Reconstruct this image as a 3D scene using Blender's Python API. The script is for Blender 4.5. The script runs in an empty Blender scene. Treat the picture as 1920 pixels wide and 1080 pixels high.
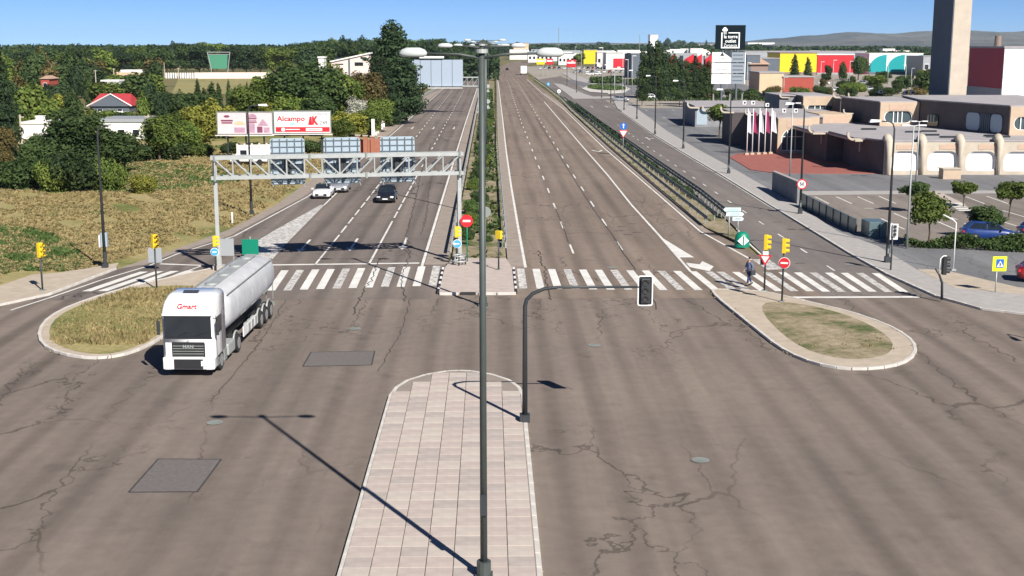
import bpy, bmesh, math, random
from mathutils import Vector, Matrix
from mathutils.geometry import tessellate_polygon
S = bpy.context.scene
R = math.radians
random.seed(7)
# ---------------------------------------------------------------- camera, sky, sun, exposure
F, H = 2385.0, 14.8
PITCH = math.atan(456 / F); YAW = math.atan(42 / F * math.cos(PITCH))
cam = bpy.data.cameras.new('camera'); cam.sensor_width = 36; cam.lens = F / 1920 * 36
cam.clip_start = .5; cam.clip_end = 30000
cob = bpy.data.objects.new('camera', cam); S.collection.objects.link(cob)
cob.location = (0, 0, H); cob.rotation_euler = (math.pi / 2 - PITCH, 0, -YAW); S.camera = cob
SUN = Vector((.62, -1.12, 1.0)).normalized()
W = bpy.data.worlds.new('World'); S.world = W; W.use_nodes = True
nt = W.node_tree; nt.nodes.clear()
sky = nt.nodes.new('ShaderNodeTexSky'); sky.sky_type = 'NISHITA'; sky.sun_disc = False
sky.sun_elevation = math.asin(SUN.z); sky.sun_rotation = math.atan2(SUN.x, SUN.y)
sky.altitude = 1500; sky.air_density = .42; sky.dust_density = 0; sky.ozone_density = 8.0
bg = nt.nodes.new('ShaderNodeBackground'); bg.inputs[1].default_value = .068
wo = nt.nodes.new('ShaderNodeOutputWorld')
nt.links.new(sky.outputs[0], bg.inputs[0]); nt.links.new(bg.outputs[0], wo.inputs[0])
sl = bpy.data.lights.new('sun', 'SUN'); sl.energy = 4.9; sl.angle = R(.5); sl.color = (1, .95, .87)
so = bpy.data.objects.new('sun', sl); S.collection.objects.link(so)
so.rotation_euler = SUN.to_track_quat('Z', 'Y').to_euler(); so.location = (30, -40, 60)
S.view_settings.view_transform = 'Standard'; S.view_settings.look = 'None'
S.view_settings.gamma = 1; S.view_settings.use_curve_mapping = False
S.view_settings.exposure = .6

# ---------------------------------------------------------------- helpers
def G(px, py, z=0.0):
    """point at height z seen at photograph pixel px,py"""
    x = (px - 960) / F; y = (540 - py) / F
    cy, sy, cp, sp = math.cos(YAW), math.sin(YAW), math.cos(PITCH), math.sin(PITCH)
    d = (x * cy + sy * cp + y * sy * sp, -x * sy + cy * cp + y * cy * sp, -sp + y * cp)
    t = (z - H) / d[2]
    return (d[0] * t, d[1] * t)
def GD(px, py, D):
    """point at forward distance D (world y) seen at pixel"""
    x = (px - 960) / F; y = (540 - py) / F
    cy, sy, cp, sp = math.cos(YAW), math.sin(YAW), math.cos(PITCH), math.sin(PITCH)
    d = (x * cy + sy * cp + y * sy * sp, -x * sy + cy * cp + y * cy * sp, -sp + y * cp)
    t = D / d[1]
    return (d[0] * t, D, H + d[2] * t)
def tag(o, label=None, cat=None, group=None, kind=None):
    if label: o['label'] = label
    if cat: o['category'] = cat
    if group: o['group'] = group
    if kind: o['kind'] = kind
    return o
def thing(name, label, cat, loc=(0, 0, 0), rotz=0, group=None):
    o = bpy.data.objects.new(name, None); S.collection.objects.link(o)
    o.location = (loc[0], loc[1], loc[2] if len(loc) > 2 else 0); o.rotation_euler = (0, 0, rotz); o.empty_display_size = .3
    return tag(o, label, cat, group)
def dup(root, loc, rotz=None, label=None, group=None, scale=None, mat=None):
    def cp(o, par):
        c = o.copy(); S.collection.objects.link(c); c.parent = par
        for ch in kids.get(o.name, []): cp(ch, c)
        return c
    kids = KIDS
    r = cp(root, None)
    r.location = (loc[0], loc[1], loc[2] if len(loc) > 2 else 0)
    if rotz is not None: r.rotation_euler = (0, 0, rotz)
    if scale is not None: r.scale = scale if hasattr(scale, '__len__') else (scale,) * 3
    if label: r['label'] = label
    if group: r['group'] = group
    return r
KIDS = {}
def link(name, me, par=None, mat=None):
    o = bpy.data.objects.new(name, me); S.collection.objects.link(o)
    if mat: me.materials.append(mat)
    if par:
        o.parent = par; KIDS.setdefault(par.name, []).append(o)
    return o
class MB:
    def __init__(s, M=None): s.v = []; s.f = []; s.M = M or Matrix.Identity(4)
    def add(s, vs, fs):
        n = len(s.v); s.v += [tuple(s.M @ Vector(p)) for p in vs]; s.f += [tuple(i + n for i in f) for f in fs]; return s
    def box(s, c, d, rz=0, rx=0, ry=0):
        x, y, z = d[0] / 2, d[1] / 2, d[2] / 2
        Q = Matrix.Translation(c) @ Matrix.Rotation(rz, 4, 'Z') @ Matrix.Rotation(ry, 4, 'Y') @ Matrix.Rotation(rx, 4, 'X')
        vs = [tuple(Q @ Vector((a * x, b * y, e * z))) for a in (-1, 1) for b in (-1, 1) for e in (-1, 1)]
        return s.add(vs, [(0, 1, 3, 2), (4, 6, 7, 5), (0, 4, 5, 1), (2, 3, 7, 6), (0, 2, 6, 4), (1, 5, 7, 3)])
    def b2(s, a, b):
        return s.box([(a[i] + b[i]) / 2 for i in range(3)], [abs(b[i] - a[i]) for i in range(3)])
    def tube(s, pts, r, n=8, cap=True):
        pts = [Vector(p) for p in pts]; m = len(pts)
        if not hasattr(r, '__len__'): r = [r] * m
        vs = []; fs = []; prev = None
        for i, p in enumerate(pts):
            d = (pts[min(i + 1, m - 1)] - pts[max(i - 1, 0)]).normalized()
            a = prev if prev else (Vector((0, 0, 1)) if abs(d.z) < .9 else Vector((1, 0, 0)))
            u = (a - d * a.dot(d)).normalized(); w = d.cross(u); prev = u
            vs += [tuple(p + (u * math.cos(2 * math.pi * k / n) + w * math.sin(2 * math.pi * k / n)) * r[i]) for k in range(n)]
        for i in range(m - 1):
            for k in range(n):
                fs.append((i * n + k, i * n + (k + 1) % n, (i + 1) * n + (k + 1) % n, (i + 1) * n + k))
        if cap: fs += [tuple(range(n - 1, -1, -1)), tuple((m - 1) * n + k for k in range(n))]
        return s.add(vs, fs)
    def disc(s, c, r, t, n=24, axis='Y', poly=None):
        """flat plate facing -axis; poly = 2D outline instead of a circle"""
        pl = poly or [(r * math.cos(2 * math.pi * k / n), r * math.sin(2 * math.pi * k / n)) for k in range(n)]
        n = len(pl); vs = []
        for e in (-t / 2, t / 2):
            for a, b in pl:
                vs.append((c[0] + a, c[1] + e, c[2] + b) if axis == 'Y' else ((c[0] + e, c[1] + a, c[2] + b) if axis == 'X' else (c[0] + a, c[1] + b, c[2] + e)))
        fs = [tuple(range(n)), tuple(range(2 * n - 1, n - 1, -1))] + [(k, k + n, (k + 1) % n + n, (k + 1) % n) for k in range(n)]
        return s.add(vs, fs)
    def panel(s, outer, holes, thick, org, ux, uz=(0, 0, 1)):
        """wall plate with holes; 2D (a,b) -> org + ux*a + uz*b, thickness along ux x uz"""
        ux = Vector(ux).normalized(); uz = Vector(uz).normalized(); nn = ux.cross(uz); org = Vector(org)
        loops = [outer] + list(holes); flat = [p for l in loops for p in l]; n = len(flat)
        tri = tessellate_polygon([[Vector((p[0], p[1], 0)) for p in l] for l in loops])
        vs = [tuple(org + ux * a + uz * b) for a, b in flat] + [tuple(org + ux * a + uz * b - nn * thick) for a, b in flat]
        fs = [tuple(t) for t in tri] + [tuple(i + n for i in reversed(t)) for t in tri]
        k0 = 0
        for l in loops:
            m = len(l)
            for k in range(m): fs.append((k0 + k, k0 + (k + 1) % m, k0 + (k + 1) % m + n, k0 + k + n))
            k0 += m
        return s.add(vs, fs)
    def prism(s, pts, z0, z1):
        n = len(pts); bot = [(p[0], p[1], z0) for p in pts]; top = [(p[0], p[1], z1) for p in pts]
        tri = tessellate_polygon([[Vector((p[0], p[1], 0)) for p in pts]])
        fs = [tuple(i + n for i in t) for t in tri] + [tuple(reversed(t)) for t in tri]
        fs += [(k, (k + 1) % n, (k + 1) % n + n, k + n) for k in range(n)]
        return s.add(bot + top, fs)
    def build(s, name, mat, par=None, smooth=False, world=False, bev=0, normals=True):
        vs = s.v
        if world and par:
            Q = (Matrix.Translation(par.location) @ Matrix.Rotation(par.rotation_euler[2], 4, 'Z'))
            q = par.parent
            if q: Q = (Matrix.Translation(q.location) @ Matrix.Rotation(q.rotation_euler[2], 4, 'Z')) @ Q
            Q = Q.inverted(); vs = [tuple(Q @ Vector(p)) for p in vs]
        me = bpy.data.meshes.new(name); me.from_pydata(vs, [], s.f); me.validate()
        if bev or normals:
            bm = bmesh.new(); bm.from_mesh(me)
            if normals: bmesh.ops.recalc_face_normals(bm, faces=bm.faces)
            if bev:
                bmesh.ops.bevel(bm, geom=bm.edges[:], offset=bev, segments=2, affect='EDGES', profile=.6, clamp_overlap=True)
            bm.to_mesh(me); bm.free()
        if smooth:
            for p in me.polygons: p.use_smooth = True
        return link(name, me, par, mat)
def rr(x0, z0, x1, z1, r, n=6, r2=None):
    """rounded rectangle outline; r top corners, r2 bottom corners"""
    r2 = r if r2 is None else r2; o = []
    for cx, cz, a0, q in ((x1, z1, 0, r), (x0, z1, 90, r), (x0, z0, 180, r2), (x1, z0, 270, r2)):
        ccx = cx - q if cx == x1 else cx + q; ccz = cz - q if cz == z1 else cz + q
        if q < .01: o.append((cx, cz)); continue
        for k in range(n + 1):
            a = R(a0 + 90 * k / n); o.append((ccx + q * math.cos(a), ccz + q * math.sin(a)))
    return o
# ---------------------------------------------------------------- materials
def N(nt, t, **k):
    n = nt.nodes.new('ShaderNode' + t)
    for a, b in k.items():
        if a in n.inputs: n.inputs[a].default_value = b
        else: setattr(n, a, b)
    return n
def mat(name, col, rough=.7, metal=0, var=.12, scale=3.0, bump=0, spec=.5, coat=0, stretch=None):
    m = bpy.data.materials.new(name); m.use_nodes = True; t = m.node_tree; L = t.links.new
    b = t.nodes['Principled BSDF']; b.inputs['Roughness'].default_value = rough; b.inputs['Metallic'].default_value = metal
    b.inputs['Specular IOR Level'].default_value = spec; b.inputs['Coat Weight'].default_value = coat
    tc = N(t, 'TexCoord'); src = tc.outputs['Object']
    if stretch:
        mp = N(t, 'Mapping'); mp.inputs['Scale'].default_value = stretch; L(src, mp.inputs[0]); src = mp.outputs[0]
    n = N(t, 'TexNoise', Scale=scale, Detail=5.0, Roughness=.6); L(src, n.inputs['Vector'])
    mr = N(t, 'MapRange'); mr.inputs[1].default_value = .25; mr.inputs[2].default_value = .75
    mr.inputs[3].default_value = 1 - var; mr.inputs[4].default_value = 1 + var; L(n.outputs[0], mr.inputs[0])
    mx = N(t, 'MixRGB', blend_type='MULTIPLY'); mx.inputs[0].default_value = 1; mx.inputs[1].default_value = (*col, 1)
    L(mr.outputs[0], mx.inputs[2]); L(mx.outputs[0], b.inputs['Base Color'])
    if bump:
        bp = N(t, 'Bump', Strength=bump, Distance=.02); L(n.outputs[0], bp.inputs['Height']); L(bp.outputs[0], b.inputs['Normal'])
    return m
def asphalt(name, c1, c2, crack=.5, tracks=None, seed=0.0):
    m = bpy.data.materials.new(name); m.use_nodes = True; t = m.node_tree; L = t.links.new
    b = t.nodes['Principled BSDF']; b.inputs['Roughness'].default_value = .85; b.inputs['Specular IOR Level'].default_value = .3
    tc = N(t, 'TexCoord')
    def noise(sc, det, stretch=(1, 1, 1), off=0):
        mp = N(t, 'Mapping'); mp.inputs['Scale'].default_value = stretch; mp.inputs['Location'].default_value = (seed + off, off, 0)
        L(tc.outputs['Object'], mp.inputs[0]); n = N(t, 'TexNoise', Scale=sc, Detail=det, Roughness=.6); L(mp.outputs[0], n.inputs['Vector']); return n.outputs[0]
    def rng(o, a, bb, c, d):
        r = N(t, 'MapRange'); [setattr(r.inputs[i], 'default_value', v) for i, v in zip((1, 2, 3, 4), (a, bb, c, d))]; L(o, r.inputs[0]); return r.outputs[0]
    def mul(col, fac):
        x = N(t, 'MixRGB', blend_type='MULTIPLY'); x.inputs[0].default_value = 1; L(col, x.inputs[1]); L(fac, x.inputs[2]); return x.outputs[0]
    mx = N(t, 'MixRGB'); mx.inputs[1].default_value = (*c1, 1); mx.inputs[2].default_value = (*c2, 1)
    L(rng(noise(.06, 5), .35, .65, 0, 1), mx.inputs[0]); col = mx.outputs[0]
    col = mul(col, rng(noise(.9, 4, (1, .035, 1), 11), .3, .7, .86, 1.12))      # long streaks along the carriageway
    col = mul(col, rng(noise(.35, 3, (1, .02, 1), 31), .35, .65, .9, 1.08))
    col = mul(col, rng(noise(30, 3, off=5), .25, .75, .86, 1.14))              # aggregate
    col = mul(col, rng(noise(1.6, 6, off=9), .28, .72, .9, 1.1))
    if tracks:
        sx = N(t, 'SeparateXYZ'); L(tc.outputs['Object'], sx.inputs[0])
        a = N(t, 'Math', operation='ADD'); a.inputs[1].default_value = tracks[0]; L(sx.outputs[0], a.inputs[0])
        d = N(t, 'Math', operation='MULTIPLY'); d.inputs[1].default_value = 4 * math.pi / tracks[1]; L(a.outputs[0], d.inputs[0])
        c = N(t, 'Math', operation='COSINE'); L(d.outputs[0], c.inputs[0])
        tr_ = rng(c.outputs[0], -.2, 1, 1.04, 1 - tracks[2])
        m3 = N(t, 'MixRGB'); m3.inputs[1].default_value = (1, 1, 1, 1); L(rng(noise(.12, 3, (1, .12, 1), 66), .35, .6, .25, 1), m3.inputs[0]); L(tr_, m3.inputs[2]); col = mul(col, m3.outputs[0])
        e = N(t, 'Math', operation='MULTIPLY'); e.inputs[1].default_value = 2 * math.pi / tracks[1]; L(a.outputs[0], e.inputs[0]); e2 = N(t, 'Math', operation='COSINE'); L(e.outputs[0], e2.inputs[0])
        m4 = N(t, 'MixRGB'); m4.inputs[1].default_value = (1, 1, 1, 1); L(rng(noise(.3, 4, (1, .1, 1), 96), .42, .62, 0, 1), m4.inputs[0]); L(rng(e2.outputs[0], -1, -.55, .84, 1), m4.inputs[2]); col = mul(col, m4.outputs[0])
    st = rng(noise(.5, 6, off=77), .60, .74, 1, .78); col = mul(col, st)            # oil / patch stains
    # cracks: edges of warped cells, only where a mask allows
    wv = N(t, 'TexNoise', Scale=.8, Detail=6.0); L(tc.outputs['Object'], wv.inputs['Vector'])
    ad = N(t, 'MixRGB', blend_type='ADD'); ad.inputs[0].default_value = 1.6; L(tc.outputs['Object'], ad.inputs[1]); L(wv.outputs[1], ad.inputs[2])
    mp = N(t, 'Mapping'); mp.inputs['Scale'].default_value = (.27, .075, 1); mp.inputs['Location'].default_value = (seed, 3, 0); L(ad.outputs[0], mp.inputs[0])
    vo = N(t, 'TexVoronoi', feature='DISTANCE_TO_EDGE', Scale=1.0); L(mp.outputs[0], vo.inputs['Vector'])
    cr = rng(vo.outputs['Distance'], .006, .014, 1 - crack, 1)
    msk = rng(noise(.05, 2, off=40), .47, .56, 0, 1)
    m2 = N(t, 'MixRGB'); m2.inputs[1].default_value = (1, 1, 1, 1); L(msk, m2.inputs[0]); L(cr, m2.inputs[2])
    col = mul(col, m2.outputs[0])
    L(col, b.inputs['Base Color'])
    bp = N(t, 'Bump', Strength=.25, Distance=.01); L(noise(40, 2), bp.inputs['Height']); L(bp.outputs[0], b.inputs['Normal'])
    return m
def wornpaint(name, col, thr):
    m = bpy.data.materials.new(name); m.use_nodes = True; t = m.node_tree; L = t.links.new; b = t.nodes['Principled BSDF']; b.inputs['Roughness'].default_value = .75
    tc = N(t, 'TexCoord'); n = N(t, 'TexNoise', Scale=3.0, Detail=9.0, Roughness=.75); L(tc.outputs['Object'], n.inputs['Vector'])
    r = N(t, 'MapRange'); [setattr(r.inputs[i], 'default_value', v) for i, v in zip((1, 2, 3, 4), (thr - .06, thr + .02, 0, .85))]; L(n.outputs[0], r.inputs[0])
    n2 = N(t, 'TexNoise', Scale=.8, Detail=5.0); L(tc.outputs['Object'], n2.inputs['Vector']); r2 = N(t, 'MapRange'); [setattr(r2.inputs[i], 'default_value', v) for i, v in zip((1, 2, 3, 4), (.3, .7, .78, 1.08))]; L(n2.outputs[0], r2.inputs[0])
    mu = N(t, 'MixRGB', blend_type='MULTIPLY'); mu.inputs[0].default_value = 1; mu.inputs[1].default_value = (*col, 1); L(r2.outputs[0], mu.inputs[2])
    mx = N(t, 'MixRGB'); L(r.outputs[0], mx.inputs[0]); L(mu.outputs[0], mx.inputs[1]); mx.inputs[2].default_value = (.16, .14, .13, 1); L(mx.outputs[0], b.inputs['Base Color']); return m
def patchy(name, cols, scale=.08, fine=2.5, rough=.95, bump=.4):
    """ground of mixed colours"""
    m = bpy.data.materials.new(name); m.use_nodes = True; t = m.node_tree; L = t.links.new
    b = t.nodes['Principled BSDF']; b.inputs['Roughness'].default_value = rough; b.inputs['Specular IOR Level'].default_value = .15
    tc = N(t, 'TexCoord'); n = N(t, 'TexNoise', Scale=scale, Detail=9.0, Roughness=.68); L(tc.outputs['Object'], n.inputs['Vector'])
    cr = N(t, 'ValToRGB'); e = cr.color_ramp.elements
    k = len(cols)
    for i, c in enumerate(cols):
        p = .3 + .4 * i / (k - 1)
        if i < 2: e[i].position = p; e[i].color = (*c, 1)
        else: x = e.new(p); x.color = (*c, 1)
    L(n.outputs[0], cr.inputs[0])
    n2 = N(t, 'TexNoise', Scale=fine, Detail=6.0, Roughness=.7); L(tc.outputs['Object'], n2.inputs['Vector'])
    mr = N(t, 'MapRange'); [setattr(mr.inputs[i], 'default_value', v) for i, v in zip((1, 2, 3, 4), (.28, .72, .7, 1.3))]; L(n2.outputs[0], mr.inputs[0])
    mx = N(t, 'MixRGB', blend_type='MULTIPLY'); mx.inputs[0].default_value = 1; L(cr.outputs[0], mx.inputs[1]); L(mr.outputs[0], mx.inputs[2])
    L(mx.outputs[0], b.inputs['Base Color'])
    bp = N(t, 'Bump', Strength=bump, Distance=.1); L(n2.outputs[0], bp.inputs['Height']); L(bp.outputs[0], b.inputs['Normal'])
    return m
def leafmat(name, c1, c2, tl=.22):
    m = bpy.data.materials.new(name); m.use_nodes = True; t = m.node_tree; L = t.links.new
    b = t.nodes['Principled BSDF']; b.inputs['Roughness'].default_value = .7; b.inputs['Specular IOR Level'].default_value = .25
    g = N(t, 'NewGeometry'); oi = N(t, 'ObjectInfo'); tc = N(t, 'TexCoord')
    n = N(t, 'TexNoise', Scale=.7, Detail=2.0); L(tc.outputs['Object'], n.inputs['Vector'])
    a = N(t, 'Math', operation='MULTIPLY'); a.inputs[1].default_value = .45; L(g.outputs['Random Per Island'], a.inputs[0])
    c = N(t, 'Math', operation='ADD'); L(a.outputs[0], c.inputs[0])
    d = N(t, 'MapRange'); [setattr(d.inputs[i], 'default_value', v) for i, v in zip((1, 2, 3, 4), (.3, .7, -.1, .6))]; L(n.outputs[0], d.inputs[0]); L(d.outputs[0], c.inputs[1])
    mx = N(t, 'MixRGB'); mx.inputs[1].default_value = (*c1, 1); mx.inputs[2].default_value = (*c2, 1); L(c.outputs[0], mx.inputs[0])
    hv = N(t, 'HueSaturation'); r2 = N(t, 'MapRange'); [setattr(r2.inputs[i], 'default_value', v) for i, v in zip((1, 2, 3, 4), (0, 1, .7, 1.3))]
    L(oi.outputs['Random'], r2.inputs[0]); L(r2.outputs[0], hv.inputs['Value']); L(mx.outputs[0], hv.inputs['Color'])
    L(hv.outputs[0], b.inputs['Base Color'])
    tr = N(t, 'BsdfTranslucent'); L(hv.outputs[0], tr.inputs[0]); ms = N(t, 'MixShader'); ms.inputs[0].default_value = tl
    L(b.outputs[0], ms.inputs[1]); L(tr.outputs[0], ms.inputs[2]); L(ms.outputs[0], t.nodes['Material Output'].inputs[0])
    return m
M = dict(
 asL=asphalt('asphalt_grey', (.165, .138, .122), (.2, .165, .142), .72, tracks=(4.7, 3.65, .2), seed=3),
 asR=asphalt('asphalt_brown', (.20, .158, .128), (.24, .188, .15), .5, tracks=(-2.4, 3.65, .15), seed=17),
 asS=asphalt('asphalt_service', (.165, .145, .135), (.19, .165, .15), .4, seed=29),
 asJ=asphalt('asphalt_junction', (.172, .142, .122), (.22, .178, .148), .45, tracks=(4.7, 3.65, .2), seed=51),
 asP=asphalt('asphalt_parking', (.19, .165, .145), (.23, .2, .175), .3, seed=61),
 asG=asphalt('asphalt_yard', (.16, .16, .17), (.2, .2, .205), .3, seed=71),
 shoulder=mat('worn_shoulder', (.30, .25, .21), .9, var=.2, scale=1.2, bump=.3),
 paint=wornpaint('road_paint', (.74, .72, .68), .655), paintw=wornpaint('worn_road_paint', (.62, .60, .57), .56),
 pave=mat('pavement_slabs', (.37, .35, .335), .9, var=.14, scale=2, bump=.2), paveb=mat('beige_pavement', (.44, .37, .29), .9, var=.16, scale=1.5, bump=.2),
 pavep=mat('pinkish_pavement', (.45, .38, .34), .9, var=.14, scale=2, bump=.2), kerb=mat('kerb_stone', (.55, .52, .48), .85, var=.15, scale=3),
 black=mat('matt_black', (.02, .02, .022), .6), dark=mat('dark_painted_steel', (.035, .04, .045), .5, var=.1), mgn=mat('grey_green_steel', (.075, .09, .085), .5, .2, var=.12), lampg=mat('lamp_cover_grey', (.5, .53, .52), .5, var=.05), tankg=mat('dull_tank_paint', (.47, .48, .5), .6, var=.14, scale=1.5), patch=mat('asphalt_patch', (.14, .125, .118), .9, var=.2, scale=6), seal=mat('bitumen_seal', (.055, .05, .048), .8, var=.3, scale=6), rubber=mat('tyre_rubber', (.02, .02, .02), .9),
 galv=mat('galvanised_steel', (.42, .44, .43), .55, .35, var=.12, scale=2), galvd=mat('aged_galvanised_steel', (.25, .27, .25), .7, .2, var=.25, scale=1),
 panel=mat('sign_back_aluminium', (.36, .44, .50), .55, .2, var=.06), rib=mat('sign_back_rib', (.13, .16, .18), .6, .2),
 yellow=mat('signal_yellow', (.72, .50, .02), .6, var=.16, scale=6), white=mat('white_painted_metal', (.8, .8, .79), .45, var=.05), whitev=mat('white_vehicle_paint', (.82, .82, .82), .3, var=.03, coat=.5),
 red=mat('sign_red', (.62, .02, .03), .45, var=.05), blue=mat('sign_blue', (.02, .12, .5), .45, var=.05), green=mat('sign_green', (.0, .2, .12), .45, var=.05),
 lens=mat('signal_lens', (.05, .05, .05), .2), glass=mat('dark_glass', (.016, .022, .030), .06, spec=1.0, var=.3, scale=1.5), glassb=mat('blue_grey_glass', (.06, .09, .1), .15, spec=.8, var=.05),
 conc=mat('beige_concrete', (.5, .385, .28), .85, var=.12, scale=.8, bump=.15), concw=mat('pale_concrete', (.48, .42, .34), .85, var=.15, scale=.7, bump=.15), concd=mat('grey_concrete', (.22, .22, .23), .85, var=.2, scale=.8),
 roof=mat('grey_roofing', (.35, .33, .34), .9, var=.15, scale=.5), wallb=mat('shutter_white', (.88, .88, .86), .6, var=.02),
 redpave=mat('red_paving', (.30, .10, .08), .9, var=.2, scale=1.2), silver=mat('silver_vehicle_paint', (.45, .47, .5), .3, .5, var=.03, coat=.4),
 blackcar=mat('black_vehicle_paint', (.012, .013, .016), .22, var=.03, coat=.6), bluecar=mat('blue_vehicle_paint', (.02, .05, .2), .28, var=.03, coat=.6),
 redcar=mat('red_vehicle_paint', (.3, .02, .02), .3, var=.03, coat=.5), lamp=mat('headlamp_glass', (.7, .72, .75), .1, var=0), plate=mat('number_plate', (.8, .8, .8), .4),
 bark=mat('bark', (.10, .075, .055), .95, var=.3, scale=4), brick=mat('orange_brick', (.33, .13, .08), .9, var=.15), brown=mat('brown_cladding', (.25, .18, .15), .8, var=.1),
 tile=mat('roof_tile_pale', (.42, .28, .2), .9, var=.2, scale=.8), redtile=mat('red_sheet_roof', (.4, .04, .05), .7, var=.1), whitewall=mat('white_render', (.8, .78, .74), .9, var=.06, scale=.6),
 cream=mat('cream_render', (.62, .46, .3), .9, var=.08, scale=.5), pinkwall=mat('pink_render', (.72, .6, .55), .9, var=.07, scale=.5), slate=mat('slate_cladding', (.10, .12, .15), .7, var=.1, scale=.4),
 mred=mat('mall_red', (.5, .008, .02), .6, var=.05), myel=mat('mall_yellow', (.72, .55, .008), .6, var=.04), mcyan=mat('mall_turquoise', (.0, .30, .32), .5, var=.05),
 terra=mat('terracotta_render', (.36, .07, .05), .85, var=.08, scale=.5), maroon=mat('maroon_cladding', (.35, .012, .035), .6, var=.06), mgrey=mat('grey_cladding', (.3, .32, .34), .6, var=.1, scale=.3),
 navy=mat('navy_board', (.004, .01, .016), .7, var=.05, spec=.1), concs=mat('dark_weathered_render', (.11, .092, .09), .9, var=.2, scale=.6), totem=mat('totem_white', (.85, .87, .85), .5, var=.03), totemg=mat('totem_grey', (.25, .29, .33), .5, var=.06), magenta=mat('magenta_flag', (.3, .03, .11), .8, var=.1), flagw=mat('white_flag', (.6, .6, .64), .8, var=.05),  # concs: darker brown-grey for the block walls, fronts stay beige
 skin=mat('skin', (.45, .27, .18), .6), jacket=mat('blue_grey_jacket', (.12, .15, .25), .9, var=.15, scale=12), jeans=mat('dark_blue_jeans', (.03, .05, .13), .9, var=.2, scale=12), hair=mat('dark_hair', (.02, .014, .01), .6),
 adpink=mat('poster_pink', (.75, .55, .56), .6, var=.05), adplum=mat('poster_plum', (.18, .05, .1), .6), admauve=mat('poster_mauve', (.42, .25, .33), .6, var=.2, scale=2), adteal=mat('poster_teal', (.2, .55, .55), .6), adgrey=mat('poster_grey', (.25, .25, .27), .6),
 lime=mat('fluorescent_yellow', (.75, .85, .02), .5, var=.04), glassg=mat('green_grey_screen', (.10, .15, .16), .3, var=.08, spec=.6),
)
M['grass'] = patchy('dry_grass_soil', [(.09, .115, .035), (.17, .18, .06), (.31, .265, .12), (.36, .29, .15), (.27, .185, .09)], .07, 3)
M['farm'] = patchy('farmland', [(.05, .07, .025), (.10, .11, .045), (.2, .17, .08), (.1, .11, .05), (.24, .2, .12)], .012, .3)
M['median'] = patchy('median_soil', [(.06, .09, .03), (.10, .12, .05), (.25, .21, .13), (.34, .28, .2), (.14, .15, .08)], .25, 3)
M['lawn'] = patchy('lawn', [(.05, .10, .015), (.09, .15, .02), (.12, .17, .03), (.08, .12, .02)], .3, 4)
M['sand'] = patchy('pale_yard', [(.25, .23, .2), (.3, .27, .23), (.36, .32, .27), (.28, .25, .22)], .1, 1.5, bump=.1)
M['lf_dark'] = leafmat('leaves_dark', (.018, .042, .014), (.085, .125, .035)); M['lf_mid'] = leafmat('leaves_green', (.045, .09, .016), (.2, .25, .05))
M['lf_yel'] = leafmat('leaves_yellow_green', (.11, .14, .02), (.42, .40, .07)); M['lf_brn'] = leafmat('leaves_brownish', (.07, .06, .022), (.2, .155, .055))
M['lf_pine'] = leafmat('leaves_pine', (.016, .040, .016), (.06, .095, .038)); M['lf_wht'] = leafmat('white_blossom', (.2, .22, .12), (.75, .74, .68))
M['lf_grs'] = leafmat('grass_blades', (.20, .17, .075), (.44, .35, .18), .45); M['lf_grn'] = leafmat('green_blades', (.04, .085, .02), (.11, .16, .045))
def text(name, s, size, mat_, par, loc, rot=(math.pi / 2, 0, 0), ext=.01, bold=0, width=None):
    c = bpy.data.curves.new(name, 'FONT'); c.body = s; c.size = size; c.extrude = ext; c.offset = bold * size; c.align_x = 'CENTER'; c.align_y = 'CENTER'; c.resolution_u = 2
    o = bpy.data.objects.new('tmp', c); S.collection.objects.link(o)
    bpy.context.view_layer.update()
    me = bpy.data.meshes.new_from_object(o.evaluated_get(bpy.context.evaluated_depsgraph_get()))
    bpy.data.objects.remove(o); me.name = name; me.materials.clear()
    if width:
        xs = [v.co.x for v in me.vertices]; k = width / (max(xs) - min(xs))
        for v in me.vertices: v.co.x *= k
    me.transform(Matrix.Translation(loc) @ Matrix.Rotation(rot[2], 4, 'Z') @ Matrix.Rotation(rot[0], 4, 'X'))
    return link(name, me, par, mat_)
def sheet(name, pts, z, m, thick=0, kind='structure', par=None):
    """flat (or kerbed, when thick) ground surface"""
    b = MB()
    if thick: b.prism(pts, z - thick, z)
    else:
        tri = tessellate_polygon([[Vector((p[0], p[1], 0)) for p in pts]])
        b.add([(p[0], p[1], z) for p in pts], [tuple(t) for t in tri])
    o = b.build(name, m, par)
    for p in o.data.polygons:
        if abs(p.normal.z) > .5 and p.normal.z < 0 and not thick: p.flip()
    if kind: o['kind'] = kind
    return o
def GP(l, z=0): return [G(x, y, z) for x, y in l]
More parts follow.
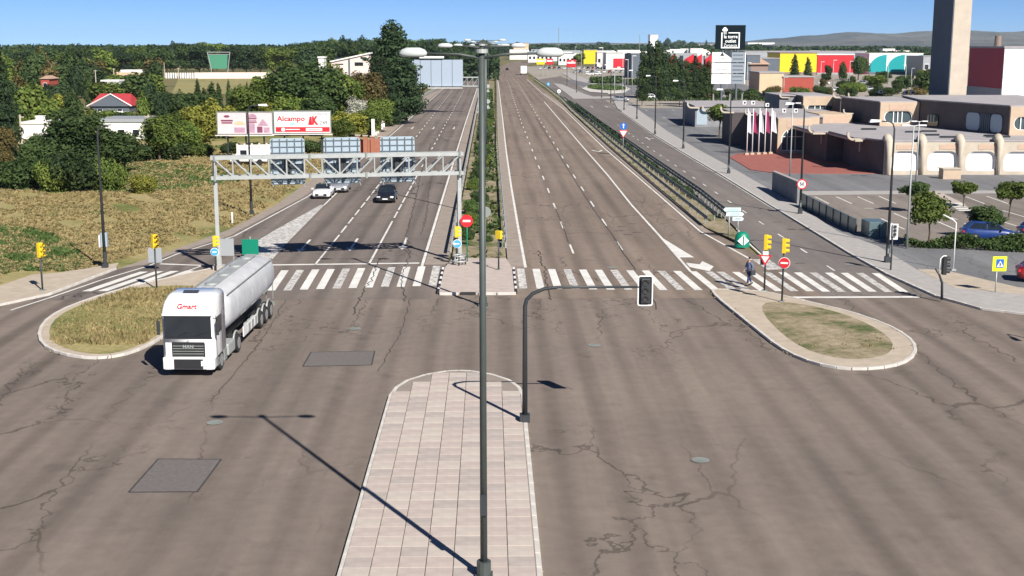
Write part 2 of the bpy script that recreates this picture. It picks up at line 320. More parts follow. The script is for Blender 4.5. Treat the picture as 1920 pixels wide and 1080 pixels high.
def ribbon(mb, pts, w, z, dash=None, gap=None, ph=0, zt=.0):
    """painted line along a polyline"""
    segs = []; acc = 0
    for a, b in zip(pts[:-1], pts[1:]):
        a = Vector(a[:2]); b = Vector(b[:2]); L = (b - a).length; d = (b - a) / L if L else Vector((0, 1))
        segs.append((acc, acc + L, a, d)); acc += L
    def at(s):
        for s0, s1, a, d in segs:
            if s <= s1 + 1e-6: return a + d * (s - s0), d
        return segs[-1][2] + segs[-1][3] * (s - segs[-1][0]), segs[-1][3]
    def strip(s0, s1):
        ss = [s0] + [x[1] for x in segs if s0 < x[1] < s1 - .01] + [s1]
        for u, v in zip(ss[:-1], ss[1:]):
            p, d1 = at(u + 1e-4); q, d2 = at(v - 1e-4)
            n1 = Vector((-d1.y, d1.x)) * w / 2; n2 = Vector((-d2.y, d2.x)) * w / 2
            mb.add([(p.x + n1.x, p.y + n1.y, z), (p.x - n1.x, p.y - n1.y, z), (q.x - n2.x, q.y - n2.y, z), (q.x + n2.x, q.y + n2.y, z)], [(0, 1, 2, 3)])
    if dash is None: strip(0, acc); return 1
    s = ph; k = 0
    while s < acc: strip(max(s, 0), min(s + dash, acc)); s += dash + gap; k += 1
    return k
def dashes(name, pts, w, z, dash, gap, m, par, ph=0):
    """each dash a part"""
    a = Vector(pts[0][:2]); n = 0
    tot = sum((Vector(q[:2]) - Vector(p[:2])).length for p, q in zip(pts[:-1], pts[1:]))
    s = ph
    def cut(s0, s1):
        out = []; acc = 0
        for p, q in zip(pts[:-1], pts[1:]):
            p = Vector(p[:2]); q = Vector(q[:2]); L = (q - p).length
            u, v = max(s0, acc), min(s1, acc + L)
            if v > u:
                d = (q - p) / L; out += [p + d * (u - acc), p + d * (v - acc)]
            acc += L
        return [out[0], out[-1]]
    while s < tot - .5:
        mb = MB(); ribbon(mb, cut(s, min(s + dash, tot)), w, z); mb.build(name, m, par, normals=False); s += dash + gap
# ================================================================ the ground
def chaikin(p, n=2, closed=True):
    for _ in range(n):
        q = []
        for i in range(len(p) if closed else len(p) - 1):
            a = p[i]; b = p[(i + 1) % len(p)]; q += [(a[0] * .75 + b[0] * .25, a[1] * .75 + b[1] * .25), (a[0] * .25 + b[0] * .75, a[1] * .25 + b[1] * .75)]
        p = q
    return p
sheet('ground', [(-7000, -200), (7000, -200), (7000, 9500), (-7000, 9500)], -.12, M['farm'])
sheet('field', [(-19, 60), (-19, 235), (-60, 262), (-170, 262), (-170, 60)], -.05, M['grass'])
sheet('far_field', [G(322, 176, -.05), G(335, 147, -.05), G(540, 139, -.05), G(530, 176, -.05)], -.05, patchy('mown_field', [(.2, .19, .08), (.3, .26, .12), (.25, .24, .1)], .03, .4))
sheet('yard', [(21, 76), (21, 900), (620, 900), (620, 60), (30, 60)], -.04, M['sand'])
sheet('junction', [(-90, 15), (90, 15), (90, 75.6), (-90, 75.6)], -.004, M['asJ'])
# left carriageway with its slip lane
lc = [(-2.9, 74), (-2.9, 440), (-1.5, 700), (2.0, 950), (-16, 950), (-17.5, 600), (-18.8, 383), (-19.6, 297), (-19.2, 210), (-20, 149), (-20.1, 120), (-21.3, 103), (-23.4, 92), (-25.1, 84.5), (-29.4, 74)]
sheet('left_carriageway', lc, .002, M['asL'])
sheet('left_shoulder', [(-16.3, 449), (-16.9, 215), (-18.5, 125.4), (-20.6, 99.5), (-22.9, 90.9), (-23.7, 85.8), (-23.9, 86.3), (-25.1, 84.5), (-23.4, 92), (-21.3, 103), (-20.1, 120), (-20, 149), (-19.2, 210), (-19.6, 297), (-18.8, 383)], .007, M['shoulder'])
sheet('left_median_shoulder', [(-4.5, 86), (-4.5, 450), (-2.9, 450), (-2.9, 86)], .007, M['shoulder'])
# right carriageway, bending to the right far off
rc = [(1.2, 74), (1.2, 194), (2.2, 400), (3.2, 600), (6, 880), (20, 1150), (60, 1350), (60, 1200), (34, 1050), (22, 850), (17.5, 560), (18.6, 350), (17.4, 188), (17.3, 106), (19.5, 87), (20, 74)]
sheet('right_carriageway', rc, .003, M['asR'])
sheet('right_median_shoulder', [(1.2, 85), (1.2, 194), (2.2, 400), (3.2, 600), (3.7, 600), (2.9, 400), (2.25, 179), (2.3, 85)], .008, M['shoulder'])
sheet('right_shoulder', [(17.15, 101), (17.1, 188), (17.6, 304), (16.6, 399), (17.2, 399), (18.4, 330), (17.75, 188), (17.7, 101)], .008, M['shoulder'])
# service road
sr = [(20, 74), (19.5, 87), (20.4, 108), (20.8, 156), (20.8, 230), (21, 312), (21.5, 560), (34, 620), (34, 560), (31.8, 420), (44, 372), (90, 372), (90, 338), (36, 338), (31.5, 352), (29.7, 287), (27.6, 213), (26.9, 165), (26.3, 119.5), (25.9, 90), (26.0, 81.4), (26.6, 74)]
sheet('service_road', sr, .005, M['asS'])
# yards and car park
sheet('yard_asphalt', [(31, 330), (30.5, 230), (28, 120), (28, 74), (110, 74), (110, 160), (62, 250), (60, 330)], 0, M['asG'])
sheet('retail_asphalt', [(31, 560), (35, 385), (90, 385), (100, 560)], 0, M['asG'])
sheet('pale_car_park', [G(1205, 203), G(1640, 203), G(1740, 179), G(1160, 181)], .008, M['sand'])
sheet('car_park', GP([(1512, 362), (1920, 360), (2050, 470), (1700, 462), (1612, 436)]), .004, M['asP'])
sheet('car_park_path', GP([(1490, 358.5), (1930, 357), (1930, 362), (1500, 366)]), .009, M['pave'])
sheet('car_park_path', GP([(1733, 359), (1760, 359), (1812, 384), (1776, 386)]), .013, M['pavep'])
sheet('red_plaza', GP([(1367, 295), (1383, 288.5), (1457, 287), (1530, 276), (1610, 295), (1668, 329), (1640, 326), (1560, 326), (1452, 325), (1407, 319)]), .06, M['redpave'], .06)
# pavements
spo = [G(*p, .12) for p in [(1144, 177), (1194, 203), (1250, 245), (1305, 278), (1372, 314), (1440, 353), (1493, 382), (1571, 434), (1646, 461), (1719, 505), (1772, 524)]]
sheet('service_pavement', [(29.9, 300), (29.7, 287), (27.6, 213), (27.1, 179.7), (26.8, 148.5), (26.35, 119.5), (25.95, 90), (26.05, 81.4), (26.7, 74), (28, 70.5), (31, 68), (36, 67)] + [(44, 68)] + spo[::-1], .12, M['pave'], .12)
sheet('corner_pavement', [G(*p, .125) for p in [(1719, 504), (1769, 506), (1890, 534), (1920, 541), (1920, 552), (1790, 540)]], .128, M['paveb'], .1)
sheet('left_pavement', [(-25.1, 84.5), (-25.5, 86.5), (-27, 84.3), (-28.4, 82.6), (-29.8, 82.0), (-30.4, 78.5), (-34, 69), (-60, 62), (-60, 59), (-33, 64.5), (-29.2, 71), (-26.6, 75.6)], .12, M['paveb'], .12)
sheet('roundabout_pavement', [G(*p, .1) for p in [(1037, 156), (1054, 158), (1096, 176), (1112, 181), (1240, 178.6), (1240, 181), (1112, 184), (1074, 184)]], .1, M['pave'], .1)
sheet('far_pavement', [G(*p, .1) for p in [(1052, 136), (1068, 136), (1120, 156), (1110, 158), (1075, 150)]], .1, M['pave'], .1)
# traffic islands
isl = [(-17.9, 85.6), (-21.0, 80.3), (-23.4, 75.3), (-24.6, 69), (-22.6, 62), (-19, 59), (-17, 61), (-16.4, 70), (-16.4, 85)]
isl = chaikin(isl)
sheet('slip_lane_island', isl, .12, M['paveb'], .12)
sheet('slip_lane_island_grass', chaikin([(-21.2, 78.2), (-23.0, 74.8), (-24.1, 69), (-22.3, 62.6), (-19, 59.6), (-17.3, 61.4), (-16.8, 70), (-16.9, 77.6)]), .125, M['grass'])
ri = [G(1327, 546), G(1355, 545), G(1432, 549), G(1484, 561), (21.0, 68), (21.6, 62), (19.5, 57.5), (16.2, 56.5), (14.4, 59.5), (13.9, 67)]
ri = chaikin(ri)
sheet('right_island', ri, .12, M['paveb'], .12)
sheet('right_island_soil', chaikin([(15, 61.5), (16.6, 58.2), (19.2, 59), (20.6, 63), (19.8, 69), (17.2, 72.6), (15.2, 71.5)]), .126, M['median'])
sheet('median', [(-2.7, 87.6), (-2.7, 440), (-1.3, 700), (1.5, 860), (4, 860), (1.8, 600), (1.1, 300), (1.1, 87.6)], .09, M['median'], .1)
sheet('median_crossing', [(-3.1, 75.3), (-3.05, 84), (-2.7, 88), (1.1, 88), (1.45, 84), (1.5, 75.3)], .12, M['pavep'], .12)
nose = [(-4.2, 20), (-4.2, 52.4), (-4.05, 53.7), (-3.65, 54.9), (-2.9, 55.9), (-2.0, 56.5), (-1.45, 56.6), (-.9, 56.5), (0, 55.9), (.75, 54.9), (1.15, 53.7), (1.3, 52.4), (1.3, 20)]
sheet('near_median', nose, .13, M['pavep'], .13)
sheet('separator', [(17.7, 103), (17.75, 188), (18.7, 350), (20.7, 350), (20.5, 230), (20.5, 156), (20.1, 108), (19.6, 98), (19.0, 95)], .1, M['median'], .1)
sheet('roundabout_island', [G(*p, .2) for p in [(1091, 166), (1103, 160), (1140, 158.5), (1170, 160), (1181, 166), (1172, 172), (1140, 174.5), (1106, 172)]], .2, M['kerb'], .2)
# kerbs of the crossing: black and white blocks are stones one can pick out
mk = tag(thing('median_kerb', None, None), kind='structure')
for x in (-3.16, 1.56):
    for k in range(10):
        MB().box((x, 75.9 + k * .85, .09), (.14, .84, .18)).build('kerb_block', M['white' if k % 2 else 'black'], mk)
for k, w in enumerate((1.2, 1.0, 1.1, 1.2)): MB().box((-2.5 + k * 1.16, 75.24, .08), (w * .93, .14, .17)).build('kerb_block', M['black' if k == 1 else 'kerb'], mk)
ksm = {}
def kerb(pts, closed=False, z=.135, w=.16):
    """line of long kerb stones along a pavement edge"""
    k = tag(thing('kerb', None, None), kind='structure')
    mb = MB(); pts = [Vector(p[:2]) for p in pts]
    if closed: pts.append(pts[0])
    for a, b in zip(pts[:-1], pts[1:]):
        L = (b - a).length; n = max(1, int(L / (1.0 if max(a.y, b.y) < 101 else 2))); d = (b - a) / L
        for i in range(n):
            c = a + d * (L * (i + .5) / n)
            if c.y < 100 and abs(c.x) < 45:
                key = round(L / n, 2)
                if key not in ksm: ksm[key] = MB().box((0, 0, 0), (L / n - .025, w, z)).build('kerb_stone', M['kerb'], None, bev=.012); q = ksm[key]; q.parent = k
                else: q = ksm[key].copy(); S.collection.objects.link(q); q.parent = k
                q.location = (c.x, c.y, z / 2 + random.uniform(0, .008)); q.rotation_euler = (0, 0, math.atan2(d.y, d.x) + random.uniform(-.006, .006)); continue
            mb.box((c.x, c.y, z / 2), (L / n - .025, w, z), rz=math.atan2(d.y, d.x))
    if mb.v: o = mb.build('kerb_stone_row', M['kerb'], k); o['kind'] = 'stuff'
kerb([(29.6, 287), (27.5, 213), (27.0, 179.7), (26.7, 148.5), (26.25, 119.5), (25.85, 90), (25.95, 81.4), (26.6, 74), (27.9, 70.3), (31, 67.8), (44, 67.6)])
kerb(ri, True); kerb(isl, True); kerb([(-1.45 + (x + 1.45) * 1.025, y + (.06 if y > 52 else 0)) for x, y in nose])
kerb([(-25.1, 84.4), (-26.5, 75.6), (-29.1, 70.9), (-33, 64.4), (-60, 58.9)])
# ---------------------------------------------------------------- painted markings
rm = tag(thing('lane_marking', None, None), kind='structure'); Zp = .014
def line(pts, w, m='paint'):
    mb = MB(); ribbon(mb, pts, w, Zp); return mb.build('painted_line', M[m], rm, normals=False)
line([(-4.65, 85), (-4.7, 240), (-4.4, 450)], .2); line([(-8.33, 86.2), (-8.35, 108)], .15)
line([(-12.0, 86.2), (-11.95, 100)], .14)
dashes('dash', [(-8.35, 110), (-8.4, 152)], .15, Zp, 4.2, 1.2, M['paint'], rm); dashes('dash', [(-11.95, 101.2), (-11.95, 152)], .15, Zp, 4.0, 1.3, M['paint'], rm)
dashes('dash', [(-8.4, 154), (-8.45, 420)], .17, Zp, 3.5, 5.5, M['paint'], rm, 3); dashes('dash', [(-12, 154), (-12.3, 420)], .17, Zp, 3.5, 5.5, M['paint'], rm, 1)
dashes('dash', [(-15.6, 148), (-15.6, 172)], .3, Zp, 1.2, 1.2, M['paint'], rm); line([(-15.6, 119), (-15.6, 140)], .16)
line([G(*p) for p in [(833, 165), (735, 252), (656, 315), (575, 370), (439, 443), (333, 476), (278, 499), (194, 524), (92, 559), (20, 582)]], .16)
line([G(380, 498), G(300, 527), G(205, 559)], .14); line([G(300, 495), G(381, 498)], .35); line([(-15.3, 86.0), (-4.9, 86.6)], .45)
line([(2.38, 84.7), (2.3, 106), (2.25, 135), (2.3, 179), (2.6, 262), (3.2, 454), (3.9, 740), (7.2, 880)], .19)
dashes('dash', [(6.0, 88), (6.05, 180), (6.1, 243), (6.6, 360), (8.4, 660)], .15, Zp, 4.2, 8.6, M['paint'], rm, 2.5)
dashes('dash', [(9.68, 91), (9.65, 149), (9.8, 194), (10.1, 283), (11.5, 535)], .15, Zp, 4.2, 8.6, M['paint'], rm, 1)
line([(13.3, 83), (13.35, 99), (13.3, 119), (13.6, 147), (13.7, 188), (14.4, 340)], .19)
line([(18.3, 87.5), (16.95, 101.4), (16.9, 125), (16.65, 185), (17.3, 304), (16.4, 399), (16.2, 560)], .18)
line([(19.3, 84.5), G(1407, 459), (20.2, 103)], .13); line([G(1480, 558), G(1722, 557)], .5)
dashes('dash', [(22.95, 80.5), (22.9, 101), (23, 127), (23.1, 154), (23.3, 190), (24, 240)], .13, Zp, 2.0, 5.4, M['paint'], rm, 2.6)
line([(26.05, 90), (26.05, 119), (26.5, 148), (26.8, 180), (27.3, 213), (29.4, 287)], .12)
def zebra(tl, tr, bl, br, n, w=.5, m='paint'):
    c = tag(thing('crosswalk', None, None), kind='structure')
    for k in range(n):
        t = k / (n - 1); a = Vector(G(*tl)).lerp(Vector(G(*tr)), t); b = Vector(G(*bl)).lerp(Vector(G(*br)), t)
        jit = random.uniform(-.08, .08)
        MB().add([(b.x, b.y + jit, Zp + .004), (b.x + w, b.y + jit, Zp + .004), (a.x + w, a.y, Zp + .004), (a.x, a.y, Zp + .004)], [(0, 1, 2, 3)]).build('stripe', M[m if k % 3 else 'paintw'], c, normals=False)
zebra((812, 499), (469, 509), (803, 536), (438, 547.5), 13)
zebra((969, 504), (1336 - 14.5, 509.5), (973.6, 541.5), (1369, 545.5), 13)
zebra((1343, 510), (1634 - 0, 512.5), (1395, 546), (1688, 548), 11, m='paint')
c = tag(thing('crosswalk', None, None), kind='structure')
for k in range(6):
    a = [(153 + 30 * k, 546.7 - .4 * k), (171 + 30 * k, 546.7 - .4 * k), (278 + 29 * k, 509.8 - .7 * k), (262 + 29 * k, 509.8 - .7 * k)]
    if k == 5: a = [(303, 528), (320, 522), (401, 506), (388, 504)]
    sheet('stripe', GP(a[::-1]), Zp + .004, M['paint'], kind=None, par=c)
for pts, m in (([(608, 385), (602, 384), (515, 432), (452, 470), (478, 497), (501, 497.4), (541, 453)], 'paintw'), ([(1233, 441), (1301.6, 483), (1273, 483)], 'paint'),
               ([(1286, 493), (1312, 496), (1317, 490), (1338, 500), (1330, 509), (1293, 501)], 'paint'), ([(1409, 487), (1441, 486), (1468, 505), (1440, 507), (1425, 497)], 'paintw')):
    sheet('painted_gore', GP(pts), Zp + .002, M[m], par=rm, kind=None)
def arrow(x, y, L=4.6, kind='s', rz=math.pi, sc=1.0):
    mb = MB(Matrix.Translation((x, y, Zp + .003)) @ Matrix.Rotation(rz, 4, 'Z') @ Matrix.Scale(sc, 4))
    if kind in 'st': mb.add([(-.09, -L / 2, 0), (.09, -L / 2, 0), (.09, L / 2 - 1.4, 0), (-.09, L / 2 - 1.4, 0)], [(0, 1, 2, 3)])
    if kind == 's': mb.add([(-.38, L / 2 - 1.4, 0), (.38, L / 2 - 1.4, 0), (0, L / 2, 0)], [(0, 1, 2)])
    if kind == 't':
        mb.add([(-.3, L / 2 - 1.4, 0), (.3, L / 2 - 1.4, 0), (0, L / 2, 0), (.09, -.3, 0), (.09, -.7, 0), (.7, -.1, 0), (.7, .25, 0), (.6, .6, 0), (.6, -.5, 0), (1.15, .25, 0)], [(0, 1, 2), (3, 4, 5, 6), (7, 8, 9)])
    if kind == 'v': mb.add([(-.9, -1, 0), (.9, -1, 0), (0, 2.4, 0), (-.5, -.75, 0), (.5, -.75, 0), (0, 1.6, 0)], [(0, 1, 4, 3), (1, 2, 5, 4), (2, 0, 3, 5)])
    mb.build('painted_arrow', M['paint'], rm, normals=False)
arrow(-13.9, 94.5, 6); arrow(-10.3, 95, 6); arrow(-6.5, 95.5, 6)
for x, kd in ((-14.0, 't'), (-10.2, 's'), (-6.5, 's')): arrow(x, 232, 7, kd)
arrow(15.3, 181, 4, 'v'); a = G(1215, 260); arrow(a[0], a[1], 6, 't', 0); a = G(1110, 200); arrow(a[0], a[1], 7, 's', 0); a = G(1137, 200); arrow(a[0], a[1], 7, 't', 0)
# parking bays
for p in [((1528, 369), (1554, 382)), ((1568, 369), (1597, 382)), ((1608, 369), (1638, 382)), ((1648, 368), (1680, 382)), ((1811, 369), (1846, 382)), ((1850, 368), (1890, 382)), ((1652, 410), (1696, 430)), ((1676, 400), (1702, 411)),
          ((1759, 416), (1795, 432)), ((1769, 403), (1795, 412)), ((1808, 419), (1824, 425)), ((1622, 416), (1632, 421)), ((1620, 391), (1688, 390)), ((1860, 410), (1920, 428)), ((1880, 395), (1925, 408))]:
    line([G(*p[0]), G(*p[1])], .16)
for k in range(5): sheet('painted_line', GP([(1775 + k * 5, 381 + 3.2 * k), (1800 + k * 5, 380.5 + 3.2 * k), (1806 + k * 5, 382.6 + 3.2 * k), (1779 + k * 5, 383 + 3.2 * k)]), Zp + .008, M['paint'], par=rm, kind=None)
for k in range(9):
    x = 36 + k * 6.2
    for y in (262, 292): line([(x, y), (x, y + 4.6)], .14)
# iron covers
for x, y in ((8.2, 84.6), (-7.2, 66), (5.2, 62), (24.6, 85.6), (-11, 49), (7.6, 44), (32.6, 71.0)):
    sheet('manhole_cover', [(x + .33 * math.cos(a * math.pi / 8), y + .33 * math.sin(a * math.pi / 8)) for a in range(16)], .14 if y == 71.0 else .018, M['galvd'])
# ================================================================ street furniture
ORD = ['first', 'second', 'third', 'fourth', 'fifth', 'sixth', 'seventh', 'eighth', 'ninth', 'tenth', 'eleventh', 'twelfth', 'thirteenth', 'fourteenth', 'fifteenth', 'sixteenth']
def cx(l): return [(x, 0, z) for x, z in l]
# ---- single-arm dark street lamp, 9.6 m, head towards -x
def street_lamp(loc, label, h=9.6, rz=0, group=None, m='dark', rad=(.115, .06), arm=1.1):
    t = thing('street_lamp', label, 'street lamp', loc, rz, group)
    MB().box((0, 0, .2), (.34, .34, .4)).tube([(0, 0, .4), (0, 0, 1.2)], .13, 10).build('base', M[m], t, bev=.01)
    MB().box((0, -.13, .8), (.09, .02, .34)).build('access_door', M['galvd'], t)
    MB().tube([(0, 0, 1.1), (0, 0, h - .5), (-.12, 0, h - .12), (-.4, 0, h)] + [(-arm, 0, h + .04)], [rad[0], rad[1], rad[1] * .8, rad[1] * .7, rad[1] * .6], 10).build('pole', M[m], t, True)
    MB().add([(-arm + .15, -.1, h - .02), (-arm + .15, .1, h - .02), (-arm - .65, .17, h - .05), (-arm - .65, -.17, h - .05), (-arm + .15, -.08, h + .12), (-arm + .15, .08, h + .12), (-arm - .55, .13, h + .15), (-arm - .55, -.13, h + .15)],
             [(0, 1, 2, 3), (7, 6, 5, 4), (0, 4, 5, 1), (1, 5, 6, 2), (2, 6, 7, 3), (3, 7, 4, 0)]).build('lamp_head', M['white'], t, bev=.02)
    return t
sl0 = street_lamp(GP([(1663, 495)])[0] + (.12,), 'dark street lamp on the service road pavement beside the black pedestrian signal', group='dark street lamps along the service road pavement')
rows = [(1500, 403), (1366, 327), (1281, 280), (1228, 253), (1194, 224), (1170, 207), (1145, 194), (1128, 184), (1081, 174), (1063, 160)]
for k, p in enumerate(rows):
    lab = 'dark street lamp carrying the round 50 speed sign' if k == 0 else f'{ORD[k + 1]} dark street lamp along the service road pavement from the crossing'
    dup(sl0, G(*p) + (.12,), label=lab)
street_lamp((32.1, 55, 0), 'tall dark street lamp at the pavement corner in front of the car park tree', 8.4, math.pi * .5)
L1 = street_lamp(G(198, 505), 'dark street lamp with a box on its pole beside the dry grass field', rz=math.pi)
MB().box((0, -.12, 2.0), (.42, .3, .95)).build('control_box', M['panel'], L1, bev=.02); MB().box((.3, -.12, 1.9), (.08, .28, .8)).build('box_door', M['white'], L1)
street_lamp(G(472, 403), 'dark street lamp at the edge of the dry field behind the gantry', rz=math.pi)
for px, py, h, lab in ((1700, 466, 9.0, 'tall pale grey lamp post in the car park beside the bushy tree'), (1717, 342, 6.6, 'slim pale grey lamp post in front of the white arched shutters'), (1481, 332, 8.3, 'slim pale lamp post at the edge of the red plaza')):
    t = thing('car_park_lamp', lab, 'lamp post', G(px, py)); MB().tube([(0, 0, 0), (0, 0, h)], [.09, .05], 8).build('pole', M['galv'], t, True)
    for s in (-1, 1): MB().tube([(0, 0, h), (s * .3, 0, h + .05)], .03, 6).box((s * .6, 0, h + .06), (.6, .22, .1)).build('lamp_head', M['white'], t)
t = thing('bent_pole', 'slim white pole bent over at the top beside the parking hedge', 'pole', G(1787, 507)); MB().tube([(0, 0, 0), (0, 0, 3.2), (-.2, 0, 3.4), (-.9, 0, 3.75)], .045, 8).build('pole', M['white'], t, True); MB().box((0, 0, .05), (.3, .3, .1)).build('base', M['galv'], t)
# ---- car park masts far off
masts = [(1129, 178, 90), (1152, 183, 133), (1167, 172, 100), (1177, 168, 112), (1185, 177, 105), (1211, 173, 112), (1238, 177, 116), (1258, 180, 128), (1362, 182, 126), (1400, 178, 118), (1469, 180, 145), (1538, 163, 116), (1561, 165, 113), (1592, 163, 115), (1664, 158, 120), (1697, 165, 122), (1708, 160, 128), (1709, 165, 150), (1078, 122, 88), (1090, 140, 96), (1114, 145, 118)]
m0 = None
ml_ = ['pale lighting mast right of the roundabout grass', 'tall pale mast before the red sign shop', 'pale mast left of the dark blue-grey hall', 'pale mast against the corner of the dark blue-grey hall', 'white mast in front of the dark blue-grey hall', 'thick pale mast at the left edge of the poplars',
 'pale mast in front of the first poplars', 'pale mast in front of the middle poplars', 'thin mast overlapping the white totem panels', 'white mast standing right of the shop totem', 'pale mast before the terracotta block', 'pale mast at the left of the red frontage', 'pale mast before the middle of the red frontage', 'pale mast at the right of the red frontage',
 'pale mast before the first turquoise sail', 'pale mast before the second turquoise sail', 'pale mast right of the second turquoise sail', 'low-headed mast beneath the turquoise sails', 'tall white mast left of the yellow shop', 'pale mast below the yellow shop', 'pale mast just left of the red sign shop']
for k, (px, py, pt) in enumerate(masts):
    x, y = G(px, py)
    hh = GD(px, pt, y)[2]
    if m0 is None:
        m0 = thing('lighting_mast', 'tall pale lighting mast', 'lighting mast', (x, y), group='pale lighting masts in the retail car parks')
        MB().tube([(0, 0, 0), (0, 0, 10)], [.13, .08], 8).build('pole', M['galv'], m0, True); MB().box((-.5, 0, 10.05), (1.2, .3, .14)).build('lamp_head', M['white'], m0)
        m0.scale = (1, 1, hh / 10); m0['label'] = ml_[0]
    else: dup(m0, (x, y), rotz=random.choice((0, math.pi)), scale=(1, 1, hh / 10), label=ml_[k])
# ---- median lamps with two arms
def median_lamp(loc, label, h=14.45, arm=1.75):
    t = thing('median_lamp', label, 'street lamp', loc, 0, 'twin-armed lamps down the median')
    MB().tube([(0, 0, 0), (0, 0, .5)], .2, 12).box((0, 0, .05), (.5, .5, .1)).build('base', M['mgn'], t)
    MB().tube([(0, 0, .4), (0, 0, h)], [.1, .08], 14).build('pole', M['mgn'], t, True)
    for s in (-1, 1):
        MB().tube([(0, 0, h - .12), (s * .6, 0, h - .02), (s * arm * .85, 0, h)], [.04, .035, .03], 8).build('arm', M['mgn'], t, True)
        b = MB(Matrix.Translation((s * (arm + .02), 0, h)))
        vs = []; n = 16
        for j, (rr_, zz) in enumerate(((.72, -.09), (.98, -.04), (1, .02), (.82, .1), (.45, .15))):
            for i in range(n): a = 2 * math.pi * i / n; vs.append((math.cos(a) * .37 * rr_, math.sin(a) * .17 * rr_, zz))
        fs = [(j * n + i, j * n + (i + 1) % n, (j + 1) * n + (i + 1) % n, (j + 1) * n + i) for j in range(4) for i in range(n)] + [tuple(range(n - 1, -1, -1)), tuple(4 * n + i for i in range(n))]
        b.add(vs, fs); b.build('lamp_head', M['lampg'], t, True)
    MB().disc((0, 0, h + .06), .16, .1, 16, 'Z').build('top_cap', M['galv'], t)
    return t
def axis(px, py, D): return GD(px, py, D)[:2]
ml = median_lamp(axis(903, 103, 33.5) + (.13,), 'large twin-armed dark lamp standing on the near paved median')
MB().box((0, -.14, 2.2), (.2, .1, .6)).build('inspection_hatch', M['dark'], ml)
for k, (px, D) in enumerate(((903.5, 72), (903, 112), (911.5, 190), (909.5, 151), (908, 230), (907, 270), (906, 310), (905, 350), (907, 395), (911, 440), (915, 490))):
    x, y = axis(px, 100, D); dup(ml, (x, y), label=f'twin-armed median lamp, {["second", "third", "fifth", "fourth", "sixth", "seventh", "eighth", "ninth", "tenth", "eleventh", "twelfth"][k]} one down the road', scale=(1.15, 1, 1.02 if k < 3 else 1.06))
# ---- traffic signals
def signal_head(par, z, col, w=.3, hh=.9, lens_dir=1, nl=3, d=.22, off=(0, 0), back=False):
    """head whose lenses face +x * lens_dir"""
    ox, oy = off
    h = MB().box((ox, oy, z), (d, w, hh)).build('signal_head', M[col], par, bev=.025)
    for k in range(nl):
        zz = z + hh / 2 - hh / nl * (k + .5); r = min(w, hh / nl) * .42
        n = 12; vs = []; fs = []
        for e, x in enumerate((d / 2 * lens_dir + ox, (d / 2 + .2) * lens_dir + ox)):
            for i in range(n - 2):
                a = -math.pi * .2 + i * (math.pi * 1.4) / (n - 3); vs.append((x - (.0 if e == 0 else 0), oy + r * math.cos(a), zz + r * math.sin(a)))
        fs = [(i, i + 1, i + 1 + n - 2, i + n - 2) for i in range(n - 3)]
        v = MB().add(vs, fs).build('visor', M[col], par); v.parent = h; KIDS[par.name].remove(v); KIDS.setdefault(h.name, []).append(v)
        l = MB().disc((ox + (d / 2 + .012) * lens_dir, oy, zz), r * .95, .02, 14, 'X').build('signal_lens', M['lens'], par); l.parent = h; KIDS[par.name].remove(l); KIDS[h.name].append(l)
    return h
def traffic_light(loc, label, zh=2.9, col='yellow', rz=0, hh=.9, nl=3, w=.32, top=None, m='dark'):
    t = thing('traffic_light', label, 'traffic light', loc, rz)
    MB().tube([(0, 0, 0), (0, 0, zh + (top or -hh / 2))], .055, 10).build('pole', M[m], t, True); MB().box((0, 0, .04), (.3, .3, .08)).build('base', M['galvd'], t)
    signal_head(t, zh, col, hh=hh, nl=nl, w=w); return t
traffic_light(G(80, 545, .12) + (.12,), 'yellow traffic light on a dark post on the left pavement by the field', 2.5, rz=-.4)
traffic_light(G(294, 542, .12) + (.12,), 'yellow traffic light on the island between slip lane and tanker truck', 2.95, rz=-.7, hh=.85)
TA = traffic_light(G(1433, 546, .12) + (.12,), 'yellow traffic light above an inverted give-way triangle', 3.0, rz=-.35, hh=.92, top=.3)
b = MB().box((.02, -.14, 2.36), (.34, .04, .24)).build('number_plate_panel', M['white'], TA)
def tri(s): return [(-s / 2, s * .43), (s / 2, s * .43), (0, -s * .43)]
MB().disc((0, -.13, 1.95), 0, .03, poly=[(x, z) for x, z in [(-.36, .31), (.36, .31), (.38, .27), (.03, -.32), (-.03, -.32), (-.38, .27)]]).build('sign_border', M['red'], TA)
MB().disc((0, -.155, 1.965), 0, .02, poly=[(-.25, .2), (.25, .2), (0, -.2)]).build('sign_face', M['white'], TA)
MB().box((-.2, .02, 1.9), (.2, .18, .55)).build('pedestrian_signal', M['dark'], TA, bev=.02)
TB = traffic_light(G(1466, 566, .12) + (.12,), 'yellow traffic light above a round red no-entry sign by the service road crossing', 3.3, rz=-.3, hh=.86, top=.3)
MB().disc((.06, -.12, 2.32), .33, .03, 28).build('sign_rim', M['white'], TB); MB().disc((.06, -.14, 2.32), .30, .03, 28).build('sign_disc', M['red'], TB); MB().box((.06, -.165, 2.32), (.42, .02, .1)).build('white_bar', M['white'], TB)
t = thing('pedestrian_signal', 'black three-lamp signal with a white backing beside a street lamp', 'traffic light', G(1670, 506, .12) + (.12,)); MB().tube([(0, 0, 0), (0, 0, 2.3)], .055, 10).build('pole', M['dark'], t, True)
MB().box((.1, .06, 2.55), (.52, .05, 1.05)).build('backing_board', M['white'], t, bev=.01); hd = MB().box((.1, -.03, 2.65), (.3, .14, .8)).build('signal_head', M['galv'], t, bev=.02)
for k in range(3): MB().disc((.1, -.12, 2.9 - k * .25), .1, .06, 14).build('signal_lens', M['black'], t)
